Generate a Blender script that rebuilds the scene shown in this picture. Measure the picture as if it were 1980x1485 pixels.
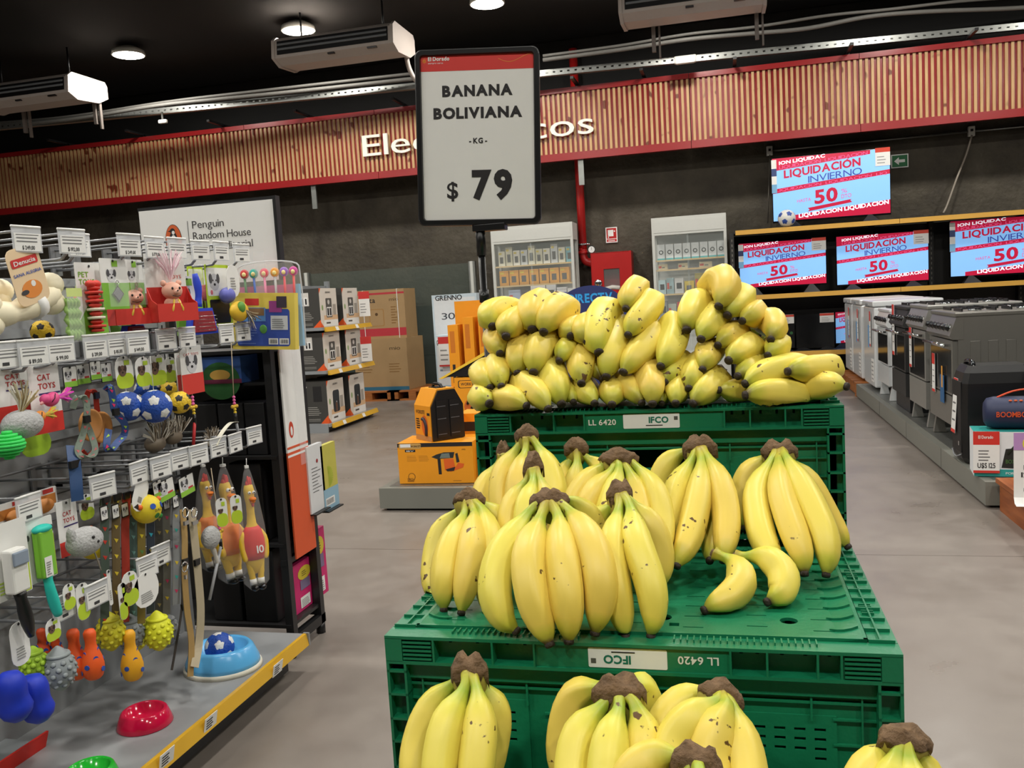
import bpy, bmesh, math, random
from mathutils import Vector as V, Matrix
random.seed(7)
for o in list(bpy.data.objects): bpy.data.objects.remove(o, do_unlink=True)
S = bpy.context.scene
COL = S.collection
PI = math.pi

# ------------------------------------------------------------------ camera
CAM_H = 1.25
PITCH, ROLL, YAW, FPX = math.radians(5.6448), math.radians(-3.4227), math.radians(13.919), 1700.0
_f0 = V((-math.sin(YAW), math.cos(YAW), 0)); _r0 = V((math.cos(YAW), math.sin(YAW), 0)); _u0 = V((0, 0, 1))
FWD = math.cos(PITCH)*_f0 - math.sin(PITCH)*_u0
_u = math.sin(PITCH)*_f0 + math.cos(PITCH)*_u0
RGT = math.cos(ROLL)*_r0 + math.sin(ROLL)*_u
UPV = -math.sin(ROLL)*_r0 + math.cos(ROLL)*_u
CPOS = V((0, 0, CAM_H))
cd = bpy.data.cameras.new('camera'); cam = bpy.data.objects.new('camera', cd); COL.objects.link(cam)
cd.sensor_fit = 'HORIZONTAL'; cd.sensor_width = 36.0; cd.lens = 36.0*FPX/1980.0
cd.clip_start = 0.05; cd.clip_end = 100
mm = Matrix((RGT, UPV, -FWD)).transposed().to_4x4(); mm.translation = CPOS
cam.matrix_world = mm
S.camera = cam

# ------------------------------------------------------------------ world, exposure
S.view_settings.view_transform = 'Standard'; S.view_settings.look = 'None'
S.view_settings.gamma = 1.0; S.view_settings.use_curve_mapping = False
S.view_settings.exposure = 0.12
W = bpy.data.worlds.new('world'); S.world = W; W.use_nodes = True
W.node_tree.nodes['Background'].inputs[0].default_value = (1.0, 0.97, 0.92, 1)
W.node_tree.nodes['Background'].inputs[1].default_value = 0.0      # every bit of light comes from the lamps and screens
LAMP_POWER = 46.0
LAMP_Z = 4.5

def ray(x, y): return ((x-990)*RGT - (y-742.5)*UPV)/FPX + FWD
def at(x, y, X=None, Y=None, Z=None):
    """point of the place seen at photo pixel (x, y) on a given world plane"""
    d = ray(x, y)
    t = X/d.x if X is not None else Y/d.y if Y is not None else (Z-CAM_H)/d.z
    return CPOS + d*t

# ------------------------------------------------------------------ materials
def lin(h):
    h = h.lstrip('#'); c = [int(h[i:i+2], 16)/255 for i in (0, 2, 4)]
    return tuple(x/12.92 if x <= .04045 else ((x+.055)/1.055)**2.4 for x in c) + (1,)
MATS = {}
def mat(name, col, rough=.5, metal=0.0, var=0.06, scale=30.0, bump=0.0, emit=0.0, trans=0.0, alpha=1.0, coat=0.0, spec=.5, bscale=None):
    m = bpy.data.materials.new(name); m.use_nodes = True; MATS[name] = m
    nt = m.node_tree; b = nt.nodes['Principled BSDF']
    c = lin(col) if isinstance(col, str) else col
    b.inputs['Base Color'].default_value = c
    b.inputs['Roughness'].default_value = rough; b.inputs['Metallic'].default_value = metal
    b.inputs['Specular IOR Level'].default_value = spec
    if coat: b.inputs['Coat Weight'].default_value = coat
    if emit:
        b.inputs['Emission Color'].default_value = c; b.inputs['Emission Strength'].default_value = emit
    if trans:
        b.inputs['Transmission Weight'].default_value = trans; b.inputs['IOR'].default_value = 1.45
    if alpha < 1: b.inputs['Alpha'].default_value = alpha
    if var:
        tc = nt.nodes.new('ShaderNodeTexCoord'); n = nt.nodes.new('ShaderNodeTexNoise')
        n.inputs['Scale'].default_value = scale; n.inputs['Detail'].default_value = 4
        nt.links.new(tc.outputs['Object'], n.inputs['Vector'])
        mx = nt.nodes.new('ShaderNodeMix'); mx.data_type = 'RGBA'
        mx.inputs[6].default_value = tuple(x*(1-var) for x in c[:3])+(1,)
        mx.inputs[7].default_value = tuple(min(1, x*(1+var)) for x in c[:3])+(1,)
        nt.links.new(n.outputs['Fac'], mx.inputs[0]); nt.links.new(mx.outputs[2], b.inputs['Base Color'])
        if bump:
            bp = nt.nodes.new('ShaderNodeBump'); bp.inputs['Strength'].default_value = bump
            bp.inputs['Distance'].default_value = .01
            src = n
            if bscale:
                src = nt.nodes.new('ShaderNodeTexNoise'); src.inputs['Scale'].default_value = bscale
                src.inputs['Detail'].default_value = 6
                nt.links.new(tc.outputs['Object'], src.inputs['Vector'])
            nt.links.new(src.outputs['Fac'], bp.inputs['Height']); nt.links.new(bp.outputs[0], b.inputs['Normal'])
    return m
def G(name):
    """material by name; a plain hex colour makes a satin plastic / printed card of that colour"""
    if name in MATS: return MATS[name]
    if name.startswith('#'):
        return mat(name, name[:7], rough=.3 if name.endswith('g') else .55, var=.04)
    raise KeyError(name)
def ramp(nt, stops, fac):
    r = nt.nodes.new('ShaderNodeValToRGB'); e = r.color_ramp.elements
    while len(e) < len(stops): e.new(.5)
    for el, (p, c) in zip(e, stops):
        el.position = p; el.color = lin(c) if isinstance(c, str) else c
    nt.links.new(fac, r.inputs[0]); return r

# ------------------------------------------------------------------ mesh builder
class MB:
    def __init__(s, off=None, m='#808080'):
        s.v = []; s.f = []; s.fm = []; s.fs = []; s.ml = []; s.m = m
        s.xf = Matrix.Translation(-V(off)) if off is not None else Matrix()
        s.st = []
    def push(s, M): s.st.append(s.xf); s.xf = s.xf @ M; return s
    def pop(s): s.xf = s.st.pop(); return s
    def add(s, vs, fs, m=None, smooth=False):
        m = m or s.m
        if m not in s.ml: s.ml.append(m)
        k = s.ml.index(m); b = len(s.v)
        s.v += [s.xf @ V(p) for p in vs]
        for f in fs:
            s.f.append([b+i for i in f]); s.fm.append(k); s.fs.append(smooth)
        return s
    def box(s, x0, x1, y0, y1, z0, z1, m=None, c=0.0):
        if c <= 0:
            vs = [(x, y, z) for z in (z0, z1) for y in (y0, y1) for x in (x0, x1)]
            return s.add(vs, [(0,2,3,1),(4,5,7,6),(0,1,5,4),(2,6,7,3),(0,4,6,2),(1,3,7,5)], m)
        bm = bmesh.new()
        bmesh.ops.create_cube(bm, size=1)
        for v in bm.verts:
            v.co = V((x0 if v.co.x < 0 else x1, y0 if v.co.y < 0 else y1, z0 if v.co.z < 0 else z1))
        bmesh.ops.bevel(bm, geom=bm.edges[:], offset=c, segments=2, profile=.5, affect='EDGES')
        return s.bm(bm, m, False)
    def bm(s, bm, m=None, smooth=False):
        bm.verts.ensure_lookup_table(); bm.verts.index_update()
        s.add([v.co.copy() for v in bm.verts], [[v.index for v in f.verts] for f in bm.faces], m, smooth)
        bm.free(); return s
    def cbox(s, cx, cy, cz, sx, sy, sz, m=None, c=0.0):
        return s.box(cx-sx/2, cx+sx/2, cy-sy/2, cy+sy/2, cz-sz/2, cz+sz/2, m, c)
    def poly(s, pts, m=None): return s.add(pts, [list(range(len(pts)))], m)
    def prism(s, pts, d, m=None):
        """closed 3-D outline extruded by vector d"""
        n = len(pts); d = V(d); p = [V(q) for q in pts]
        fs = [list(range(n))[::-1], list(range(n, 2*n))] + [(i, (i+1) % n, n+(i+1) % n, n+i) for i in range(n)]
        return s.add(p+[q+d for q in p], fs, m)
    def tube(s, path, r, m=None, n=8, caps=True, closed=False, flat=None):
        """round (or flat: (width, thickness)) sweep along a polyline"""
        P = [V(p) for p in path]; k = len(P)
        R = r if isinstance(r, (list, tuple)) else [r]*k
        vs = []; up = None
        for i in range(k):
            if closed: t = P[(i+1) % k]-P[i-1]
            else: t = P[min(i+1, k-1)]-P[max(i-1, 0)]
            t.normalize()
            if up is None:
                up = V((0, 0, 1)) if abs(t.z) < .9 else V((1, 0, 0))
            a = up - t*up.dot(t)
            if a.length < 1e-6: a = t.orthogonal()
            a.normalize(); up = a; b = t.cross(a)
            for j in range(n):
                an = 2*PI*j/n
                vs.append(P[i]+(a*math.cos(an)+b*math.sin(an))*R[i])
        fs = [(i*n+j, i*n+(j+1) % n, (i+1)*n+(j+1) % n, (i+1)*n+j) for i in range(k-1) for j in range(n)]
        if closed: fs += [((k-1)*n+j, (k-1)*n+(j+1) % n, (j+1) % n, j) for j in range(n)]
        elif caps: fs += [list(range(n))[::-1], [(k-1)*n+j for j in range(n)]]
        return s.add(vs, fs, m, True)
    def strap(s, path, w, t, wdir, m=None):
        """flat band of width w, thickness t along a polyline; wdir = width direction"""
        P = [V(p) for p in path]; k = len(P); wd = V(wdir).normalized(); vs = []
        for i in range(k):
            tg = (P[min(i+1, k-1)]-P[max(i-1, 0)]).normalized()
            a = (wd - tg*wd.dot(tg)).normalized(); b = tg.cross(a)
            for u, q in ((-1, -1), (1, -1), (1, 1), (-1, 1)): vs.append(P[i]+a*(u*w/2)+b*(q*t/2))
        fs = [(i*4+j, i*4+(j+1) % 4, (i+1)*4+(j+1) % 4, (i+1)*4+j) for i in range(k-1) for j in range(4)]
        fs += [(3, 2, 1, 0), tuple((k-1)*4+j for j in range(4))]
        return s.add(vs, fs, m)
    def lathe(s, prof, m=None, n=24, sx=1.0, sy=1.0, smooth=True):
        vs = []; k = len(prof)
        for r, z in prof:
            for j in range(n):
                a = 2*PI*j/n; vs.append((r*sx*math.cos(a), r*sy*math.sin(a), z))
        fs = [(i*n+j, i*n+(j+1) % n, (i+1)*n+(j+1) % n, (i+1)*n+j) for i in range(k-1) for j in range(n)]
        if prof[0][0] > 1e-6: fs.append(list(range(n))[::-1])
        if prof[-1][0] > 1e-6: fs.append([(k-1)*n+j for j in range(n)])
        return s.add(vs, fs, m, smooth)
    def ball(s, c, r, m=None, n=16, k=10):
        r = r if isinstance(r, (tuple, list)) else (r, r, r)
        vs = []
        for i in range(k+1):
            a = PI*i/k - PI/2
            for j in range(n):
                b = 2*PI*j/n
                vs.append((c[0]+r[0]*math.cos(a)*math.cos(b), c[1]+r[1]*math.cos(a)*math.sin(b), c[2]+r[2]*math.sin(a)))
        fs = [(i*n+j, i*n+(j+1) % n, (i+1)*n+(j+1) % n, (i+1)*n+j) for i in range(k) for j in range(n)]
        return s.add(vs, fs, m, True)
    def disc(s, c, nrm, r, m=None, n=20, d=.0005, ry=None, up=(0, 0, 1)):
        nrm = V(nrm).normalized(); a = V(up)-nrm*V(up).dot(nrm)
        a = a.normalized() if a.length > 1e-4 else nrm.orthogonal().normalized(); b = a.cross(nrm)
        ry = ry or r
        return s.prism([V(c)+b*(r*math.cos(2*PI*i/n))+a*(ry*math.sin(2*PI*i/n)) for i in range(n)][::-1], nrm*d, m)
    def text(s, txt, p, xd, yd, size, m=None, bold=0.0, d=.0006, align='L', width=None, sp=.09):
        """flat lettering; size = capital height, p = baseline start (or centre / end)"""
        xd = V(xd).normalized(); yd = V(yd).normalized(); nd = xd.cross(yd)
        gl = [glyph(ch, bold) for ch in txt]
        tot = sum(g[2]+sp for g in gl)-sp
        k = size; kx = k
        if width: kx = width/max(tot, .01)
        w = tot*kx; x = 0 if align == 'L' else (-w/2 if align == 'C' else -w)
        p = V(p)
        for vs, fs, adv in gl:
            if vs:
                q = [p+xd*(x+a*kx)+yd*(b*k)+nd*d for a, b in vs]
                s.add(q, fs, m)
            x += (adv+sp)*kx
        return s
    def bars(s, p, xd, yd, w, h, rows, m=None, fill=.5, d=.0006, rnd=None):
        """lines of small print too fine to read"""
        xd = V(xd).normalized(); yd = V(yd).normalized(); nd = xd.cross(yd); p = V(p)
        rn = random.Random(rnd if rnd is not None else rows)
        for i in range(rows):
            y0 = h*(rows-1-i)/rows; y1 = y0+h/rows*fill; ww = w*rn.uniform(.55, 1)
            s.add([p+yd*y0+nd*d, p+xd*ww+yd*y0+nd*d, p+xd*ww+yd*y1+nd*d, p+yd*y1+nd*d], [(0, 1, 2, 3)], m)
        return s
    def rect(s, p, xd, yd, w, h, m=None, d=.0004, r=0.0, n=4):
        """flat printed rectangle (rounded by r) lying on a surface"""
        xd = V(xd).normalized(); yd = V(yd).normalized(); nd = xd.cross(yd); p = V(p)+nd*d
        if r <= 0: pts = [(0, 0), (w, 0), (w, h), (0, h)]
        else:
            pts = []
            for cx, cy, a0 in ((w-r, r, -PI/2), (w-r, h-r, 0), (r, h-r, PI/2), (r, r, PI)):
                for i in range(n+1):
                    a = a0+PI/2*i/n; pts.append((cx+r*math.cos(a), cy+r*math.sin(a)))
        return s.poly([p+xd*a+yd*b for a, b in pts], m)
    def plume(s, p, d, up, L, n, spread, cols, seed=1, w=.0022):
        """tuft of thin curved feather barbs from p along d"""
        rn = random.Random(seed); d = V(d).normalized(); up = V(up); side = d.cross(up).normalized()
        for i in range(n):
            a = rn.uniform(-1, 1)*spread; c = rn.uniform(-.4, .4)*spread; q = (d+side*a+up*c).normalized(); l = L*rn.uniform(.6, 1)
            k = (d+side*a*1.7+up*c-up*rn.uniform(0, .5)).normalized()
            s.strap([V(p), V(p)+q*l*.5, V(p)+q*l*.5+k*l*.5], w, .0006, side+up*.3, cols[i % len(cols)])
        return s
    def mesh(s, name):
        me = bpy.data.meshes.new(name); me.from_pydata(s.v, [], s.f)
        for m in s.ml: me.materials.append(G(m))
        me.polygons.foreach_set('material_index', s.fm); me.polygons.foreach_set('use_smooth', s.fs)
        me.update(); return me
    def obj(s, name, parent=None, kind=None):
        o = bpy.data.objects.new(name, s.mesh(name)); COL.objects.link(o); o.parent = parent
        if kind: o['kind'] = kind
        return o
    def thing(s, name, label, cat, loc=(0, 0, 0), rz=0.0, group=None, parts=None):
        o = s.obj(name); return tag(o, label, cat, loc, rz, group)
def tag(o, label, cat, loc=None, rz=0.0, group=None):
    if loc is not None: o.location = loc
    if rz: o.rotation_euler = (0, 0, rz)
    o['label'] = label; o['category'] = cat
    if group: o['group'] = group
    return o
def T(name, label, cat, loc=(0, 0, 0), rz=0.0, group=None):
    o = bpy.data.objects.new(name, None); COL.objects.link(o); o.empty_display_size = .05
    return tag(o, label, cat, loc, rz, group)
def struct(o): o['kind'] = 'structure'; return o
def dup(root, loc, rz=None, label=None, group=None, rot=None):
    def cp(o, par):
        c = o.copy(); COL.objects.link(c); c.parent = par
        for ch in o.children: cp(ch, c)
        return c
    r = cp(root, None); r.location = loc
    if rz is not None: r.rotation_euler = (0, 0, rz)
    if rot is not None: r.rotation_euler = rot
    if label: r['label'] = label
    if group: r['group'] = group
    return r
def pierced(u0, u1, v0, v1, holes):
    """rectangles that fill u0..u1 x v0..v1 except the rectangular holes (a, b, c, d) = u range, v range"""
    us = sorted({u0, u1} | {h[i] for h in holes for i in (0, 1) if u0 < h[i] < u1}); out = []
    for a, b in zip(us[:-1], us[1:]):
        m = (a+b)/2; v = v0
        for c, d in sorted((h[2], h[3]) for h in holes if h[0] < m < h[1]):
            if c > v: out.append((a, b, v, c))
            v = max(v, d)
        if v < v1: out.append((a, b, v, v1))
    return out
def spline(pts, n=16):
    """Catmull-Rom through points"""
    P = [V(p) for p in pts]; P = [P[0]*2-P[1]]+P+[P[-1]*2-P[-2]]; out = []
    segs = len(P)-3
    for i in range(n+1):
        u = segs*i/n; k = min(int(u), segs-1); t = u-k
        a, b, c, d = P[k:k+4]
        out.append(.5*((2*b)+(c-a)*t+(2*a-5*b+4*c-d)*t*t+(3*b-a-3*c+d)*t**3))
    return out

# glyph outlines from the built-in font, flattened once
GL = {}
CHARS = 'ABCDEFGHIJKLMNOPQRSTUVWXYZabcdefghijklmnopqrstuvwxyz0123456789$%-+.,/áéíóúñÓ:!'
def _make_glyphs():
    objs = []
    for bold in (0.0, .018, .035, .05):
        for ch in CHARS:
            cu = bpy.data.curves.new('g', 'FONT'); cu.body = ch; cu.size = 1; cu.offset = bold; cu.resolution_u = 3
            o = bpy.data.objects.new('g', cu); COL.objects.link(o); objs.append((ch, bold, o))
    dg = bpy.context.evaluated_depsgraph_get(); dg.update()
    cap = None
    for ch, bold, o in objs:
        me = bpy.data.meshes.new_from_object(o.evaluated_get(dg))
        vs = [(v.co.x, v.co.y) for v in me.vertices]; fs = [list(p.vertices) for p in me.polygons]
        GL[(ch, bold)] = (vs, fs); bpy.data.meshes.remove(me)
    H = max(y for x, y in GL[('H', 0.0)][0])
    for k, (vs, fs) in list(GL.items()):
        x0 = min((x for x, y in vs), default=0); x1 = max((x for x, y in vs), default=.3)
        GL[k] = ([((x-x0)/H, y/H) for x, y in vs], fs, (x1-x0)/H)
    for ch, bold, o in objs:
        cu = o.data; bpy.data.objects.remove(o); bpy.data.curves.remove(cu)
_make_glyphs()
def glyph(ch, bold):
    if ch == ' ': return ([], [], .28)
    if ch in 'Óó':
        vs, fs, adv = GL[('O' if ch == 'Ó' else 'o', bold)]; top = 1.06 if ch == 'Ó' else .8; k = len(vs); th = .1+bold*2
        return (vs+[(adv*.42, top), (adv*.42+th, top), (adv*.66+th, top+.24), (adv*.66, top+.24)], fs+[[k, k+1, k+2, k+3]], adv)
    if ch == '$' and bold: bold = .018
    return GL.get((ch, bold)) or GL[('-', 0.0)]
# ================================================================== materials of the place
def floor_mat():
    m = mat('concrete', '#8a827b', rough=.32, var=0); nt = m.node_tree; b = nt.nodes['Principled BSDF']
    tc = nt.nodes.new('ShaderNodeTexCoord')
    n = nt.nodes.new('ShaderNodeTexNoise'); n.inputs['Scale'].default_value = 1.3; n.inputs['Detail'].default_value = 9; n.inputs['Roughness'].default_value = .62
    n2 = nt.nodes.new('ShaderNodeTexNoise'); n2.inputs['Scale'].default_value = 9; n2.inputs['Detail'].default_value = 6
    for q in (n, n2): nt.links.new(tc.outputs['Object'], q.inputs['Vector'])
    a = nt.nodes.new('ShaderNodeMath'); a.operation = 'MULTIPLY_ADD'; a.inputs[1].default_value = .35; nt.links.new(n2.outputs['Fac'], a.inputs[0]); nt.links.new(n.outputs['Fac'], a.inputs[2])
    r = ramp(nt, [(.3, '#6f675f'), (.65, '#7d756e'), (1.0, '#8c847c')], a.outputs[0])
    nt.links.new(r.outputs[0], b.inputs['Base Color'])
    r2 = ramp(nt, [(.4, (.22,)*3+(1,)), (.8, (.42,)*3+(1,))], a.outputs[0]); nt.links.new(r2.outputs[0], b.inputs['Roughness'])
def wall_mat():
    m = mat('plaster', '#413d34', rough=.75, var=0); nt = m.node_tree; b = nt.nodes['Principled BSDF']
    tc = nt.nodes.new('ShaderNodeTexCoord')
    n = nt.nodes.new('ShaderNodeTexNoise'); n.inputs['Scale'].default_value = 2.2; n.inputs['Detail'].default_value = 10; n.inputs['Roughness'].default_value = .65
    n2 = nt.nodes.new('ShaderNodeTexNoise'); n2.inputs['Scale'].default_value = 16; n2.inputs['Detail'].default_value = 6
    for q in (n, n2): nt.links.new(tc.outputs['Object'], q.inputs['Vector'])
    r = ramp(nt, [(.35, '#39332a'), (.55, '#474135'), (.75, '#575045')], n.outputs['Fac']); nt.links.new(r.outputs[0], b.inputs['Base Color'])
    bp = nt.nodes.new('ShaderNodeBump'); bp.inputs['Strength'].default_value = .5; bp.inputs['Distance'].default_value = .03
    nt.links.new(n2.outputs['Fac'], bp.inputs['Height']); nt.links.new(bp.outputs[0], b.inputs['Normal'])
def wood_mat(name, a, c, knots=True, axis=2, rough=.5):
    m = mat(name, a, rough=rough, var=0); nt = m.node_tree; b = nt.nodes['Principled BSDF']
    tc = nt.nodes.new('ShaderNodeTexCoord'); mp = nt.nodes.new('ShaderNodeMapping')
    sc = [14.0, 14.0, 14.0]; sc[axis] = 1.6; mp.inputs['Scale'].default_value = sc
    oi = nt.nodes.new('ShaderNodeObjectInfo'); cb = nt.nodes.new('ShaderNodeVectorMath'); cb.operation = 'MULTIPLY_ADD'
    cb.inputs[1].default_value = (37, 37, 37); nt.links.new(oi.outputs['Random'], cb.inputs[0]); nt.links.new(tc.outputs['Object'], cb.inputs[2])
    nt.links.new(cb.outputs[0], mp.inputs[0])
    n = nt.nodes.new('ShaderNodeTexNoise'); n.inputs['Scale'].default_value = 2; n.inputs['Detail'].default_value = 5; nt.links.new(mp.outputs[0], n.inputs['Vector'])
    st = [(.3, a), (.6, c)]
    r = ramp(nt, st, n.outputs['Fac']); out = r.outputs[0]
    if knots:
        k = nt.nodes.new('ShaderNodeTexNoise'); k.inputs['Scale'].default_value = 7; k.inputs['Detail'].default_value = 0
        nt.links.new(cb.outputs[0], k.inputs['Vector'])
        kr = ramp(nt, [(.72, (0, 0, 0, 1)), (.78, (1, 1, 1, 1))], k.outputs['Fac'])
        mx = nt.nodes.new('ShaderNodeMix'); mx.data_type = 'RGBA'; nt.links.new(kr.outputs[0], mx.inputs[0]); nt.links.new(out, mx.inputs[6]); mx.inputs[7].default_value = lin('#6b3a1c'); out = mx.outputs[2]
    nt.links.new(out, b.inputs['Base Color'])
floor_mat(); wall_mat()
wood_mat('pine', '#ab8558', '#c29d6e'); wood_mat('pallet_wood', '#8a5226', '#b06c34', axis=0); wood_mat('bench_wood', '#7c3f1c', '#a05a2c', axis=1)
mat('black_paint', '#0b0a08', rough=.8, var=.15, scale=4)
mat('banner_red', '#8e1f20', rough=.25, var=.05, scale=3)
mat('banner_red_matt', '#8c2a24', rough=.35, var=.08, scale=3)
mat('fire_red', '#b5201f', rough=.28, var=.04)
mat('galvanised', '#9a9c98', rough=.35, metal=.8, var=.15, scale=12)
mat('white_metal', '#c9cac4', rough=.4, var=.03)
mat('white_plastic', '#d8d7d0', rough=.4, var=.03)
mat('grey_metal', '#8b8f92', rough=.4, var=.04)
mat('plinth_grey', '#7b7c74', rough=.42, var=.05, scale=4)
mat('dark_metal', '#1b1b1c', rough=.4, var=.1)
mat('black_plastic', '#161617', rough=.35, var=.1)
mat('black_gloss', '#0c0d10', rough=.12, var=.05)
mat('chrome', '#d5d7d9', rough=.15, metal=1, var=.03)
mat('letter_white', '#e9e6db', rough=.35, var=.02)
mat('cable_grey', '#6d6b66', rough=.6, var=.1)
mat('paper', '#e9e9e6', rough=.5, var=.02)
mat('ink', '#1d1a1c', rough=.6, var=0)
mat('ac_white', '#b9aea6', rough=.45, var=.05)
def glass_mat(name, tint=(.85, .93, .9), refl=.25, alpha=.07):
    m = bpy.data.materials.new(name); m.use_nodes = True; MATS[name] = m
    b = m.node_tree.nodes['Principled BSDF']; b.inputs['Base Color'].default_value = tint+(1,); b.inputs['Roughness'].default_value = .04
    b.inputs['Alpha'].default_value = alpha
glass_mat('glass'); glass_mat('tinted_glass', (.12, .15, .13), alpha=.3); glass_mat('clear_plastic', (.95, .95, .96), alpha=.11)
glass_mat('tag_plastic', (.8, .82, .85), alpha=.5)
mat('lamp_glow', '#fff8ea', var=0, emit=28)

# ================================================================== shell
X0, X1, YW = -15.0, 8.0, 12.0
fl = MB(m='#5a544f'); fl.box(X0, X1, -4, YW, -.2, -.006); floor = struct(fl.obj('floor'))
ys = [-4, .3, 4.12, 7.95, YW]; xs = [X0, -8.7, -4.4, -.1, 4.2, X1]
for i in range(len(xs)-1):
    for j in range(len(ys)-1):
        MB(m='concrete').box(xs[i]+.002, xs[i+1]-.002, ys[j]+.002, ys[j+1]-.002, -.006, 0).obj('slab', floor)
w = struct(MB(m='black_paint').box(X0, X1, YW, YW+.2, 0, 5.0).obj('wall_back'))
MB(m='plaster').box(X0, X1, YW-.015, YW, 0, 3.4).obj('plaster', w)
MB(m='black_paint').box(X0, X1, YW-.03, YW, 3.4, 4.6).obj('upper_paint', w)
struct(MB(m='black_paint').box(X0, X1, -4, YW, 4.62, 4.8).obj('ceiling'))

# ---- slatted fascia band over the back of the shop
fy = 11.40
fa = T('fascia_band', 'long red fascia band with vertical pine slats along the back wall', 'fascia', (0, fy, 2.95))
FX0, FX1 = -12.0, 5.0
seams = [-10.06, -8.55, -6.45, -4.5, -2.6, -.35, 1.62, 3.6]
pb = [FX0]+seams+[FX1]
for a, b in zip(pb[:-1], pb[1:]):
    MB(m='banner_red').box(a+.004, b-.004, .012, .05, 0, .905).obj('back_panel', fa)
    MB(m='banner_red').box(a+.003, b-.003, -.03, .012, .843, .905).obj('top_trim', fa)
    MB(m='banner_red').box(a+.003, b-.003, -.03, .012, 0, .092).obj('bottom_trim', fa)
sl = MB(m='pine').box(-.0155, .0155, -.012, .0125, .092, .843, c=0).mesh('slat')
n = 0; x = FX0+.03
while x < FX1-.02:
    o = bpy.data.objects.new('slat', sl); COL.objects.link(o); o.parent = fa; o.location = (x, 0, 0); x += .0648; n += 1
lx0 = -4.69; tw = MB(); 
word = 'Electrónicos'
gl = [glyph(c, 0.0) for c in word]; tot = sum(g[2]+.1 for g in gl)-.1; kx = (3.14)/tot; cx = lx0
for ch, g in zip(word, gl):
    b = MB(m='letter_white'); vs, fs, adv = g
    fr = [V((cx+a*kx, -.065, .302+c*.275)) for a, c in vs]; nn = len(fr)
    edge = {}
    for f in fs:
        for i in range(len(f)):
            e = (f[i], f[(i+1) % len(f)]); k = tuple(sorted(e)); edge[k] = None if k in edge else e
    b.add(fr+[v+V((0, .035, 0)) for v in fr], fs+[f[::-1] for f in [[i+nn for i in f] for f in fs]]+[(e[1], e[0], e[0]+nn, e[1]+nn) for e in edge.values() if e])
    b.obj('letter', fa); cx += (adv+.1)*kx
for bx in (-9.4, -8.1, -6.8, -5.5, -4.1, -3.0, -1.75, -.9, .2, 1.5, 2.8):
    MB(m='dark_metal').box(bx-.02, bx+.02, -.35, .3, .93, .96).box(bx-.02, bx+.02, .02, .05, .8, .95).obj('hanger_bracket', fa)
    MB(m='galvanised').box(bx-.035, bx+.035, .03, .055, -.32, 0).obj('hanger_foot', fa) if bx in (-5.5, -1.75) else None

# ---- galvanised rail, conduits
def rail(p, q, name, label):
    d = (q-p); L = d.length; a = math.atan2(d.y, d.x)
    b = MB(m='galvanised').box(0, L, -.03, .03, -.045, -.035).box(0, L, .03, .035, -.045, .03)
    hs = []; xx = .1
    while xx < L-.1: hs.append((xx, xx+.03, -.016, .004)); xx += .09
    for q in pierced(0, L, -.045, .03, hs): b.box(q[0], q[1], -.035, -.03, q[2], q[3])
    t = T(name, label, 'rail', p, a)
    t.rotation_euler = (0, -math.asin(d.z/L), a)
    b.obj('channel', t)
    return t
rail(at(-40, 249, Y=10.45), at(2400, 8, Y=11.7), 'cable_rail', 'galvanised slotted rail running above the red fascia band')
b = MB(m='white_plastic').cbox(0, 0, 0, .26, .06, .09, c=.015).cbox(0, -.01, -.02, .22, .06, .06, 'paper', c=.01)
lp = at(1325, 115, Y=11.05); b.thing('emergency_light', 'white rounded emergency light hanging under the galvanised rail', 'light', lp)
b2 = MB(m='white_plastic').cbox(0, 0, 0, .12, .05, .05, c=.012).cbox(0, 0, .07, .02, .02, .11, 'galvanised'); b2.thing('motion_sensor', 'small white sensor box fixed under the rail near two ceiling lamps', 'sensor', at(315, 235, Y=10.6))
def cond(pts, r, name, label, mname='cable_grey', Y=None, cat='conduit'):
    P = [at(x, y, Y=yy) for x, y, yy in pts]
    return MB(P[0], mname).tube(spline(P, 6*len(P)), r, n=7).thing(name, label, cat, P[0])
cond([(-30, 246, 10.5), (130, 232, 10.5), (300, 205, 10.5), (420, 192, 10.5), (560, 178, 10.6), (700, 163, 10.7), (800, 152, 10.8)], .025, 'wall_conduit', 'grey bundled conduit sagging above the rail beside the small white sensor')
cond([(-30, 240, 10.6), (130, 226, 10.6), (330, 196, 10.6), (500, 176, 10.6), (640, 160, 10.7), (800, 142, 10.8)], .02, 'wall_conduit', 'thinner grey conduit lying on the bundled one beside the small white sensor')
cond([(1050, 116, 10.9), (1200, 96, 10.9), (1330, 76, 10.9), (1450, 65, 11), (1560, 55, 11), (1680, 32, 11.1), (1800, 22, 11.2), (1990, 14, 11.3), (2200, -8, 11.4), (2400, -26, 11.4)], .025, 'wall_conduit', 'grey bundled conduit running above the rail over the televisions')
cond([(1050, 108, 10.9), (1200, 88, 10.9), (1330, 66, 10.9), (1460, 52, 11), (1600, 30, 11), (1720, 18, 11.1), (1850, 3, 11.2), (1990, -8, 11.3), (2200, -30, 11.4), (2400, -50, 11.4)], .018, 'wall_conduit', 'thin grey conduit lying highest above the rail over the televisions')

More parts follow.
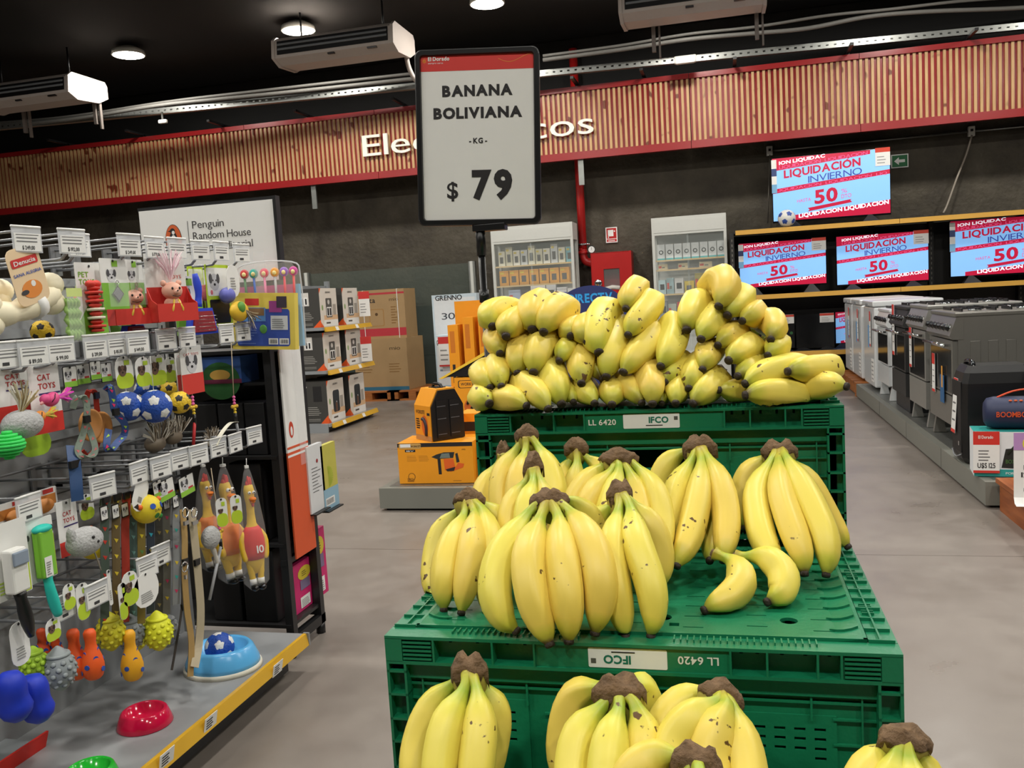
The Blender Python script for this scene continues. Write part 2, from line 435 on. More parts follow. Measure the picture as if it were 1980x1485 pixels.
# ---- ceiling lamps (the rows go on over the whole shop)
def lamp(x, y, i, label, group):
    q = V((x, y, LAMP_Z))-CPOS; u = 990+FPX*q.dot(RGT)/q.dot(FWD); v = 742.5-FPX*q.dot(UPV)/q.dot(FWD)
    end = '' if q.dot(FWD) > 0 and 0 <= u <= 1980 and 0 <= v <= 1485 else '_%d_offscreen' % i
    t = T('ceiling_lamp', label, 'lamp', (x, y, LAMP_Z), 0, group)
    MB(m='white_metal').lathe([(.0, .1), (.1, .1), (.19, .05), (.2, .0), (.185, -.005), (.185, .01), (0, .01)]).obj('housing', t)
    MB(m='lamp_glow').lathe([(0, .0), (.182, .0), (.182, -.004), (0, -.004)]).obj('diffuser'+end, t)
    ld = bpy.data.lights.new('lamp_light', 'AREA'); ld.shape = 'DISK'; ld.size = .36; ld.energy = LAMP_POWER; ld.color = (1, .965, .90)
    lo = bpy.data.objects.new('lamp_light'+end, ld); COL.objects.link(lo); lo.parent = t; lo.location = (0, 0, -.012)
    return t
i = 0
for r, ly in enumerate((9.83, 6.1, 2.4, -1.3)):
    for c, lx in enumerate((-7.06, -4.76, -2.46, -.16, 2.14, 4.44)):
        front = r == 0
        lb = 'round white ceiling downlight in the row along the back wall' if front else 'round white ceiling downlight in the rows over the shop floor'
        if front and c < 3: lb = ('round white ceiling downlight between the two air conditioners by the conduits', 'round white ceiling downlight just over an air conditioner', 'round white ceiling downlight above the banana price sign')[c]
        lamp(lx, ly, i, lb, 'row of downlights by the back wall' if front else 'rows of downlights over the shop floor'); i += 1

# ---- split air conditioners hung from the ceiling
def aircon(p, label, pipes=True, yawd=0):
    t = T('air_conditioner', label, 'air conditioner', p, math.radians(yawd))
    # section in local Y/Z, extruded along X (front faces -Y)
    L = 1.38
    sec = [(-.02, .0), (.0, .19), (.06, .235), (.62, .235), (.66, .2), (.66, .06), (.5, -.02), (.12, -.05)]
    MB(m='ac_white').prism([(-L/2, y, z) for y, z in sec], (L, 0, 0)).obj('casing', t)
    for s in (-1, 1):
        MB(m='ac_white').prism([(s*(L/2), y*1.0+(.0), z) for y, z in [(-.035, .0), (-.012, .2), (.06, .25), (.64, .25), (.68, .2), (.68, .05), (.5, -.035), (.12, -.065)]], (s*.035, 0, 0)).obj('side_cap', t)
    MB(m='black_plastic').prism([(-L/2+.03, -.026, .035), (-L/2+.03, -.008, .185), (-L/2+.03, .01, .185), (-L/2+.03, 0, .035)], (L-.06, 0, 0)).obj('outlet', t)
    for zz in (.085, .135):
        MB(m='grey_metal').prism([(-L/2+.04, -.034, zz), (-L/2+.04, -.02, zz+.02), (-L/2+.04, -.012, zz+.016), (-L/2+.04, -.024, zz-.004)], (L-.08, 0, 0)).obj('louvre', t)
    MB(m='black_plastic').box(L/2-.28, L/2-.17, -.012, .02, -.02, .01).obj('display', t)
    MB(m='ink').box(-.06, .02, -.01, .02, -.022, -.008).obj('badge', t)
    for s in (-.5, .5): MB(m='dark_metal').tube([(s, .3, .23), (s, .3, 4.62-p[2])], .012, n=6).obj('hanger_rod', t)
    if pipes:
        MB(m='ac_white').tube(spline([(L/2-.05, .6, .02), (L/2-.03, .62, -.12), (L/2+.03, .64, -.25), (L/2+.15, .68, -.36), (L/2+.4, .72, -.39)], 12), .028).obj('pipe', t)
    else:
        for s in (-.42, .64): MB(m='#6d655f').box(s-.02, s+.02, .5, .54, -.28, .1).box(s+.05, s+.07, .52, .56, -.34, .1).obj('drop_bracket', t)
    return t
for (pxl, pyl, pxr, pyr, lb) in ((535, 94, 752, 68, 'white ceiling air conditioner hanging between the price sign and a lamp'), (-72, 188, 148, 161, 'white ceiling air conditioner beyond the small white sensor, with two drop brackets'), (1228, 2, 1448, -24, 'white ceiling air conditioner above the rail on the television side')):
    a = at(pxl, pyl, Y=9.3); c = at(pxr, pyr, Y=9.3)
    aircon(V(((a.x+c.x)/2, 9.3, (a.z+c.z)/2-.1)), lb, 'between' in lb)

# ---- red fire main, hose cabinet, wall signs, conduit
P = [at(1113, 150, Y=11.85), at(1123, 400, Y=11.85), at(1127, 480, Y=11.85)]
px_, pz = P[1].x, P[2].z
t = T('fire_pipe', 'red vertical fire main pipe with elbow into the hose cabinet', 'pipe', (px_, 11.85, pz))
MB(m='fire_red').tube([(0, 0, -.02), (0, 0, 2.6)], .055, n=16).obj('riser', t)
MB(m='fire_red').tube(spline([(0, 0, .0), (0, 0, -.1), (.03, 0, -.17), (.1, 0, -.2), (.155, 0, -.2)], 14), .055, n=16).obj('elbow', t)
MB(m='chrome').push(Matrix.Translation((0, 0, .05))).lathe([(.062, -.012), (.075, -.012), (.075, .012), (.062, .012)], n=20).pop().tube([(-.1, -.03, .05), (.1, -.03, .05)], .012).obj('clamp', t)
MB(m='fire_red').push(Matrix.Translation((0, 0, -.06))).lathe([(.06, -.02), (.07, -.02), (.07, .02), (.06, .02)], n=20).obj('collar', t)
g = MB(m='chrome').disc((.13, -.06, -.03), (0, -1, 0), .052, 'chrome', 24, .04).disc((.13, -.1005, -.03), (0, -1, 0), .042, 'paper', 24, .001).box(.128, .132, -.103, -.1015, -.035, .0, 'ink').tube([(.06, -.05, -.06), (.13, -.05, -.04)], .012); g.obj('pressure_gauge', t)
a = at(1142, 490, Y=11.75); c = at(1226, 600, Y=11.75)
cw, chh = c.x-a.x, 1.0
t = T('fire_hose_cabinet', 'red steel fire hose cabinet with small window on the back wall', 'cabinet', (a.x, 11.72, a.z-chh))
MB(m='fire_red').box(0, cw, .245, .25, 0, chh).box(0, .006, 0, .245, 0, chh).box(cw-.006, cw, 0, .245, 0, chh).box(.006, cw-.006, 0, .245, 0, .006).box(.006, cw-.006, 0, .245, chh-.006, chh).obj('body', t)
d = MB(m='fire_red'); wx0, wx1, wz0, wz1 = cw*.31, cw*.70, chh*.5, chh*.78
for q in ((.01, wx0, .01, chh-.01), (wx1, cw-.03, .01, chh-.01), (wx0, wx1, .01, wz0), (wx0, wx1, wz1, chh-.01)): d.box(q[0], q[1], -.02, 0, q[2], q[3])
d = d.obj('door', t)
MB(m='fire_red').box(cw-.03, cw, -.022, 0, 0, chh).obj('side_flange', t)
MB(m='glass').box(wx0, wx1, -.012, -.008, wz0, wz1).obj('pane', d)
MB(m='#cfcac2').push(Matrix.Translation(((wx0+wx1)/2, .025, wz0-.01))).tube([(-.11, -.03, .02), (0, -.03, .045), (.1, -.03, .03)], .03).pop().obj('hose', t)
MB(m='chrome').push(Matrix.Translation((cw*.17, -.02, chh*.6)) @ Matrix.Rotation(PI/2, 4, 'X')).lathe([(0, 0), (.05, 0), (.05, .02), (.035, .025), (0, .025)], n=20).pop().cbox(cw*.17, -.048, chh*.6, .05, .008, .02, 'ink').obj('lock', d)
a = at(1172, 470, Y=11.97); sw, sh = .157, .205
b = MB(m='paper').box(0, sw, -.006, 0, 0, sh); b.rect((.012, -.006, .055), (1, 0, 0), (0, 0, 1), sw-.024, sh-.067, 'fire_red').rect((.012, -.006, .012), (1, 0, 0), (0, 0, 1), sw-.024, .035, 'fire_red')
b.rect((.03, -.0066, .085), (1, 0, 0), (0, 0, 1), .075, .085, 'paper').rect((.03, -.0066, .062), (1, 0, 0), (0, 0, 1), .012, .03, 'paper').disc((.12, -.0066, .15), (0, -1, 0), .01, 'paper').bars((.03, -.0068, .02), (1, 0, 0), (0, 0, 1), .095, .02, 2, 'paper')
b.thing('fire_equipment_sign', 'small white and red fire hose sign above the red cabinet', 'sign', a)
a = at(1723, 326, Y=11.97)
b = MB(m='paper').box(0, .2, -.008, 0, 0, .165); b.rect((.012, -.008, .012), (1, 0, 0), (0, 0, 1), .176, .141, '#12693a')
b.poly([V((.035, -.0088, .083)), V((.09, -.0088, .035)), V((.09, -.0088, .065)), V((.16, -.0088, .065)), V((.16, -.0088, .1)), V((.09, -.0088, .1)), V((.09, -.0088, .13))], 'paper')
b.thing('exit_sign', 'green emergency exit sign with white arrow pointing left beside a television', 'sign', a)
# wall socket conduit and drop cord over the televisions
a = at(1488, 292, Y=11.93); c = at(1878, 254, Y=11.93)
MB(a, 'galvanised').tube([a, c], .014).tube([c, c+V((1.2, 0, -.0))], .014).thing('socket_conduit', 'thin grey conduit joining two white wall sockets over the televisions', 'conduit', a)
for p, lb in ((a, 'white wall socket beside the large upper television'), (c, 'white wall socket with the long hanging cord')):
    MB(m='white_plastic').cbox(0, 0, 0, .075, .06, .12, c=.008).cbox(0, -.032, .01, .03, .006, .03, 'ink').thing('wall_socket', lb, 'socket', p)
P = [c+V((0, -.03, -.05)), at(1868, 300, Y=11.9), at(1850, 345, Y=11.85), at(1832, 395, Y=11.8), at(1824, 412, Y=11.75)]
MB(P[0], '#8f867a').tube(spline(P, 16), .012).thing('hanging_cord', 'twisted grey cord hanging from a wall socket to the shelf top', 'cord', P[0])
P = [a+V((0, -.03, -.05)), at(1487, 350, Y=11.9), at(1484, 432, Y=11.85)]
MB(P[0], '#5a564e').tube(P, .007).thing('hanging_cord', 'thin dark cord dropping from a wall socket behind the large television', 'cord', P[0])
# ================================================================== green folding crates
def plastic_green():
    m = mat('crate_green', '#14734d', rough=.36, var=.10, scale=9, bump=.08, bscale=120)
plastic_green()
CW, CD, CH = .60, .40, .2112
def crate_parts(t, flip_label):
    """folding crate seen base-up: recessed-cell band on top, framed side panels below; origin at base centre"""
    x0, x1, y0, y1 = -CW/2, CW/2, -CD/2, CD/2
    bz0, bz1 = CH-.040, CH-.004
    # top band: outer lips, inner wall, ribs make open cells
    def band(side):
        b = MB(m='crate_green')
        if side in ('f', 'b'):
            s = -1 if side == 'f' else 1
            L = CW; place = Matrix.Identity(4) if s < 0 else Matrix.Rotation(PI, 4, 'Z')
            dpt = CD/2
        else:
            s = 1; L = CD-.062; place = Matrix.Rotation(PI/2 if side == 'r' else -PI/2, 4, 'Z'); dpt = CW/2
        b.push(place)
        yo = -dpt; h = L/2
        b.box(-h, h, yo, yo+.030, bz1-.004, bz1)                # top lip
        b.box(-h, h, yo, yo+.030, bz0, bz0+.004)                # bottom lip
        hl = [(r-.002, r+.002, bz1-.013, bz1-.006) for r in ([-.22, -.185, -.147, -.125, .13, .148, .175, .2, .226] if L > .5 else [-.11, -.05, .01, .06])]
        for q in pierced(-h+.06, h-.06, bz0+.004, bz1-.004, hl): b.box(q[0], q[1], yo+.018, yo+.022, q[2], q[3])  # cell back wall
        for q in (-1, 1):                                       # solid corner blocks with grip ribs
            b.box(-h, -(h-.022), yo, yo+.03, bz0+.003, bz1-.003) if q < 0 else b.box(h-.022, h, yo, yo+.03, bz0+.003, bz1-.003)
            cxx = q*(h-.0415)
            b.box(cxx-.0195, cxx+.0195, yo+.004, yo+.03, bz0+.004, bz1-.004)
            for k in range(5): b.box(cxx-.0185, cxx+.0185, yo, yo+.004, bz0+.006+k*.0052, bz0+.0082+k*.0052)
        ribs = [-.237, -.162, -.11, .118, .158, .212, .237] if L > .5 else [-.137, -.08, -.02, .04, .09, .137]
        for r in ribs: b.box(r-.0012, r+.0012, yo, yo+.02, bz0+.004, bz1-.004)
        if L > .5:
            b.box(-.11, .118, yo+.003, yo+.018, bz0+.004, bz1-.004)     # flat label field
        # comb of small teeth on the lip
        k = -h+.085
        while k < h-.085:
            if abs(k) > .05: b.box(k-.0008, k+.0008, yo+.012, yo+.026, bz1, bz1+.0035)
            k += .0075
        b.pop()
        return b
    for sd in 'fblr': band(sd).obj('rim', t)
    # base plate, inset and a little proud
    ix, iy = .032, .030
    p = MB(m='crate_green')
    hl = [(-.225+i*.075-.012, -.225+i*.075+.012, -.14+j*.036+(.009 if i % 2 else 0)-.0012, -.14+j*.036+(.009 if i % 2 else 0)+.0012) for i in range(7) for j in range(8)]
    hc = [(-.1875, -.11), (.0375, -.11), (.1875, -.11), (-.1875, .11), (.1875, .11), (.0375, .11)]
    hl += [(x-.012, x+.012, y-.012, y+.012) for x, y in hc]+[(.046, .058, -.138, -.128), (-.104, -.092, -.138, -.128)]
    for q in pierced(x0+ix, x1-ix, y0+iy, y1-iy, hl): p.box(*q, bz1-.004, CH-.004)
    for x, y in hc:                                             # round drain holes: square cell with a round opening
        n = 24; vs = []
        for z in (CH-.004, bz1-.004):
            for k in range(n):
                a = 2*PI*k/n; m = max(abs(math.cos(a)), abs(math.sin(a)))
                vs += [(x+.012*math.cos(a)/m, y+.012*math.sin(a)/m, z), (x+.0105*math.cos(a), y+.0105*math.sin(a), z)]
        fs = []
        for k in range(n):
            a, c = 2*k, 2*((k+1) % n); fs += [(a, c, c+1, a+1), (2*n+a+1, 2*n+c+1, 2*n+c, 2*n+a), (a+1, c+1, 2*n+c+1, 2*n+a+1)]
        p.add(vs, fs)
    p.box(x0+ix, x1-ix, y0+iy, y0+iy+.004, CH-.004, CH).box(x0+ix, x1-ix, y1-iy-.004, y1-iy, CH-.004, CH)
    p.box(x0+ix, x0+ix+.004, y0+iy, y1-iy, CH-.004, CH).box(x1-ix-.004, x1-ix, y0+iy, y1-iy, CH-.004, CH)
    p.prism([(x0+ix+.004, y0+iy, CH-.0002), (x0+ix+.03, y0+iy, CH-.004), (x0+ix+.004, y0+iy, CH-.004)], (0, CD-2*iy, 0))
    p.prism([(x1-ix-.004, y0+iy, CH-.0002), (x1-ix-.004, y0+iy, CH-.004), (x1-ix-.03, y0+iy, CH-.004)], (0, CD-2*iy, 0))
    zt = CH-.004
    for q in (-1, 1):
        for j in range(8):
            yy = -.135+j*.036
            P = [(q*(.262-.03*u), yy-.006*math.sin(PI*u), zt+.0005+.0045*(1-u)) for u in (0, .25, .5, .75, 1)]
            p.strap(P, .003, .0025, (0, 1, 0))
    p.obj('base_plate', t)
    # side frames of open cells along the two short edges of the plate
    for q in (-1, 1):
        b = MB(m='crate_green')
        for j in range(11):
            yy = y0+.03+j*.034
            b.box(min(q*.269, q*.297), max(q*.269, q*.297), yy-.0012, yy+.0012, bz1, bz1+.004)
        b.box(min(q*.281, q*.283), max(q*.281, q*.283), y0+.03, y1-.03, bz1, bz1+.004)
        b.obj('edge_ribs', t)
    # hinged side panels
    def panel(L, dpt, place, name, longside):
        h = L/2-.012; z0, z1 = .004, bz0-.002; yo = -dpt+.012
        b = MB(m='crate_green'); b.push(place)
        f = .014
        b.box(-h, h, yo, yo+.012, z1-.02, z1)                # upper bar
        b.box(-h, h, yo, yo+.012, z0, z0+.02)
        for q in (-1, 1): b.box(min(q*h, q*(h-.012)), max(q*h, q*(h-.012)), yo, yo+.012, z0+.02, z1-.02)
        hw, hz0, hz1 = .056, z1-.062, z1-.03
        body = yo+.008
        vent = [(q*(.148+i*.022)-.0062, q*(.148+i*.022)+.0062, z1-.062-j*.0115-.002, z1-.062-j*.0115+.002) for q in (-1, 1) for i in range(4) for j in range(4) if not (j == 3 and i in (1, 2))]
        if longside:
            for a, c, e, g in ((-h+.012, -hw, z0+.02, z1-.02), (hw, h-.012, z0+.02, z1-.02), (-hw, hw, z0+.02, hz0), (-hw, hw, hz1, z1-.02)):
                for q in pierced(a, c, e, g, vent if abs(a+c) > .1 else []): b.box(q[0], q[1], body, body+.004, q[2], q[3])
            # handle opening frame
            fr = []
            for cx, cz, a0 in ((hw-.012, hz0+.012, -PI/2), (hw-.012, hz1-.008, 0), (-hw+.012, hz1-.008, PI/2), (-hw+.012, hz0+.012, PI)):
                for i in range(5): a = a0+PI/2*i/4; fr.append((cx+.014*math.cos(a), body-.002, cz+(.014 if cz < (hz0+hz1)/2 else .01)*math.sin(a)))
            b.tube(fr, .0022, n=6, closed=True)
        else: b.box(-h+.012, h-.012, body, body+.004, z0+.02, z1-.02)
        # ribs
        b.box(-h+.012, h-.012, yo+.003, body, z1-.03, z1-.027)
        for r in ((-.205, -.125, -.075, .075, .125, .205) if longside else (-.1, 0, .1)):
            b.box(r-.0012, r+.0012, yo+.002, body, z1-.05, z1-.02)
        for q in (-1, 1):
            b.box(min(q*(h-.028), q*(h-.030)), max(q*(h-.028), q*(h-.030)), yo+.002, body, z0+.02, z1-.02)
            for zz in (.03, .06, .09, .12): b.box(min(q*(h-.012), q*(h-.06)), max(q*(h-.012), q*(h-.06)), yo+.0035, body, zz, zz+.002)
            if longside:
                b.box(min(q*.07, q*.0715), max(q*.07, q*.0715), yo+.002, body, z0+.02, z1-.06)
                for zz in (.035, .06, .085, .108): b.box(min(q*.045, q*.105), max(q*.045, q*.105), yo+.0035, body, zz, zz+.002)
                # raised ventilated field
                for r in pierced(min(q*.125, q*.232), max(q*.125, q*.232), z0+.028, z1-.045, [v for v in vent if v[0]*q > 0]): b.box(r[0], r[1], body-.0025, body, r[2], r[3])
        b.pop()
        return b.obj(name, t)
    panel(CW, CD/2, Matrix.Identity(4), 'front_panel', True)
    panel(CW, CD/2, Matrix.Rotation(PI, 4, 'Z'), 'back_panel', True)
    panel(CD, CW/2, Matrix.Rotation(PI/2, 4, 'Z'), 'side_panel', False)
    panel(CD, CW/2, Matrix.Rotation(-PI/2, 4, 'Z'), 'side_panel', False)
    # corner ladders
    for qx in (-1, 1):
        for qy in (-1, 1):
            b = MB(m='crate_green'); X = qx*CW/2; Y = qy*CD/2
            a, c = sorted((X, X-qx*.026)); e, g = sorted((Y, Y-qy*.026))
            b.box(*sorted((X, X-qx*.0035)), e, g, 0, bz0); b.box(*sorted((X-qx*.023, X-qx*.026)), e, g, 0, bz0)
            b.box(a, c, *sorted((Y-qy*.014, Y-qy*.016)), 0, bz0)
            for zz in (0, .022, .034, .068, .098, .13, .16): b.box(a, c, e, g, zz, zz+.003)
            b.obj('corner_post', t)
    # label sticker and moulded number
    s = MB(m='paper'); n = -CD/2+.003; up = (0, 0, 1); xd = (1, 0, 0)
    if flip_label: up = (0, 0, -1); xd = (-1, 0, 0)
    zc = (bz0+bz1)/2
    s.rect((-.045 if not flip_label else .047, n, zc-.012 if not flip_label else zc+.012), xd, up, .092, .024, 'paper', d=.0006, r=.002)
    def lab(dx, dz): return (-.045+dx, n-.0007, zc-.012+dz) if not flip_label else (.047-dx, n-.0007, zc+.012-dz)
    s.text('IFCO', lab(.042, .009), xd, up, .0095, '#14705a', bold=.035, d=.0002, width=.032)
    s.bars(lab(.037, .004), xd, up, .045, .003, 1, 'ink', d=.0002)
    s.rect(lab(.083, .013), xd, up, .006, .006, '#555550', d=.0002)
    s.obj('label_sticker', t)
    k = MB(m='letter_white')
    k.text('LL 6420', (-.103, n, zc-.005) if not flip_label else (.105, n, zc+.005), xd, up, .009, 'letter_white', bold=.018, d=.0006, width=.046)
    k.obj('moulded_number', t)
XC = -.127
tA = T('produce_crate', 'green folding crate carrying the highest banana pile', 'crate', (XC, 1.44+CD/2, 4*CH), 0, 'green banana crates')
crate_parts(tA, False)
tB = T('produce_crate', 'green folding crate with upside-down label under the standing banana bunches', 'crate', (XC, .985+CD/2, 3*CH), 0, 'green banana crates')
crate_parts(tB, True)
hid = 'green folding crate stacked below the banana display'
for yy, nn in ((1.44, 4), (.985, 3), (.53, 3)):
    for k in range(nn):
        top = yy == .53 and k == 2
        dup(tB, (XC+(-.004 if k % 2 else .003), yy+CD/2, k*CH), label=('green folding crate under the lowest row of banana bunches' if top else hid), group='green banana crates')

# ================================================================== bananas
def banana_mat():
    m = mat('banana', '#e2c84a', rough=.42, var=0, spec=.4); nt = m.node_tree; b = nt.nodes['Principled BSDF']
    uv = nt.nodes.new('ShaderNodeUVMap'); sep = nt.nodes.new('ShaderNodeSeparateXYZ'); nt.links.new(uv.outputs[0], sep.inputs[0])
    tc = nt.nodes.new('ShaderNodeTexCoord'); oi = nt.nodes.new('ShaderNodeObjectInfo')
    n = nt.nodes.new('ShaderNodeTexNoise'); n.inputs['Scale'].default_value = 22; n.inputs['Detail'].default_value = 3
    off = nt.nodes.new('ShaderNodeVectorMath'); off.operation = 'MULTIPLY_ADD'; off.inputs[1].default_value = (13, 17, 19)
    nt.links.new(oi.outputs['Random'], off.inputs[0]); nt.links.new(tc.outputs['Object'], off.inputs[2]); nt.links.new(off.outputs[0], n.inputs['Vector'])
    a = nt.nodes.new('ShaderNodeMath'); a.operation = 'MULTIPLY_ADD'; a.inputs[1].default_value = .16; nt.links.new(n.outputs['Fac'], a.inputs[0])
    sh = nt.nodes.new('ShaderNodeMath'); sh.operation = 'SUBTRACT'; sh.inputs[1].default_value = .08; nt.links.new(sep.outputs[0], sh.inputs[0]); nt.links.new(sh.outputs[0], a.inputs[2])
    r = ramp(nt, [(0, '#a08f35'), (.05, '#b4b03a'), (.13, '#9fb03a'), (.24, '#d0c64c'), (.38, '#e3d05c'), (.86, '#e8d25a'), (.93, '#c9c445'), (.97, '#a9a83c'), (1, '#5a4a2a')], a.outputs[0])
    # ripeness differs a little from fruit to fruit
    hs = nt.nodes.new('ShaderNodeHueSaturation'); mr = nt.nodes.new('ShaderNodeMapRange'); mr.inputs[3].default_value = .486; mr.inputs[4].default_value = .512
    nt.links.new(oi.outputs['Random'], mr.inputs[0]); nt.links.new(mr.outputs[0], hs.inputs['Hue']); nt.links.new(r.outputs[0], hs.inputs['Color'])
    hs.inputs['Saturation'].default_value = 1.0
    # brown freckles and bruises
    v = nt.nodes.new('ShaderNodeTexNoise'); v.inputs['Scale'].default_value = 95; v.inputs['Detail'].default_value = 2; nt.links.new(off.outputs[0], v.inputs['Vector'])
    v2 = nt.nodes.new('ShaderNodeTexNoise'); v2.inputs['Scale'].default_value = 17; nt.links.new(off.outputs[0], v2.inputs['Vector'])
    mu = nt.nodes.new('ShaderNodeMath'); mu.operation = 'MULTIPLY'; nt.links.new(v.outputs['Fac'], mu.inputs[0]); nt.links.new(v2.outputs['Fac'], mu.inputs[1])
    kr = ramp(nt, [(.41, (0, 0, 0, 1)), (.435, (1, 1, 1, 1))], mu.outputs[0])
    mx = nt.nodes.new('ShaderNodeMix'); mx.data_type = 'RGBA'; nt.links.new(kr.outputs[0], mx.inputs[0]); nt.links.new(hs.outputs[0], mx.inputs[6]); mx.inputs[7].default_value = lin('#5e4320')
    nt.links.new(mx.outputs[2], b.inputs['Base Color'])
banana_mat()
mat('banana_tip', '#2e2318', rough=.7, var=.35, scale=150, bump=.4)
mat('crown_flesh', '#a5983f', rough=.6, var=.35, scale=70)
mat('crown_brown', '#6a5238', rough=.85, var=.6, scale=110, bump=.6)
PROF = [(0, .44), (.03, .38), (.06, .32), (.10, .30), (.15, .36), (.20, .50), (.27, .75), (.36, .93), (.47, 1), (.6, 1), (.71, .98), (.80, .91), (.87, .78), (.92, .61), (.953, .44), (.974, .31), (.985, .25)]
def banana_mesh(pts, R, off, seed, stem=1.0):
    """pts: centre line stem -> blossom tip, world points; five soft ridges"""
    rn = random.Random(seed); C = spline(pts, 40)
    Ls = [0]
    for i in range(1, len(C)): Ls.append(Ls[-1]+(C[i]-C[i-1]).length)
    tot = Ls[-1]
    def pt(u):
        d = u*tot
        for i in range(1, len(C)):
            if Ls[i] >= d: k = (d-Ls[i-1])/max(1e-9, Ls[i]-Ls[i-1]); return C[i-1].lerp(C[i], k)
        return C[-1].copy()
    n = 20; ph = rn.uniform(0, 2*PI); vs = []; up = None; uvs = []
    us = []
    for i in range(len(PROF)-1): us += [PROF[i], ((PROF[i][0]+PROF[i+1][0])/2, (PROF[i][1]+PROF[i+1][1])/2)]
    us.append(PROF[-1])
    for u, r in us:
        p = pt(u); t = (pt(min(1, u+.02))-pt(max(0, u-.02))).normalized()
        if up is None: up = t.orthogonal()
        a = (up-t*up.dot(t)).normalized(); up = a; b = t.cross(a)
        rr_ = R*(r if u > .2 else r*stem)
        for j in range(n):
            an = 2*PI*j/n
            pg = math.cos(PI/5)/math.cos(((an+ph) % (2*PI/5))-PI/5)*1.1
            k = 1+(pg-1)*(.62 if u < .95 else .35)
            q = p+(a*math.cos(an)+b*math.sin(an))*rr_*k
            for y0, zt in ((1.44, 5*CH), (.985, 4*CH), (.53, 3*CH)):      # fruit rests on the crate plate, never in it
                if y0 < q.y < y0+CD and XC-CW/2 < q.x < XC+CW/2 and zt-.06 < q.z < zt+.0005: q.z = zt+.0005
            vs.append(q-V(off)); uvs.append(u)
    k = len(us)
    fs = [(i*n+j, i*n+(j+1) % n, (i+1)*n+(j+1) % n, (i+1)*n+j) for i in range(k-1) for j in range(n)]
    fs.append(list(range(n))[::-1])
    me = bpy.data.meshes.new('banana'); me.from_pydata(vs, [], fs); me.materials.append(G('banana'))
    uvl = me.uv_layers.new(name='UVMap')
    for lo in me.loops: uvl.data[lo.index].uv = (uvs[lo.vertex_index], 0)
    me.polygons.foreach_set('use_smooth', [True]*len(me.polygons)); me.update()
    # dark blossom end
    T0 = pt(.972); T1 = pt(1.0); d = (T1-T0).normalized()
    tip = MB(off, 'banana_tip'); tip.tube([pt(.98), pt(.98)+d*.0035, pt(.98)+d*.006, pt(.98)+d*.0068], [R*.262, R*.285, R*.25, R*.1], n=11)
    return me, tip
def add_banana(parent, pts, R, off, seed, stem=1.0, label=None):
    me, tip = banana_mesh(pts, R, off, seed, stem)
    o = bpy.data.objects.new('banana', me); COL.objects.link(o); o.parent = parent
    tip.obj('blossom_tip', o)
    return o
def crown(t, c, axis, off, w, h, seed, wide=(1, 0, 0)):
    """dried crown that joins the stems: fleshy pad below, frayed brown stub above"""
    rn = random.Random(seed); ax = V(axis).normalized(); a = V(wide); a = (a-ax*a.dot(ax)).normalized(); b = ax.cross(a)
    n = 22; jit = [rn.uniform(.86, 1.12) for _ in range(n)]; jit = [(jit[j]+jit[j-1])/2 for j in range(n)]
    def shell(rings, m, name, fray):
        vs = []
        for i, (q, ra, rb) in enumerate(rings):
            for j in range(n):
                an = 2*PI*j/n; k = 1+(jit[j]-1)*1.4+rn.uniform(-.05, .05)*fray
                dq = rn.choice((-.75, -.5, -.2, 0, .05))*fray if i == 0 else rn.uniform(-.06, .06)*fray
                top = .22*math.sin(an*2+seed)*fray if i >= len(rings)-2 else 0
                vs.append(V(c)+ax*(h*(q+dq+top))+a*(w*ra*k*math.cos(an))+b*(w*.62*rb*k*math.sin(an))-V(off))
        k = len(rings)
        fs = [(i*n+j, i*n+(j+1) % n, (i+1)*n+(j+1) % n, (i+1)*n+j) for i in range(k-1) for j in range(n)]
        fs += [list(range(n))[::-1], [(k-1)*n+j for j in range(n)]]
        return MB(m=m).add(vs, fs, None, True).obj(name, t)
    shell([(-1.7, .5, .6), (-1.3, .78, .82), (-.8, .92, .95), (-.3, .95, .97), (.1, .82, .85)], 'crown_flesh', 'crown_pad', .3)
    return shell([(-.22, 1.0, 1.02), (-.02, .99, 1.0), (.2, .88, .9), (.42, .74, .78), (.6, .58, .62), (.7, .36, .4)], 'crown_brown', 'crown', 1.0)

ZB = 4*CH          # surface the middle bunches stand on
seed = [100]
def bunch(label, crown_px, crown_y, fruits, R=.0205, zs=ZB, group='hands of bananas standing on the green crates', cw=.024, chh=.017, axis=None, wide=(1, 0, 0)):
    """fruits: list of ([(px, py, depth)...] from stem to tip). depth None on the tip = resting on the crate"""
    c = at(crown_px[0], crown_px[1], Y=crown_y)
    base = V((c.x, c.y, zs))
    t = T('banana_bunch', label, 'bananas', base, 0, group)
    for f in fruits:
        pts = [c.lerp(at(f[0][0], f[0][1], Y=f[0][2]), .3)]
        rad = R
        for q in f:
            if isinstance(q, float): rad = q; continue
            x, y, d = q
            pts.append(at(x, y, Z=zs+R*.75) if d is None else at(x, y, Y=d))
        seed[0] += 1
        add_banana(t, pts, rad, base, seed[0])
    ax = axis or (0, .12, 1)
    crown(t, c, ax, base, cw, chh, seed[0], wide)
    return t
g2 = 'hands of bananas standing on the green crates'
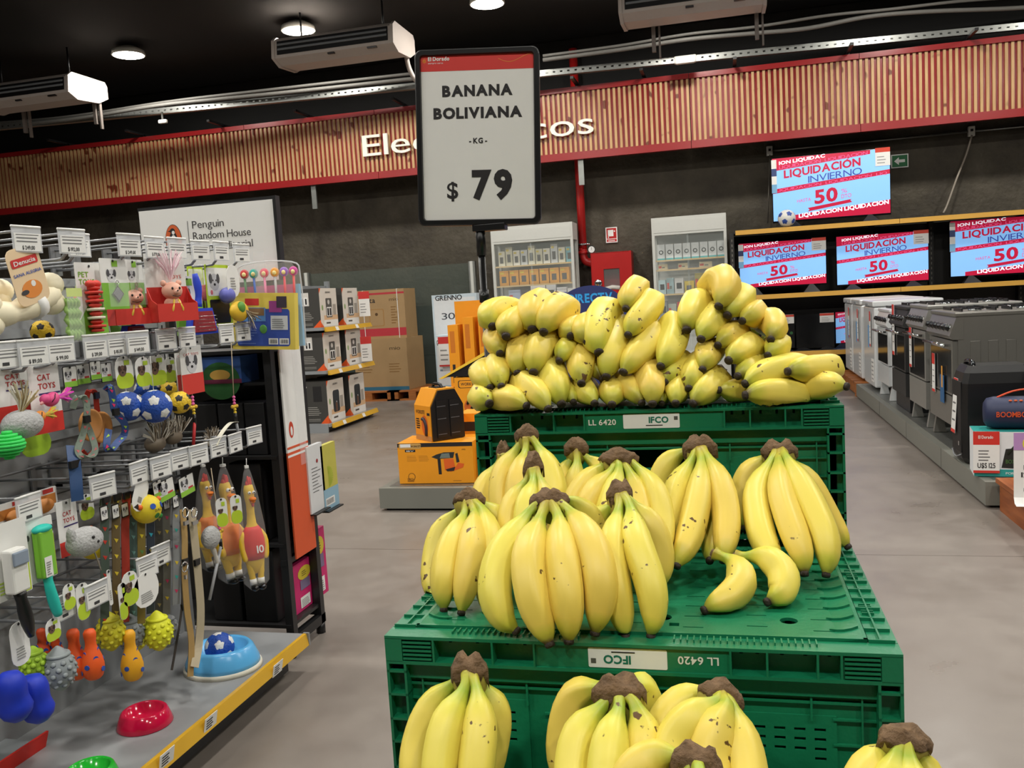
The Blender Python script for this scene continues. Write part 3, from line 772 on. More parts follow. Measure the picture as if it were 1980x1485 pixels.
# --- middle row, on the second crate
bunch('banana bunch of speckle-free fruit standing alone at the crate corner beside the tool boxes', (906, 962), 1.20, [
    [(890, 985, 1.21), (852, 1030, 1.20), (838, 1100, 1.17), (842, 1165, 1.13)],
    [(896, 998, 1.17), (868, 1065, 1.115), (858, 1120, 1.085), (858, 1180, 1.07)],
    [(918, 996, 1.165), (912, 1060, 1.11), (902, 1125, 1.08), (892, 1186, 1.06)],
    [(934, 990, 1.17), (950, 1060, 1.13), (944, 1130, 1.10), (946, 1190, 1.08)],
    [(935, 975, 1.2), (962, 1000, 1.2), (972, 1050, 1.2), (965, 1120, 1.18)]], group=g2, R=.0195)
bunch('big five-fingered banana bunch overhanging the crate edge above the upside-down label', (1063, 965), 1.115, [
    [(1024, 990, 1.10), (972, 1070, 1.05), (958, 1140, 1.015), (972, 1192, .998), (1000, 1222, .992)],
    [(1044, 1004, 1.08), (1022, 1080, 1.02), (1028, 1150, .99), (1045, 1205, .978), (1064, 1248, .97)],
    [(1080, 1004, 1.08), (1088, 1080, 1.025), (1096, 1150, .995), (1100, 1200, .985), (1100, 1242, .98)],
    [(1100, 988, 1.095), (1142, 1050, 1.045), (1160, 1120, 1.012), (1158, 1180, 1.0), (1150, 1226, .995)],
    [(1092, 968, 1.125), (1116, 975, 1.13), (1140, 1010, 1.14), (1150, 1080, 1.14), (1140, 1150, 1.12)]], group=g2, R=.0222, cw=.026)
bunch('slim banana bunch with pointed crown and bruised tips, next to the two loose bananas', (1200, 952), 1.15, [
    [(1182, 980, 1.15), (1158, 1010, 1.16), (1150, 1070, 1.16), (1160, 1120, 1.15)],
    [(1196, 985, 1.12), (1184, 1055, 1.07), (1190, 1130, 1.035), (1202, 1190, 1.02), (1210, 1234, 1.01)],
    [(1218, 980, 1.12), (1232, 1050, 1.065), (1258, 1130, 1.03), (1264, 1190, 1.015), (1258, 1232, 1.01)],
    [(1222, 972, 1.14), (1258, 1015, 1.13), (1276, 1070, 1.12), (1272, 1140, 1.1)]], group=g2, R=.0200, cw=.018, chh=.021)
bunch('banana bunch of lime-tinged fruit whose crown stands highest against the crate', (1019, 838), 1.36, [
    [(1003, 862, 1.355), (976, 910, 1.33), (970, 970, 1.30), (985, 1040, 1.27)],
    [(1016, 872, 1.34), (1002, 925, 1.30), (1000, 985, 1.27), (1010, 1050, 1.24)],
    [(1040, 862, 1.345), (1062, 905, 1.32), (1074, 965, 1.29), (1070, 1040, 1.26)]], group=g2, R=.0200, cw=.02, chh=.018)
bunch('banana bunch with reddish-brown stem squeezed behind the highest crown against the crate', (973, 872), 1.395, [
    [(965, 895, 1.39), (940, 935, 1.37), (932, 990, 1.34), (940, 1050, 1.3)],
    [(975, 900, 1.38), (960, 960, 1.36), (958, 1010, 1.33), (965, 1060, 1.3)]], group=g2, R=.0195, cw=.012, chh=.02)
bunch('banana bunch with thin dark pointed crown in front of the highest crown', (1031, 900), 1.23, [
    [(1018, 930, 1.22), (994, 970, 1.20), (986, 1030, 1.17), (1000, 1090, 1.14)],
    [(1030, 935, 1.20), (1018, 980, 1.17), (1018, 1050, 1.14), (1030, 1110, 1.12)],
    [(1044, 928, 1.21), (1056, 970, 1.19), (1066, 1030, 1.17), (1070, 1100, 1.14)]], group=g2, R=.0185, cw=.015, chh=.024)
bunch('small yellow banana bunch against the crate wall behind the broad flat crown', (1114, 862), 1.39, [
    [(1104, 888, 1.385), (1088, 915, 1.375), (1084, 970, 1.35), (1095, 1030, 1.32)],
    [(1116, 895, 1.37), (1112, 935, 1.35), (1110, 990, 1.32), (1118, 1040, 1.3)],
    [(1134, 884, 1.385), (1160, 905, 1.38), (1180, 950, 1.36), (1190, 1010, 1.34)]], group=g2, R=.0185, cw=.02, chh=.016)
bunch('banana bunch with broad flat crown below the handle hole of the upper crate', (1196, 884), 1.29, [
    [(1168, 900, 1.285), (1136, 930, 1.27), (1112, 975, 1.25), (1105, 1040, 1.22)],
    [(1182, 912, 1.265), (1150, 955, 1.24), (1132, 1010, 1.22), (1135, 1080, 1.2)],
    [(1196, 915, 1.255), (1184, 960, 1.23), (1172, 1020, 1.2), (1175, 1080, 1.18)],
    [(1216, 912, 1.265), (1236, 965, 1.24), (1242, 1030, 1.2), (1235, 1090, 1.17)],
    [(1226, 898, 1.28), (1264, 945, 1.25), (1280, 1020, 1.21), (1262, 1110, 1.15)]], group=g2, R=.0195, cw=.03, chh=.017)
bunch('banana bunch with blackened neck and an oval bruise against the crate wall', (1352, 862), 1.36, [
    [(1326, 872, 1.37), (1292, 895, 1.37), (1272, 950, 1.36), (1268, 1010, 1.34)],
    [(1338, 888, 1.335), (1312, 940, 1.30), (1296, 1010, 1.26), (1276, 1080, 1.22)],
    [(1356, 895, 1.315), (1352, 955, 1.27), (1336, 1025, 1.22), (1322, 1065, 1.19), (1308, 1096, 1.17)],
    [(1372, 890, 1.32), (1396, 945, 1.28), (1406, 1010, 1.24), (1398, 1085, 1.19)],
    [(1362, 905, 1.35), (1380, 970, 1.32), (1384, 1030, 1.27), (1372, 1085, 1.21)]], group=g2, R=.0205, cw=.026, chh=.02)
bunch('banana bunch of long clean fruit at the crate end by the aisle', (1507, 868), 1.37, [
    [(1486, 882, 1.375), (1450, 915, 1.375), (1436, 965, 1.36), (1440, 1020, 1.34)],
    [(1490, 892, 1.335), (1462, 955, 1.29), (1470, 1025, 1.235), (1492, 1075, 1.2), (1512, 1105, 1.185)],
    [(1506, 898, 1.32), (1512, 960, 1.27), (1534, 1030, 1.22), (1550, 1075, 1.195), (1556, 1112, 1.18)],
    [(1524, 890, 1.325), (1556, 950, 1.28), (1590, 1025, 1.23), (1600, 1075, 1.205), (1597, 1114, 1.19)],
    [(1520, 885, 1.36), (1560, 930, 1.37), (1605, 1010, 1.36), (1640, 1058, 1.34)]], group=g2, R=.0205, cw=.026, chh=.017)
# --- two loose bananas lying on the plate
for lb, P in (('loose curved banana with blackened tip lying across the bare green plate', [(1381, 1070, 1.165), (1418, 1088, 1.155), (1434, 1122, 1.13), (1408, 1156, 1.105), (1362, 1180, 1.088)]),
              ('loose curved banana lying behind the other loose one, nearer the aisle', [(1424, 1076, 1.18), (1478, 1078, 1.17), (1512, 1108, 1.15), (1512, 1146, 1.125), (1484, 1164, 1.112)])):
    Q = [at(x, y, Y=d) for x, y, d in P]; seed[0] += 1
    me, tip = banana_mesh(Q, .0205, Q[2]-V((0, 0, .017)), seed[0], 1.05)
    o = bpy.data.objects.new('loose_banana', me); COL.objects.link(o); tag(o, lb, 'banana', Q[2]-V((0, 0, .017)), 0, 'loose bananas')
    tip.obj('blossom_tip', o)
    MB(Q[2]-V((0, 0, .017)), 'crown_brown').tube([Q[0]+(Q[0]-Q[1]).normalized()*.004, Q[0]+(Q[1]-Q[0]).normalized()*.003], [.005, .0068], n=9).obj('stem_end', o)
# --- lowest row, in front
ZC = 3*CH
g3 = 'hands of bananas in the lowest row'
bunch('banana bunch with shaggy tall crown at the floor-aisle end of the lowest row', (908, 1292), .93, [
    [(882, 1318, .93), (836, 1365, .925), (806, 1450, .90), (800, 1560, .86)],
    [(896, 1335, .905), (866, 1400, .88), (850, 1490, .85), (850, 1580, .82)],
    [(922, 1335, .905), (928, 1400, .88), (920, 1490, .85), (905, 1590, .82)],
    [(932, 1325, .93), (958, 1370, .93), (950, 1450, .92), (930, 1540, .89)]], zs=ZC, group=g3, R=.0205, cw=.022, chh=.022)
bunch('banana bunch with round-shouldered back fruits in the lowest row, centre of the crate', (1197, 1334), .90, [
    [(1160, 1330, .92), (1112, 1350, .93), (1090, 1430, .92), (1092, 1530, .89)],
    [(1166, 1364, .885), (1126, 1415, .87), (1110, 1500, .84), (1120, 1600, .8)],
    [(1196, 1372, .875), (1180, 1430, .85), (1172, 1520, .82), (1180, 1620, .78)],
    [(1226, 1360, .885), (1244, 1420, .87), (1246, 1510, .84), (1238, 1600, .8)],
    [(1220, 1328, .93), (1240, 1335, .95), (1250, 1390, .955), (1245, 1480, .94)]], zs=ZC, group=g3, R=.0215, cw=.028, chh=.021)
bunch('banana bunch with crown tilted toward the slotted crate wall in the lowest row', (1395, 1342), .91, [
    [(1374, 1338, .925), (1322, 1355, .925), (1282, 1410, .91), (1270, 1500, .88)],
    [(1384, 1356, .89), (1340, 1385, .875), (1300, 1440, .86), (1285, 1530, .83)],
    [(1404, 1366, .88), (1382, 1415, .86), (1372, 1480, .84), (1378, 1580, .8)],
    [(1414, 1364, .89), (1430, 1420, .87), (1446, 1500, .84), (1450, 1600, .8)]], zs=ZC, group=g3, R=.0205, cw=.024, chh=.018, axis=(.35, .1, 1))
bunch('banana bunch half hidden below two other bunches at the front of the lowest row', (1347, 1470), .78, [
    [(1312, 1462, .785), (1262, 1466, .79), (1218, 1510, .78), (1210, 1600, .76)],
    [(1330, 1490, .77), (1300, 1540, .76), (1290, 1620, .74), (1300, 1700, .72)],
    [(1352, 1495, .76), (1360, 1550, .75), (1360, 1640, .73), (1350, 1720, .7)],
    [(1372, 1480, .78), (1400, 1530, .78), (1415, 1610, .76), (1410, 1700, .74)]], zs=ZC, group=g3, R=.0205, cw=.025, chh=.019, axis=(.2, 0, 1))
bunch('banana bunch with flat wide crown standing apart at the lowest crate end', (1748, 1424), .80, [
    [(1722, 1444, .80), (1688, 1475, .79), (1664, 1540, .77), (1668, 1630, .74)],
    [(1736, 1452, .785), (1722, 1510, .77), (1716, 1590, .75), (1722, 1680, .72)],
    [(1756, 1454, .785), (1762, 1510, .77), (1762, 1590, .75), (1755, 1680, .72)],
    [(1768, 1446, .8), (1790, 1500, .8), (1798, 1580, .78), (1790, 1660, .75)]], zs=ZC, group=g3, R=.0185, cw=.026, chh=.012, axis=(.25, -.1, 1))

# --- the pile on the highest crate: blossom ends toward the aisle
ZT = 5*CH
def pile(label, fruits, ox, oy, crown_at, k=.202):
    """fruits: points in a 400-px-wide enlargement (tip first) whose corner is at photo pixel (ox, oy)"""
    def wp(q, last=0.0):
        x, y = ox+q[0]*k, oy+q[1]*k
        Y = 1.455+max(0, 790-y)/260*.11+last
        return at(x, y, Y=Y)
    c0 = None; allP = []
    for f in fruits:
        dy = 0.0; R = .0265; P = []
        for q in f:
            if isinstance(q, dict): dy = q.get('d', 0); R = q.get('R', R)
        pts = [q for q in f if not isinstance(q, dict)]
        m = len(pts); R *= 1.06
        pts = pts[:-2]+[(pts[-2][0], pts[-2][1]+35), (pts[-1][0], pts[-1][1]+70)]
        for i, q in enumerate(pts):
            u = i/(m-1)
            P.append(wp(q, dy-.020*(1-u)+.055*u*u))
        P[-1] = P[-1].lerp(P[-2], .38)
        e = P[-1]+V((0, .055, -.012))
        P.append(e)
        allP.append((P[::-1], R))
    cx, cy, cY = crown_at
    c = at(ox+cx*k, oy+cy*k, Y=cY)
    base = V((c.x, 1.6, ZT)); t = T('banana_bunch', label, 'bananas', base, 0, 'hands of bananas piled on the highest crate')
    for P, R in allP:
        P = [c.lerp(P[0], .5)]+P if (c-P[0]).length < .16 else P
        seed[0] += 1; add_banana(t, P, R, base, seed[0], .8)
    crown(t, c, (0, .9, .3), base, .022, .016, seed[0])
    return t
pile('piled banana bunch of three short fruits beside the sign pole', [
    [(258, 650), (228, 560), (320, 465), (480, 440), {'d': .01}],
    [(388, 748), (400, 660), (470, 570), (540, 520), {'d': -.015}],
    [(330, 912), (310, 830), (290, 740), (330, 650), {'d': .01, 'R': .024}]], 900, 500, (500, 560, 1.70))
pile('piled banana bunch with pointed green ends, one fruit carrying a dark scar', [
    [(640, 682), (640, 560), (665, 430), (740, 360), {'R': .03}],
    [(746, 706), (790, 580), (880, 450), (950, 400), {'d': -.01, 'R': .028}],
    [(500, 1105), (505, 960), (540, 820), (590, 720), {'d': .005}],
    [(650, 1095), (680, 930), (730, 780), (800, 670), {'d': -.005, 'R': .028}]], 900, 500, (760, 560, 1.70))
pile('piled banana bunch low at the sign-pole corner with freckled blunt fruits', [
    [(238, 1240), (175, 1150), (160, 1060), (230, 1000), {'R': .024}],
    [(345, 1228), (318, 1120), (300, 1010), (320, 930), {'d': -.005, 'R': .024}],
    [(232, 1390), (175, 1345), (160, 1290), (230, 1240), {'d': -.01}],
    [(590, 1412), (480, 1350), (370, 1300), (300, 1240), {'d': -.02, 'R': .0235}]], 900, 500, (330, 1150, 1.68))
pile('piled banana bunch with four stubby fruits below the round blue sign', [
    [(1008, 742), (988, 690), (1020, 640), (1100, 600), {'R': .024}],
    [(1168, 800), (1120, 700), (1150, 610), (1220, 560), {'d': -.005, 'R': .024}],
    [(895, 982), (945, 890), (990, 810), (1050, 760), {'R': .022}],
    [(1110, 1200), (1105, 1080), (1120, 930), (1160, 830), {'R': .025, 'd': -.008}]], 900, 500, (1080, 650, 1.70))
pile('piled banana bunch sprawling over the rim next to the LL number', [
    [(795, 1445), (700, 1310), (590, 1180), (510, 1090), {'d': -.02, 'R': .024}],
    [(920, 1400), (870, 1230), (810, 1060), (800, 920), {'d': -.005, 'R': .027}],
    [(1036, 1378), (1010, 1300), (980, 1230), (960, 1150), {'d': .005, 'R': .02}],
    [(1238, 1390), (1175, 1300), (1130, 1230), (1130, 1160), {'R': .023}]], 900, 500, (860, 1080, 1.69))
pile('piled banana bunch of long upright fruits in the middle of the pile', [
    [(1278, 905), (1255, 760), (1290, 560), (1390, 400), {'d': -.01, 'R': .029}],
    [(1345, 1140), (1390, 930), (1450, 720), (1490, 540), {'R': .026}],
    [(1310, 1160), (1265, 1060), (1250, 950), (1280, 860), {'d': .02, 'R': .02}]], 900, 500, (1420, 640, 1.71))
pile('piled banana bunch of slanting fruits reaching above the red cabinet', [
    [(1535, 482), (1565, 380), (1615, 270), (1660, 200), {'d': .005, 'R': .0225}],
    [(1555, 735), (1630, 610), (1730, 450), (1800, 310), {'d': -.005, 'R': .024}],
    [(1508, 1095), (1600, 970), (1730, 790), (1830, 590), {'d': -.005, 'R': .026}]], 900, 500, (1760, 420, 1.71))
pile('piled banana bunch hanging over the crate label', [
    [(1402, 1402), (1405, 1310), (1410, 1230), (1420, 1160), {'R': .025}],
    [(1690, 1388), (1610, 1270), (1540, 1160), (1510, 1080), {'d': .005, 'R': .022}],
    [(1790, 1398), (1785, 1230), (1750, 1080), (1740, 930), {'d': -.005, 'R': .025}],
    [(1880, 1392), (1870, 1330), (1870, 1270), (1870, 1200), {'d': .012, 'R': .018}]], 900, 500, (1620, 1080, 1.69))
pile('piled banana bunch with one long S-shaped fruit in the dip of the pile', [
    [(-15, 1035), (70, 890), (120, 700), (90, 510), {'R': .0255}],
    [(25, 1185), (100, 1090), (170, 1000), (210, 900), {'d': .01, 'R': .022}],
    [(130, 1392), (140, 1290), (165, 1190), (190, 1100), {'R': .0235}]], 1280, 500, (140, 760, 1.70))
pile('piled banana bunch at the very top, its crooked fruit with a dark bruise', [
    [(236, 688), (265, 560), (320, 430), (370, 330), {'R': .0265}],
    [(540, 462), (600, 350), (610, 230), (540, 160), (450, 230), {'d': -.012, 'R': .0255}],
    [(372, 775), (430, 660), (490, 540), (530, 440), {'d': -.004, 'R': .0255}],
    [(624, 545), (700, 450), (750, 350), (770, 280), {'R': .0245}]], 1280, 500, (520, 420, 1.72))
pile('piled banana bunch stepping down toward the televisions', [
    [(766, 598), (840, 545), (880, 500), (900, 450), {'R': .023}],
    [(1040, 778), (1085, 680), (1060, 570), (980, 520), {'R': .0225}],
    [(1010, 930), (1080, 860), (1110, 800), (1100, 740), {'d': .005, 'R': .022}]], 1280, 500, (900, 640, 1.71))
pile('piled banana bunch of greener end-on fruits under the top bunch', [
    [(533, 832), (620, 760), (690, 690), (750, 640), {'R': .0225}],
    [(634, 978), (720, 910), (810, 830), (860, 780), {'d': -.005, 'R': .0255}],
    [(386, 1068), (425, 960), (440, 870), (470, 800), {'R': .0235}],
    [(722, 1128), (800, 1070), (880, 1000), (930, 960), {'R': .0225}]], 1280, 500, (640, 820, 1.70))
pile('piled banana bunch lying flat along the rim with its fruits toward the freezers', [
    [(790, 1200), (960, 1110), (1180, 1010), (1380, 960), {'d': -.01, 'R': .0235}],
    [(1200, 1082), (1330, 1060), (1500, 1020), (1660, 975), {'d': -.015, 'R': .0235}],
    [(790, 1310), (980, 1280), (1200, 1260), (1400, 1290), {'d': -.02, 'R': .0245}],
    [(1770, 1225), (1620, 1200), (1480, 1190), (1330, 1170), {'d': -.015, 'R': .0225}]], 1280, 500, (1370, 1130, 1.62))
pile('piled banana bunch in shade low on the crate behind the flat one', [
    [(256, 1248), (290, 1120), (330, 1010), (350, 920), {'R': .0225}],
    [(295, 1392), (390, 1280), (480, 1160), (540, 1080), {'d': -.004, 'R': .0245}],
    [(540, 1258), (640, 1265), (740, 1240), (800, 1200), {'d': .005, 'R': .021}]], 1280, 500, (520, 1080, 1.68))

# ================================================================== price sign on its pole
SY = 1.50; SK = 2.02/1.5
a = at(808, 96, Y=SY); bq = at(1044, 100, Y=SY); c = at(814, 432, Y=SY)
sw = (bq-a).length*.985; shh = (a-c).length*1.0
cen = (at(808, 96, Y=SY)+at(1044, 98, Y=SY)+at(816, 434, Y=SY)+at(1040, 434, Y=SY))/4
cen2 = CPOS+(cen-CPOS)*SK
sign = T('price_sign', 'black framed banana price sign on a black pole above the pile', 'sign', (cen2.x, cen2.y, 0))
sz = cen2.z
# the panel turns a little toward the camera and follows its lean
Rz = Matrix.Translation((0, 0, sz)) @ Matrix.Rotation(math.radians(9), 4, 'Z') @ Matrix.Rotation(math.radians(2.6), 4, 'Y') @ Matrix.Scale(SK, 4)
fr = MB(m='black_plastic'); fr.push(Rz)
def rr_loop(w, h, r, y, n=5):
    pts = []
    for cx, cz, a0 in ((w/2-r, -h/2+r, -PI/2), (w/2-r, h/2-r, 0), (-w/2+r, h/2-r, PI/2), (-w/2+r, -h/2+r, PI)):
        for i in range(n+1): an = a0+PI/2*i/n; pts.append((cx+r*math.cos(an), y, cz+r*math.sin(an)))
    return pts
A_ = rr_loop(sw, shh, .012, .006); B_ = rr_loop(sw, shh, .012, -.008); C_ = rr_loop(sw-.004, shh-.004, .011, -.011); D_ = rr_loop(sw-.018, shh-.018, .006, -.011); E_ = rr_loop(sw-.022, shh-.022, .005, -.004)
n = len(A_)
fr.add(A_+B_+C_+D_+E_, [(k*n+i, k*n+(i+1) % n, (k+1)*n+(i+1) % n, (k+1)*n+i) for k in range(4) for i in range(n)][::1]+[list(range(n))], None, False)
fr.pop(); fr.obj('frame', sign)
pp = MB(m='paper'); pp.push(Rz); w2, h2 = sw-.02, shh-.02
pp.box(-w2/2, w2/2, -.006, -.002, -h2/2, h2/2)
X, Z = (1, 0, 0), (0, 0, 1)
pp.rect((-w2/2, -.006, h2/2-.026), X, Z, w2, .026, '#d2352f', d=.0003)
pp.text('El Dorado', (-w2/2+.013, -.0063, h2/2-.0085), X, Z, .0062, 'paper', bold=.035, width=.037)
pp.text('siempre cerca', (-w2/2+.013, -.0063, h2/2-.0138), X, Z, .0028, 'paper', width=.026)
for q in range(9):
    an = q*2*PI/9; c0 = V((-w2/2+.0065, -.0066, h2/2-.0085)); dr = V((math.cos(an), 0, math.sin(an))); sd = V((-dr.z, 0, dr.x))
    pp.poly([c0+sd*.0008, c0-sd*.0008, c0+dr*.0055], '#f0912f')
wv = [(w2/2-.06+u*.06, -.0066, h2/2-.008-.006*math.sin(u*5)) for u in [i/12 for i in range(13)]]
pp.strap(wv, .0007, .0002, (0, 0, 1), '#ee9a45')
pp.text('BANANA', (0, -.006, h2/2-.068), X, Z, .0165, 'ink', bold=.05, align='C', width=.121)
pp.text('BOLIVIANA', (0, -.006, h2/2-.105), X, Z, .0165, 'ink', bold=.05, align='C', width=.153)
pp.text('- KG -', (0, -.006, h2/2-.148), X, Z, .0085, 'ink', bold=.035, align='C', width=.031)
pp.text('$', (-.046, -.006, -h2/2+.037), X, Z, .027, 'ink', bold=.035, align='C')
pp.text('79', (.023, -.006, -h2/2+.037), X, Z, .044, 'ink', bold=.05, align='C', width=.07)
pp.pop(); pp.obj('price_card', sign)
ps = MB(m='black_plastic'); zb = sz-shh*SK/2
ps.cbox(.014, .002, zb-.006, .078, .034, .016, c=.002).obj('clamp', sign)
pl = MB(m='black_plastic'); bx = at(938, 600, Y=cen2.y).x-cen2.x
pl.tube([(bx, 0, .01), (bx, 0, zb-.07)], .0085, n=12).tube([(bx, 0, zb-.07), (bx, 0, zb)], .0115, n=12).obj('pole', sign)
MB(m='black_plastic').tube([(bx, 0, zb-.18), (bx, 0, zb-.15)], .012, n=12).push(Matrix.Translation((bx, -.009, zb-.165))).ball((0, 0, 0), .007).pop().obj('collar', sign)
MB(m='black_plastic').push(Matrix.Translation((bx, .0, 0))).lathe([(0, 0), (.13, 0), (.13, .008), (.02, .014), (0, .014)]).obj('foot', sign)
# ================================================================== pet-supplies gondola on the left
mat('gondola_grey', '#8f9193', rough=.45, var=.05, scale=8)
mat('strip_yellow', '#d9a92c', rough=.35, var=.04)
mat('wire', '#8d8f92', rough=.35, metal=.6, var=.05)
mat('rawhide', '#efe6c8', rough=.6, var=.08, scale=25)
mat('leash_grey', '#7d8a7e', rough=.8, var=.12, scale=200)
mat('leash_beige', '#b3a68c', rough=.6, var=.08)
mat('leash_tan', '#a98a55', rough=.6, var=.08)
mat('plush_grey', '#b5b5b5', rough=.95, var=.25, scale=90, bump=.6, bscale=160)
mat('rubber_blue', '#1f4fb0', rough=.45, var=.05, bump=.5, bscale=150)
mat('rubber_yellow', '#eac22b', rough=.45, var=.05, bump=.5, bscale=150)
GX0, GX1 = -1.90, -1.452          # back panel, shelf front
GY0, GY1 = 0.75, 2.66
go = T('gondola_shelf', 'grey pet-supplies gondola with hook rails and a deep base shelf', 'shelf unit', ((GX0+GX1)/2, (GY0+GY1)/2, 0))
gof = V(go.location)
for k, (z0, z1) in enumerate(((.142, .46), (.462, .76), (.762, 1.06), (1.062, 1.36))):
    for y0, y1 in ((GY0, 1.70), (1.70, GY1)): MB(gof, 'gondola_grey').box(GX0-.02, GX0, y0+.002, y1-.002, z0, z1).obj('back_panel', go)
for z in (.47, .62, .78, .93, 1.08, 1.23, 1.37): MB(gof, 'grey_metal').box(GX0, GX0+.012, GY0, GY1, z-.012, z+.012).obj('hook_rail', go)
for z in (.54, .70, .86, 1.0): MB(gof, 'wire').tube([(GX0+.03, GY0, z), (GX0+.03, GY1, z)], .004, n=6).obj('grid_wire', go)
for y in (.75, 1.70, 2.66):
    p = MB(gof, 'gondola_grey').box(GX0-.03, GX0-.027, y-.02, y+.02, 0, 1.44).box(GX0-.027, GX0+.012, y-.02, y-.017, 0, 1.44).box(GX0-.027, GX0+.012, y+.017, y+.02, 0, 1.44)
    for q in pierced(y-.02, y+.02, 0, 1.44, [(y-.004, y+.004, i*.05+.2, i*.05+.225) for i in range(24)]): p.box(GX0+.012, GX0+.015, *q)
    p.obj('upright', go)
MB(gof, 'gondola_grey').box(GX0, GX1, GY0, GY1, .128, .142).obj('base_shelf', go)
MB(gof, 'dark_metal').box(GX0+.02, GX1-.05, GY0+.01, GY1-.03, .02, .128).obj('base_box', go)
MB(gof, 'grey_metal').box(GX1-.22, GX1-.06, GY1-.028, GY1-.02, .01, .128).obj('base_bracket', go)
st = MB(gof, 'strip_yellow').prism([(GX1, GY0, .142), (GX1+.012, GY0, .142), (GX1+.02, GY0, .102), (GX1, GY0, .102)], (0, GY1-GY0, 0)).box(GX1, GX1+.021, GY1, GY1+.008, .1, .144, 'grey_metal').obj('price_strip', go)
for px_, py_ in ((535, 1292), (405, 1395), (320, 1465)):
    q = at(px_, py_, X=GX1+.018); ti = MB(gof, 'paper')
    ti.push(Matrix.Translation(q+V((.004, 0, 0))) @ Matrix.Rotation(.2, 4, 'Y')); ti.box(-.001, .0006, -.03, .03, -.02, .02).bars((.0006, -.022, -.014), (0, 1, 0), (0, 0, 1), .045, .03, 4, 'ink').pop(); ti.obj('shelf_ticket', go)
for y in (.9, GY1-.06): MB(gof, 'galvanised').push(Matrix.Translation((GX1-.12, y, 0))).lathe([(0, 0), (.03, 0), (.03, .006), (.008, .01), (.008, .05)], n=14).obj('foot', go)

def slot(xl, xr, yt, yb, X):
    """photo box -> (bottom centre, width along Y, height) on a plane facing the aisle"""
    ym = (yt+yb)/2; a = at(xl, ym, X=X); b = at(xr, ym, X=X); xm = (xl+xr)/2
    t = at(xm, yt, X=X); c = at(xm, yb, X=X)
    return V((X, (a.y+b.y)/2, c.z)), b.y-a.y, t.z-c.z
R90 = PI/2
FX, FZ = (1, 0, 0), (0, 0, 1)
# ---- hooks with swinging price tags
TIP = -1.55
def hook(px_, py_, label, group, zrow, price=None, tipx=TIP, tilt=0.0):
    q = at(px_, py_, X=tipx); y = q.y; z = zrow if abs(q.z-zrow) < .05 else q.z
    L = tipx-GX0-.012
    t = T('display_hook', label, 'hook', (GX0+.012, y, z), 0, group)
    MB(m='wire').tube([(0, 0, .012), (L*.5, 0, .016), (L, 0, .02)], .0032, n=6).obj('tag_arm', t)
    lp = MB(m='wire').tube(spline([(0, 0, -.045), (L*.5, 0, -.043), (L-.05, 0, -.043), (L-.03, 0, -.036), (L-.012, 0, -.018)], 12), .0042, n=7); lp.box(-.006, 0, -.02, .02, -.06, .025, 'wire'); lp.obj('prong', t)
    h = MB(m='tag_plastic'); h.push(Matrix.Translation((L, 0, .026)) @ Matrix.Rotation(tilt, 4, 'Z'))
    h.box(-.0012, .0012, -.040, .040, -.058, 0); h.tube([(0, -.040, .001), (0, .040, .001)], .003, 'paper', n=6); h.pop(); hh = h.obj('tag_holder', t)
    c = MB(m='paper'); c.push(Matrix.Translation((L+.0014, 0, .026)) @ Matrix.Rotation(tilt, 4, 'Z'))
    c.box(0, .0006, -.036, .036, -.055, -.014).bars((.0007, -.031, -.034), (0, 1, 0), (0, 0, 1), .058, .016, 2, '#77787a', .3).box(.0006, .0009, -.031, .031, -.0185, -.0172, 'ink')
    if price: c.text(price, (.0007, 0, -.051), (0, 1, 0), (0, 0, 1), .0085, 'ink', bold=.018, align='C', width=.034)
    else: c.bars((.0007, -.014, -.051), (0, 1, 0), (0, 0, 1), .03, .008, 1, '#3a3a3c', .9)
    c.pop(); c.obj('price_ticket', hh)
    return t
g = 'wire hooks with price tags, pet gondola'
rows = [(1.45, 'uppermost hook row', [(52, 462, '$ 249,00', 'above the cream dog-print card'), (140, 470, '$ 192,00', 'above the chew stick bags'), (154, 486, '$ 247,00', 'behind the tag over the chew sticks'), (250, 476, '$ 249,00', 'above the green pet tag cards'), (300, 485, '$ 179,00', 'beside the pink feather'), (343, 484, None, 'above the pink bear box'), (388, 487, None, 'above the blue slicker brush'), (428, 486, None, 'above the violet ball blister'), (467, 486, None, 'by the pencil pouch')]),
        (1.19, 'second hook row', [(12, 690, None, 'above the cut CAT TOYS card'), (65, 679, '$ 119,00', 'above the CAT TOYS cards'), (116, 664, '$ 99,00', 'under the yellow ball'), (184, 665, '$ 219,00', 'under the red ribbed chew'), (225, 660, '$ 85,00', 'above the rounded lime tags'), (266, 658, '$ 149,00', 'above the blue balls'), (322, 657, None, 'above the yellow balls'), (362, 650, None, 'above the tall red wand card'), (380, 662, None, 'behind the tall red wand card'), (438, 646, None, 'holding the grey-rod wand'), (470, 643, None, 'under the yellow activity box')]),
        (.84, 'third hook row', [(57, 990, None, 'above the turquoise brush'), (200, 948, None, 'above the first collar straps'), (270, 922, None, 'above the blue-eyed latex ball'), (312, 912, None, 'above the black-edged cards'), (350, 902, None, 'above the tan leather leash'), (385, 886, None, 'above the open-beaked chicken'), (423, 872, None, 'above the sideways chicken'), (456, 865, None, 'above the red-shirted chicken'), (493, 855, None, 'at the end by the book stand')]),
        (.58, 'lowest hook row', [(128, 1187, None, 'above the grey egg'), (187, 1148, None, 'above the orange pins'), (286, 1106, None, 'above the yellow-green egg'), (314, 1094, None, 'behind the tag over the eggs')])]
for z, nm, lst in rows:
    for i, (x, y, pr, wh) in enumerate(lst):
        hook(x, y, 'wire hook with price tag %s, %s' % (wh, nm), g+', '+nm, z, pr, TIP+(-.05 if 'behind' in wh else 0)+(.008 if i % 2 else -.008), math.radians(random.uniform(-10, 4)))

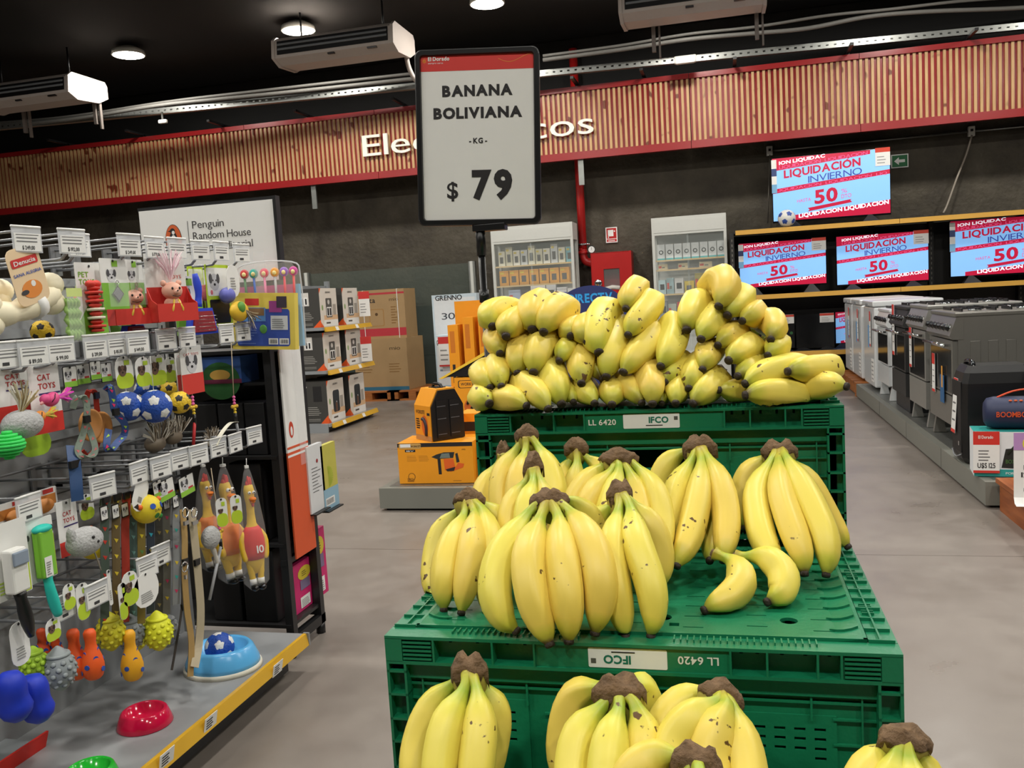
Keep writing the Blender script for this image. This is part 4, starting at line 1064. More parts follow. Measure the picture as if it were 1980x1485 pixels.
# ---- makers for hanging goods: local x right, z up, front -y, origin at bottom centre; rz = 90 deg faces the aisle
def hang(name, label, cat, box, X, group=None, rz=R90, lean=0.0):
    p, w, h = slot(*box, X)
    vd = CPOS-p; va = abs(math.atan2(vd.y, vd.x)); w *= math.cos(va)/max(.25, math.cos(va-(R90-rz)))
    t = T(name, label, cat, p, rz, group)
    if lean: t.rotation_euler = (0, lean, rz)
    return t, w, h
def card(b, w, h, z0=0, m='paper', r=.006, th=.0012, y=0.0):
    pts = []
    r = min(r, w/2-.0005, h/2-.0005)
    for cx, cz, a0 in ((w/2-r, z0+r, -PI/2), (w/2-r, z0+h-r, 0), (-w/2+r, z0+h-r, PI/2), (-w/2+r, z0+r, PI)):
        for i in range(4): a = a0+PI/2*i/3; pts.append((cx+r*math.cos(a), y, cz+r*math.sin(a)))
    b.prism(pts, (0, th, 0), m); return b
def dogface(b, x, z, s, y=-.0008, dark='#4a4a4e', light='#c9c9cc'):
    """tiny printed dog portrait"""
    b.disc((x, y, z), (0, -1, 0), s*.5, light, 12, .0002).disc((x-s*.38, y-.0003, z+s*.2), (0, -1, 0), s*.17, dark, 8, .0002, s*.3).disc((x+s*.38, y-.0003, z+s*.2), (0, -1, 0), s*.17, dark, 8, .0002, s*.3)
    b.disc((x-s*.16, y-.0004, z+s*.1), (0, -1, 0), s*.06, 'ink', 8, .0002).disc((x+s*.16, y-.0004, z+s*.1), (0, -1, 0), s*.06, 'ink', 8, .0002).disc((x, y-.0004, z-s*.14), (0, -1, 0), s*.11, 'ink', 8, .0002, s*.08)
    return b
def printed_card(t, w, h, kind, z0=0.0):
    b = MB(m='paper')
    if kind == 'lime':            # white over lime, dog portrait, rounded
        card(b, w, h, z0, r=w*.42); card(b, w*.97, h*.46, z0+.001, '#b9d331', r=w*.4, th=.0005, y=-.0006); dogface(b, -w*.12, z0+h*.55, w*.42, -.0012, '#3c2a22', '#6d5344'); b.rect((w*.0, -.0006, z0+h*.72), FX, FZ, w*.3, h*.14, '#b5d13a')
    elif kind == 'green':         # small square card, green foot
        card(b, w, h, z0, 'black_plastic', r=.003, th=.001, y=.0004); card(b, w*.9, h*.94, z0+h*.03, r=.003, th=.0004); b.rect((-w*.45, -.0002, z0+h*.04), FX, FZ, w*.9, h*.25, '#8fc63f'); dogface(b, -w*.15, z0+h*.58, w*.42, -.0006); b.rect((w*.05, -.0003, z0+h*.3), FX, FZ, w*.3, h*.09, '#c83a35')
    elif kind == 'cat':           # white card, red title, purple rule, red foot
        card(b, w, h, z0, r=.004); b.text('CAT', (-w*.22, -.0002, z0+h*.72), FX, FZ, h*.075, '#b8302b', bold=.018, width=w*.42); b.text('TOYS', (-w*.22, -.0002, z0+h*.60), FX, FZ, h*.075, '#b8302b', bold=.018, width=w*.56); b.rect((-w*.22, -.0003, z0+h*.52), FX, FZ, w*.7, h*.025, '#3a2a6a'); b.rect((-w/2, -.0003, z0), FX, FZ, w, h*.27, '#cf2f24')
    elif kind == 'pet':           # PET TOYS
        card(b, w, h, z0, r=.004); b.text('PET', (-w*.4, -.0002, z0+h*.80), FX, FZ, h*.07, '#7fae3a', bold=.018, width=w*.36); b.text('TOYS', (-w*.4, -.0002, z0+h*.70), FX, FZ, h*.07, '#7fae3a', bold=.018, width=w*.55); b.poly([(-w/2, -.0004, z0), (w/2, -.0004, z0), (w/2, -.0004, z0+h*.62), (-w*.1, -.0004, z0+h*.45), (-w/2, -.0004, z0+h*.2)], '#7db83c')
    elif kind == 'dogtag':        # blister of metal tag
        card(b, w, h, z0, r=.004); b.rect((-w/2, -.0003, z0), FX, FZ, w, h*.52, '#7db83c'); dogface(b, -w*.1, z0+h*.66, w*.34, -.0008); b.rect((-w*.05, -.0004, z0+h*.84), FX, FZ, w*.22, h*.12, '#8cc23f')
    elif kind == 'white':
        card(b, w, h, z0, r=w*.4); b.bars((-w*.25, -.0004, z0+h*.15), FX, FZ, w*.5, h*.3, 5, '#9a9a98')
    elif kind == 'redcard':
        card(b, w, h, z0, r=.003); b.rect((-w/2, -.0003, z0), FX, FZ, w, h*.42, '#cf3a30'); dogface(b, 0, z0+h*.62, w*.5, -.0008); b.text('CAT TOYS', (0, -.0003, z0+h*.80), FX, FZ, h*.05, '#b8302b', align='C', width=w*.7)
    b.disc((0, -.0013, z0+h*.95), (0, -1, 0), .0035, 'ink', 10, .0003)
    return b.obj('backing_card', t)
def string(t, a, b_, r=.001): return MB(m='paper').tube([a, b_], r, n=5).obj('string', t)
def patchball(t, c, r, body, patch, n=12):
    b = MB(m=body); b.ball(c, r, n=24, k=14); o = b.obj('ball', t)
    ph = (1+5**.5)/2
    for v in [(0, i, j*ph) for i in (-1, 1) for j in (-1, 1)]+[(i, j*ph, 0) for i in (-1, 1) for j in (-1, 1)]+[(j*ph, 0, i) for i in (-1, 1) for j in (-1, 1)]:
        d = V(v).normalized(); d.rotate(Matrix.Rotation(.5, 3, 'X')); d.rotate(Matrix.Rotation(.3, 3, 'Z'))
        a = d.orthogonal().normalized(); e = d.cross(a); q = MB(m=patch)
        pts = []
        for ring in (1, .55):
            for k in range(5): pts.append((d+(a*math.cos(2*PI*k/5)+e*math.sin(2*PI*k/5))*.36*ring).normalized()*(r*(1.012))+V(c))
        pts.append(V(c)+d*r*1.016)
        q.add(pts, [(k, (k+1) % 5, 5+(k+1) % 5, 5+k) for k in range(5)]+[(5+k, 5+(k+1) % 5, 10) for k in range(5)]); q.obj('patch', o)
    return o
HX = -1.60
def ballthing(label, px_, py_, rpx, body, patch, X, group, cord=None):
    c = at(px_, py_, X=X); k = (c-CPOS).dot(FWD)/FPX; r = rpx*k
    t = T('toy_ball', label, 'ball', c-V((0, 0, r)), R90, group); patchball(t, (0, 0, r), r, body, patch)
    if cord: string(t, (0, 0, 2*r-.002), (0, 0, r+cord-c.z))
    return t
gb = 'rubber toy balls on the pet gondola'
ballthing('yellow rubber ball with black patches under the rawhide bones', 82, 641, 22, 'rubber_yellow', 'ink', -1.72, gb, 1.40)
ballthing('blue rubber ball with white patches behind its twin near the frisbees', 247, 786, 29, 'rubber_blue', 'paper', -1.63, gb, 1.145)
ballthing('blue rubber ball with white patches hanging foremost beside a yellow ball', 300, 786, 32, 'rubber_blue', 'paper', -1.575, gb, 1.145)
ballthing('blue rubber ball hanging deepest behind the other blue balls', 284, 756, 24, 'rubber_blue', 'paper', -1.74, gb, 1.145)
ballthing('yellow rubber ball with black patches hanging foremost beside the blue ones', 347, 778, 22, 'rubber_yellow', 'ink', -1.57, gb, 1.145)
ballthing('yellow rubber ball with black patches half hidden behind its twin', 328, 758, 21, 'rubber_yellow', 'ink', -1.68, gb, 1.145)
# --- rawhide bones with brand cards
for k, (bx, lb) in enumerate((((-35, 120, 545, 640), 'cream knotted rawhide bone with white band under the upper cream dog-print card'), ((-120, 20, 560, 650), 'cream knotted rawhide bone deeper on the hook behind the other bone'))):
    t, w, h = hang('rawhide_bone', lb, 'dog chew', bx, -1.60-.05*k)
    b = MB(m='rawhide')
    P = [(-.45*w, 0, h*.35), (-.2*w, -.01, h*.38), (.1*w, -.01, h*.55), (.36*w, 0, h*.75)]
    b.tube(spline(P, 14), [.022+.008*abs(math.sin(i*.6)) for i in range(15)], n=14)
    for e, s in ((P[0], -1), (P[-1], 1)):
        for dz in (-.022, .022): b.ball((e[0], e[1], e[2]+dz), (.036, .03, .03), n=14, k=9)
    b.obj('bone', t)
    MB(m='paper').tube([(.02*w, -.01, h*.47), (.12*w, -.01, h*.56)], [.034, .034], n=16).obj('paper_band', t)
    ct = MB(m='#e8cda6'); ct.push(Matrix.Translation((-.02*w, -.04, h*.55)) @ Matrix.Rotation(-.25, 4, 'Y'))
    card(ct, w*.42, h*1.15, 0, '#e8cda6', r=.02); ct.rect((-w*.17, -.0006, h*.78), FX, FZ, w*.34, h*.17, '#c9302c', r=.004); ct.text('Denucia', (0, -.001, h*.82), FX, FZ, h*.085, 'paper', bold=.018, align='C', width=w*.28)
    ct.text('SANA ALEGRIA', (0, -.0006, h*.6), FX, FZ, h*.06, '#2f55a8', bold=.018, align='C', width=w*.36)
    ct.disc((.0, -.0006, h*.3), (0, -1, 0), w*.13, '#e08a3c', 16, .0003, h*.18).disc((-w*.1, -.001, h*.27), (0, -1, 0), w*.05, '#3a3a3c', 12, .0003, h*.05).disc((.03*w, -.001, h*.4), (0, -1, 0), w*.03, 'paper', 10, .0003)
    ct.pop(); ct.obj('brand_card', t)
# --- twisted chew sticks in clear bags
for k, (bx, c, lb) in enumerate((((122, 152, 560, 662), '#9cc46a', 'clear bag of green twisted chew sticks'), ((140, 176, 555, 655), '#d98b80', 'clear bag of pink twisted chew sticks'))):
    t, w, h = hang('chew_stick_bag', lb+' beside the red chew toy', 'dog chew', bx, -1.58-.03*k)
    for i in range(4):
        x = (-.33+.22*i)*w; MB(m=c).tube([(x+.004*math.sin(j*1.7), -.006+.004*math.cos(j*1.7), h*.04+h*.78*j/14) for j in range(15)], .0065, n=7).obj('stick', t)
    bag = MB(m='clear_plastic'); bag.box(-w*.5, w*.5, -.016, -.0155, 0, h).box(-w*.5, w*.5, .01, .0105, 0, h).obj('bag', t)
    MB(m='#cfe08a').box(-w*.5, w*.5, -.017, -.0165, h*.86, h*1.02).obj('header_card', t)
# --- red rubber chew on PET TOYS card
t, w, h = hang('chew_toy', 'red and white ribbed chew toy on a PET TOYS card', 'dog toy', (150, 204, 508, 648), -1.585)
printed_card(t, w, h, 'pet')
b = MB(m='#d43a2e'); zc = h*.02
for i in range(11):
    z = h*(.06+.058*i); col = '#e6dfcb' if i in (3, 5) else '#d43a2e'
    b.push(Matrix.Translation((-w*.12, -.018, z))).lathe([(.006, -.004), (.021 if i % 2 else .015, -.003), (.022 if i % 2 else .016, .003), (.006, .005)], col, n=14).pop()
b.push(Matrix.Translation((-w*.12, -.018, 0))).lathe([(.011, h*.04), (.011, h*.66)], '#d43a2e', n=12).pop()
b.ball((-w*.12-.01, -.018, h*.7), (.014, .012, .01), '#d43a2e').ball((-w*.12+.01, -.018, h*.7), (.014, .012, .01), '#d43a2e'); b.obj('ribbed_toy', t)
# --- pet identity tags on green cards
for k, (bx, lb) in enumerate((((196, 246, 500, 598), 'green and white card with a dog portrait holding a silver diamond tag'), ((240, 278, 502, 595), 'green and white card holding a small bronze tag'))):
    t, w, h = hang('pet_tag_card', lb, 'pet tag', bx, -1.57-.05*k, 'pet tag cards')
    printed_card(t, w, h, 'dogtag')
    b = MB(m='chrome' if k == 0 else '#8a6a3a')
    cz = h*.3; r = w*.23
    b.prism([(r*.25, -.004, cz-r), (r*.25+r, -.004, cz), (r*.25, -.004, cz+r), (r*.25-r, -.004, cz)], (0, .003, 0)); b.prism([(r*.25, -.0055, cz-r*.75), (r*.25+r*.75, -.0055, cz), (r*.25, -.0055, cz+r*.75), (r*.25-r*.75, -.0055, cz)], (0, .0015, 0), '#7d8084')
    b.tube([(r*.25+r*.25*math.cos(a*.5), -.004, cz+r*1.25+r*.25*math.sin(a*.5)) for a in range(13)], .0014, n=5); b.obj('metal_tag', t)
    MB(m='clear_plastic').box(-w*.38, w*.42, -.012, -.0115, h*.05, h*.58).obj('blister', t)
# --- pink bear squeakers in red boxes
for k, (bx, lb) in enumerate((((283, 360, 500, 622), 'pink bear squeaker toy sitting in a red open box'), ((203, 288, 520, 628), 'red open toy box with a bear squeaker hidden behind the pet tag cards'))):
    t, w, h = hang('squeaker_toy', lb, 'dog toy', bx, -1.56-.09*k, None, R90-.55)
    b = MB(m='paper'); card(b, w, h, 0, r=.003); b.rect((-w/2, -.0003, 0), FX, FZ, w, h*.55, '#c9302a'); b.text('SQUEAKER' if 0 else 'TOYS', (w*.05, -.0004, h*.68), FX, FZ, h*.055, '#c9302a', width=w*.34); b.obj('backing_card', t)
    d = .06; x = MB(m='#d2382f'); x.box(-w/2, w/2, -d, -.001, 0, .003); x.box(-w/2, w/2, -d-.002, -d, 0, h*.28)
    for s in (-1, 1): x.prism([(s*w/2, -.001, 0), (s*w/2, -d, 0), (s*w/2, -d, h*.28), (s*w/2, -.03, h*.34), (s*w/2, -.001, h*.55)], (s*.0015, 0, 0))
    x.obj('box', t)
    f = MB(m='#e6ae98'); f.lathe([(0, h*.02), (w*.22, h*.03), (w*.25, h*.15), (w*.19, h*.32), (w*.14, h*.36)], n=16); 
    f.v = [v+V((0, -d*.5, 0)) for v in f.v]; f.ball((0, -d*.55, h*.48), (w*.24, .03, h*.14), n=18, k=12)
    for s in (-1, 1): f.ball((s*w*.19, -d*.5, h*.6), (w*.07, .01, h*.05), n=10, k=7)
    f.ball((0, -d*.55-.03, h*.455), (w*.07, .008, h*.04), n=10, k=7); bd = f.obj('bear', t)
    e = MB(m='ink')
    for s in (-1, 1): e.ball((s*w*.09, -d*.55-.028, h*.515), (w*.025, .004, h*.022), n=8, k=6)
    e.ball((0, -d*.55-.038, h*.475), (w*.02, .003, h*.012), n=8, k=6).tube([(-w*.1, -d*.55-.027, h*.40), (0, -d*.55-.033, h*.385), (w*.1, -d*.55-.027, h*.40)], .0012, n=5); e.obj('face', bd)
    MB(m='#eac54a').tube([(-w*.15, -d*.5-.02, h*.05), (-w*.12, -d*.5-.033, h*.2), (-w*.05, -d*.5-.026, h*.34)], .003, n=6).tube([(w*.15, -d*.5-.02, h*.05), (w*.12, -d*.5-.033, h*.2), (w*.05, -d*.5-.026, h*.34)], .003, n=6).obj('straps', bd)
    # pink feather on top
    if k == 0:
        ft = MB(m='#e7c4cc')
        ft.plume((0, -.03, h*.62), (0, 0, 1), (0, -1, 0), h*.55, 46, .45, ['#e7c4cc', '#f0dade', '#dcb0bc'], 4); ft.obj('feather', t)
# --- slicker brushes in blue
for k, (bx, lb) in enumerate((((330, 398, 528, 648), 'blue slicker brush with red pad hanging beside the pink bear'), ((206, 262, 600, 652), 'blue slicker brush lying low behind the red toy boxes'))):
    t, w, h = hang('slicker_brush', lb, 'brush', bx, -1.6-.08*k)
    printed_card(t, w*.8, h*.95, 'dogtag')
    b = MB(m='#2343c8'); b.tube(spline([(0, -.03, h*.98), (.005, -.034, h*.7), (0, -.03, h*.45)], 8), [.008, .010, .012, .012, .011, .010, .010, .012, .014], n=10)
    b.prism([(-w*.42, -.045, 0), (w*.42, -.045, 0), (w*.3, -.045, h*.42), (-w*.3, -.045, h*.42)], (0, .016, 0)); b.obj('handle', t)
    MB(m='#8e1f2a').prism([(-w*.34, -.050, h*.04), (w*.34, -.050, h*.04), (w*.25, -.050, h*.37), (-w*.25, -.050, h*.37)], (0, .006, 0)).obj('pad', t)
    pn = MB(m='chrome')
    for i in range(9):
        for j in range(5): x = (-.24+.06*i)*w; z = h*(.08+.055*j); pn.tube([(x, -.05, z), (x, -.064, z-.002)], .0006, n=4)
    pn.obj('bristles', t, 'stuff')
# --- blister ball cards
for k, (bx, cb, kind, lb) in enumerate((((400, 446, 512, 632), '#4a50c0', 'lime', 'lime card with a violet-blue ball in a clear blister'), ((366, 396, 515, 620), '#d2485a', 'dogtag', 'card with a raspberry pink ball in a clear blister'))):
    t, w, h = hang('ball_blister', lb, 'dog toy', bx, -1.6-.05*k)
    b = MB(m='#b9d331'); card(b, w, h, 0, '#b9d331', r=.006); card(b, w*.9, h*.45, h*.5, 'paper', th=.0004, y=-.0005); dogface(b, -w*.15, h*.72, w*.4, -.001); card(b, w*.8, h*.38, h*.06, 'black_plastic', th=.002, y=-.002); b.obj('backing_card', t)
    MB(m=cb).ball((w*.05, -.026, h*.5), .026, n=18, k=12).obj('ball', t)
    MB(m='clear_plastic').ball((w*.05, -.026, h*.5), .030, n=18, k=12).obj('blister', t)
t, w, h = hang('feather_toy', 'yellow bird toy with brown feathers on an oval white tag', 'cat toy', (426, 480, 512, 638), -1.56)
b = MB(m='paper'); card(b, w*.45, h*.5, h*.5, r=w*.22); b.bars((-w*.1, -.0004, h*.62), FX, FZ, w*.18, h*.2, 5, '#9a9a98'); b.obj('tag', t)
MB(m='#e3b92e').ball((0, -.012, h*.28), (w*.3, .02, h*.16)).obj('body', t); MB(m='#5c9a3a').ball((-w*.05, -.026, h*.34), (w*.12, .01, h*.09)).obj('breast', t)
ft = MB(m='#5d4c34')
ft.plume((w*.05, -.03, h*.3), (.8, -.1, -.7), (0, -1, 0), h*.4, 40, .45, ['#5d4c34', '#d8d2c2', '#8a7a5c'], 3, .003)
ft.obj('feathers', t)
# --- second row: cat toys
for k, (bx, lb) in enumerate((((58, 118, 694, 838), 'CAT TOYS card behind the pink bird'), ((-8, 60, 700, 815), 'CAT TOYS card behind the grey woolly mouse'))):
    t, w, h = hang('cat_toy_card', lb, 'cat toy', bx, -1.585-.02*k); printed_card(t, w, h, 'cat')
    MB(m='wire').tube(spline([(-w*.3, -.003, h*.9), (0, -.006, h*.9), (w*.25, -.012, h*.95)], 8), .003, n=6).obj('hang_slot_wire', t)
def bird(label, px_, py_, s, c, c2, tail, X):
    p = at(px_, py_, X=X); t = T('feather_bird', label, 'cat toy', p, R90, 'tinsel bird toys')
    t.rotation_euler = (0, -.5, R90)
    MB(m=c).ball((0, 0, 0), (s*.8, s*.6, s*.6)).ball((-s*.75, -.003, s*.55), (s*.5, s*.45, s*.45)).obj('body', t)
    MB(m=c2).ball((-s*1.2, -.004, s*.5), (s*.35, s*.14, s*.16), n=10, k=6).obj('beak', t)
    MB(m='ink').ball((-s*.85, -s*.42, s*.68), s*.09, n=8, k=6).tube([(-s*.6, -s*.5, s*.1), (-s*.2, -s*.62, s*.25), (s*.2, -s*.5, s*.5)], .001, n=5).obj('stitching', t)
    f = MB(m=tail)
    f.plume((s*.5, -.002, -s*.15), (1, -.05, -.5), (0, -1, 0), s*2.1, 44, .32, [tail, c2, tail], 6, s*.14)
    f.obj('tail_feathers', t)
bird('glossy pink bird toy with magenta tail on the CAT TOYS card', 100, 772, .026, '#e0528c', '#e8a0a0', '#d832b4', -1.55)
bird('orange bird toy with yellow and green tail below the pink one', 76, 806, .021, '#e08a32', '#f06018', '#c9b43a', -1.54)
t, w, h = hang('plush_mouse', 'grey woolly plush mouse with tan feathers above the neon green ball', 'cat toy', (-5, 60, 780, 848), -1.56, 'plush mice')
MB(m='plush_grey').ball((0, -.02, h*.4), (w*.5, .04, h*.42), n=20, k=14).obj('body', t)
ft = MB(m='#a08a5c')
ft.plume((-w*.15, -.03, h*.7), (.55, -.1, 1), (0, -1, 0), h*1.0, 40, .6, ['#a08a5c', '#c9bfa2', '#7d6a44', '#e0dccf'], 9, .003)
ft.obj('feathers', t)
t, w, h = hang('spiky_ball', 'neon green ribbed rubber ball below the grey woolly mouse', 'dog toy', (-30, 17, 832, 890), -1.56)
b = MB(m='#35d45e')
for i in range(9): b.push(Matrix.Translation((0, -.03, h*(.08+.105*i)))).lathe([(0, -.004), (.034*math.sin(PI*(i+1)/10), -.0035), (.036*math.sin(PI*(i+1)/10), 0), (.034*math.sin(PI*(i+1)/10), .0035), (0, .004)], n=18).pop()
b.lathe([(0, h*.08)]+[(.03*math.sin(PI*i/10), h*(.04+.092*i)) for i in range(1, 10)]+[(0, h*.96)], n=18)
b.obj('body', t)
t, w, h = hang('lime_tag', 'lime green rounded card low behind the orange bird', 'card', (40, 100, 835, 882), -1.66); card(MB(), w, h); b = card(MB(m='#a6cc2e'), w, h, 0, '#a6cc2e', r=w*.4); b.obj('card', t)
# --- small leash cards
for i, bx in enumerate(((122, 150, 708, 750), (146, 176, 703, 744), (174, 196, 698, 735), (195, 217, 701, 739))):
    t, w, h = hang('leash_card', 'small white and green card with a dog portrait above the leashes', 'card', bx, -1.6-.03*(i % 2), 'small leash cards'); printed_card(t, w, h, 'green')
for i, (bx, lb) in enumerate((((223, 258, 688, 752), 'rounded lime tag with a brown dog, foremost of the ball tags'), ((262, 292, 690, 748), 'rounded lime tag with a brown dog between two others'), ((284, 322, 684, 746), 'rounded lime tag with a brown dog above the blue ball'), ((318, 342, 690, 740), 'rounded lime tag edge-on behind the ball tags'))):
    t, w, h = hang('ball_tag', lb, 'tag', bx, -1.575-.025*i, 'rounded lime ball tags'); printed_card(t, w, h, 'lime')
# --- frisbee discs and looped leashes
for k, (x, y, lb) in enumerate(((170, 822, 'tan rubber disc hanging behind the grey-green leash'), (190, 826, 'tan rubber disc with embossed rim beside the blue leash'))):
    p = at(x, y, X=-1.66-.03*k); t = T('flying_disc', lb, 'dog toy', p-V((0, 0, .043)), R90, 'tan discs')
    MB(m='#c98a4a').push(Matrix.Translation((0, 0, .043)) @ Matrix.Rotation(R90, 4, 'X')).lathe([(0, 0), (.033, 0), (.043, .006), (.043, .012), (.036, .012), (.032, .006), (0, .006)], n=28).obj('disc', t)
def loop_leash(label, pts, m, w, X, spots=None, group='rolled leashes'):
    P = [at(x, y, X=X+dx) for x, y, dx in pts]; base = V((X, P[0].y, min(p.z for p in P)))
    t = T('dog_leash', label, 'leash', base, 0, group)
    C = spline(P, 5*len(P)); MB(base, m).strap(C, w, .003, (.5, 1, 0)).obj('webbing', t)
    MB(base, 'black_plastic').cbox(C[len(C)//3].x+.002, C[len(C)//3].y, C[len(C)//3].z, .008, w*1.2, .018).obj('keeper', t)
    if spots:
        s = MB(base)
        for i in range(2, len(C)-2, 2):
            p = C[i]; tg = (C[i+1]-C[i-1]).normalized(); a = V((.5, 1, 0)).normalized(); nn = V((1, -.5, 0)).normalized()*.0022
            c = spots[(i//2) % len(spots)]; q = w*.28
            s.poly([p+nn-a*q-tg*q, p+nn+a*q-tg*q*.2, p+nn+a*q*.1+tg*q*1.2], c)
        s.obj('print', t, 'stuff')
    return t
loop_leash('grey-green dog leash looped with a black keeper', [(140, 790, 0), (150, 768, .01), (165, 772, .01), (168, 800, .01), (160, 840, 0), (150, 870, 0), (160, 884, .01), (176, 882, .01), (184, 868, .01), (176, 840, 0), (165, 815, 0)], 'leash_grey', .016, -1.58, ['#c96a6a', '#7d8a7e'])
loop_leash('blue dog leash with pink and lime print beside the blue ball', [(203, 755, 0), (212, 748, .01), (218, 770, .01), (222, 795, .01), (240, 818, .01), (240, 840, 0), (225, 858, 0), (214, 870, 0), (206, 862, 0), (210, 830, -.01)], '#2b4a86', .018, -1.58, ['#a8d03a', '#e0306a', '#2b4a86'])
loop_leash('red glossy dog leash looped behind the tan discs', [(166, 775, 0), (172, 756, .005), (184, 760, .005), (187, 785, 0), (192, 830, -.02), (186, 865, -.02), (170, 882, -.02), (158, 872, -.02)], '#c03322', .014, -1.68)
loop_leash('dark blue dog leash dropping straight down with a knotted end', [(140, 862, -.02), (143, 890, 0), (146, 915, .005), (148, 945, .01), (150, 968, .01)], '#2b4a78', .030, -1.58)
# --- red and white tall cards, wands, mice
for k, (bx, lb) in enumerate((((350, 392, 668, 762), 'tall white and red cat wand card with a cat portrait'), ((340, 378, 672, 760), 'tall red-footed cat wand card half hidden behind its twin'))):
    t, w, h = hang('wand_card', lb, 'cat toy', bx, -1.575-.04*k, 'cat wand cards'); printed_card(t, w, h, 'redcard')
def wand(label, top, bead, end, c, X):
    a, b_, e = at(*top, X=X), at(*bead, X=X), at(*end, X=X)
    t = T('cat_wand', label, 'cat toy', e, 0, 'cat wands')
    MB(e, '#cbb79a').tube([a, b_], .0016, n=5).obj('string', t)
    bd = MB(e)
    for i in range(6): bd.ball(b_.lerp(b_+V((0, 0, -.05)), i/5), .0052, '#e86aa8' if i < 3 else '#e5c52c', n=10, k=7)
    for s in (-1, 1): bd.ball(b_+V((0, .012*s, -.03)), .0062, '#d9b23a', n=10, k=7)
    bd.obj('beads', t)
    MB(e, c).tube([b_+V((0, 0, -.075)), e], .0048, n=8).obj('rod', t); MB(e, 'black_plastic').tube([b_+V((0, 0, -.052)), b_+V((0, 0, -.085))], .0055, n=8).obj('ferrule', t)
    return t
wand('cat wand with grey rod and pink beads dangling before the black book stand', (447, 662), (452, 768), (463, 850), '#9a9ca0', -1.56)
wand('cat wand with red rod and bell beside the yellow ball', (371, 690), (372, 768), (374, 860), '#c63034', -1.58)
wand('cat wand with thin grey rod slanting beside the rubber chickens', (408, 905), (423, 1010), (405, 1160), '#a4a6aa', -1.55)
for i, (x, y, s, lb) in enumerate(((300, 858, .05, 'grey-brown feather mouse heaped below the blue ball'), (335, 845, .045, 'brown striped feather mouse below the yellow ball'), (405, 853, .032, 'small zebra striped mouse with feather crest on the third row'))):
    p = at(x, y, X=-1.64); t = T('feather_mouse', lb, 'cat toy', p-V((0, 0, s*.5)), R90, 'feathered mice')
    MB(m='#6e6252' if i < 2 else '#b9b2a4').ball((0, 0, s*.5), (s*.8, s*.5, s*.5), n=14, k=10).obj('body', t)
    f = MB(m='#8d8272')
    for j in range(3): f.plume((s*(-.4+.4*j), -s*.3, s*.6), (-.5+.5*j, -.2, .9), (0, -1, 0), s*1.5, 22, .5, ['#8d8272', '#4c443a', '#d6d0c4', '#6a5a44'], j+i*5, s*.06)
    f.obj('feathers', t)
P = [at(428, 838, X=-1.56), at(445, 818, X=-1.56), at(458, 816, X=-1.56)]; P = [at(416, 862, X=-1.56)]+P
MB(P[0], '#dcd8c6').strap(spline(P, 12), .014, .001, (1, .3, 0)).thing('quill_feather', 'long curved white feather arching over the third hook row', 'feather', P[0])
# --- third row
for i, (bx, k, lb) in enumerate((((-5, 45, 970, 1020), 'brown', 'tan printed bag of treats behind the white brush'), ((40, 112, 948, 1000), 'brown', 'tan and white treat bags behind the brush hooks'))):
    t, w, h = hang('treat_bag', lb, 'dog treat', bx, -1.68)
    b = MB(m='paper'); card(b, w, h, 0, r=.004); b.rect((-w*.45, -.0004, h*.35), FX, FZ, w*.9, h*.4, '#c07a35').rect((-w*.3, -.0008, h*.05), FX, FZ, w*.3, h*.2, '#8cc23f').rect((w*.1, -.0008, h*.8), FX, FZ, w*.3, h*.16, '#b8302b'); b.obj('bag', t); b2 = MB(m='#c07a35'); b2.ball((0, -.01, h*.4), (w*.3, .012, h*.28), n=10, k=7); b2.obj('treats', t)
t, w, h = hang('pet_brush', 'green pet brush with turquoise handle on a lime card', 'brush', (44, 112, 1005, 1205), -1.56)
b = MB(m='paper'); card(b, w*.98, h*.62, h*.4, r=.004); b.rect((w*.18, -.0005, h*.41), FX, FZ, w*.3, h*.42, '#bcd531').rect((-w*.49, -.0005, h*.41), FX, FZ, w*.2, h*.36, '#bcd531'); dogface(b, w*.33, h*.86, w*.3, -.001); dogface(b, -w*.36, h*.84, w*.24, -.001); b.obj('backing_card', t)
MB(m='#7fbf3d').box(-w*.22, w*.18, -.03, -.006, h*.45, h*.92, c=.004).obj('brush_head', t)
MB(m='paper').rect((-w*.18, -.031, h*.46), FX, FZ, w*.22, h*.2, 'paper').bars((-w*.14, -.0315, h*.48), FX, FZ, w*.14, h*.14, 6, '#8a8a88').obj('sticker', t)
MB(m='#27c4b4').ball((-w*.02, -.018, h*.93), (w*.26, .016, h*.045), n=20, k=10).obj('brush_cap', t)
MB(m='#27c4b4').tube(spline([(-w*.02, -.018, h*.46), (w*.0, -.02, h*.33), (w*.08, -.02, h*.16), (w*.16, -.02, h*.03)], 10), [.012, .0105, .0105, .0115, .012, .0125, .013, .0125, .012, .011, .009], n=12).obj('handle', t)
t, w, h = hang('pet_brush', 'white pet brush with black handle on a lime card beside the green brush', 'brush', (-15, 62, 1010, 1240), -1.545)
b = MB(m='paper'); card(b, w, h*.66, h*.36, r=.004); b.rect((w*.25, -.0005, h*.37), FX, FZ, w*.22, h*.36, '#bcd531'); b.bars((-w*.35, -.0005, h*.42), FX, FZ, w*.4, h*.12, 4, '#b8d05a'); b.obj('backing_card', t)
MB(m='#e4e4e0').box(-w*.3, w*.14, -.034, -.006, h*.42, h*.8, c=.005).obj('brush_head', t)
MB(m='#8a97a8').box(-w*.28, w*.12, -.04, -.034, h*.66, h*.78, c=.003).obj('pad', t)
MB(m='black_plastic').tube(spline([(-w*.05, -.02, h*.42), (w*.0, -.022, h*.25), (w*.1, -.022, 0)], 8), [.014, .013, .012, .013, .0145, .015, .014, .011, .007], n=12).obj('handle', t)
t, w, h = hang('cat_toy_card', 'small CAT TOYS card above the grey plush mouse', 'cat toy', (112, 152, 965, 1075), -1.6); printed_card(t, w, h, 'cat')
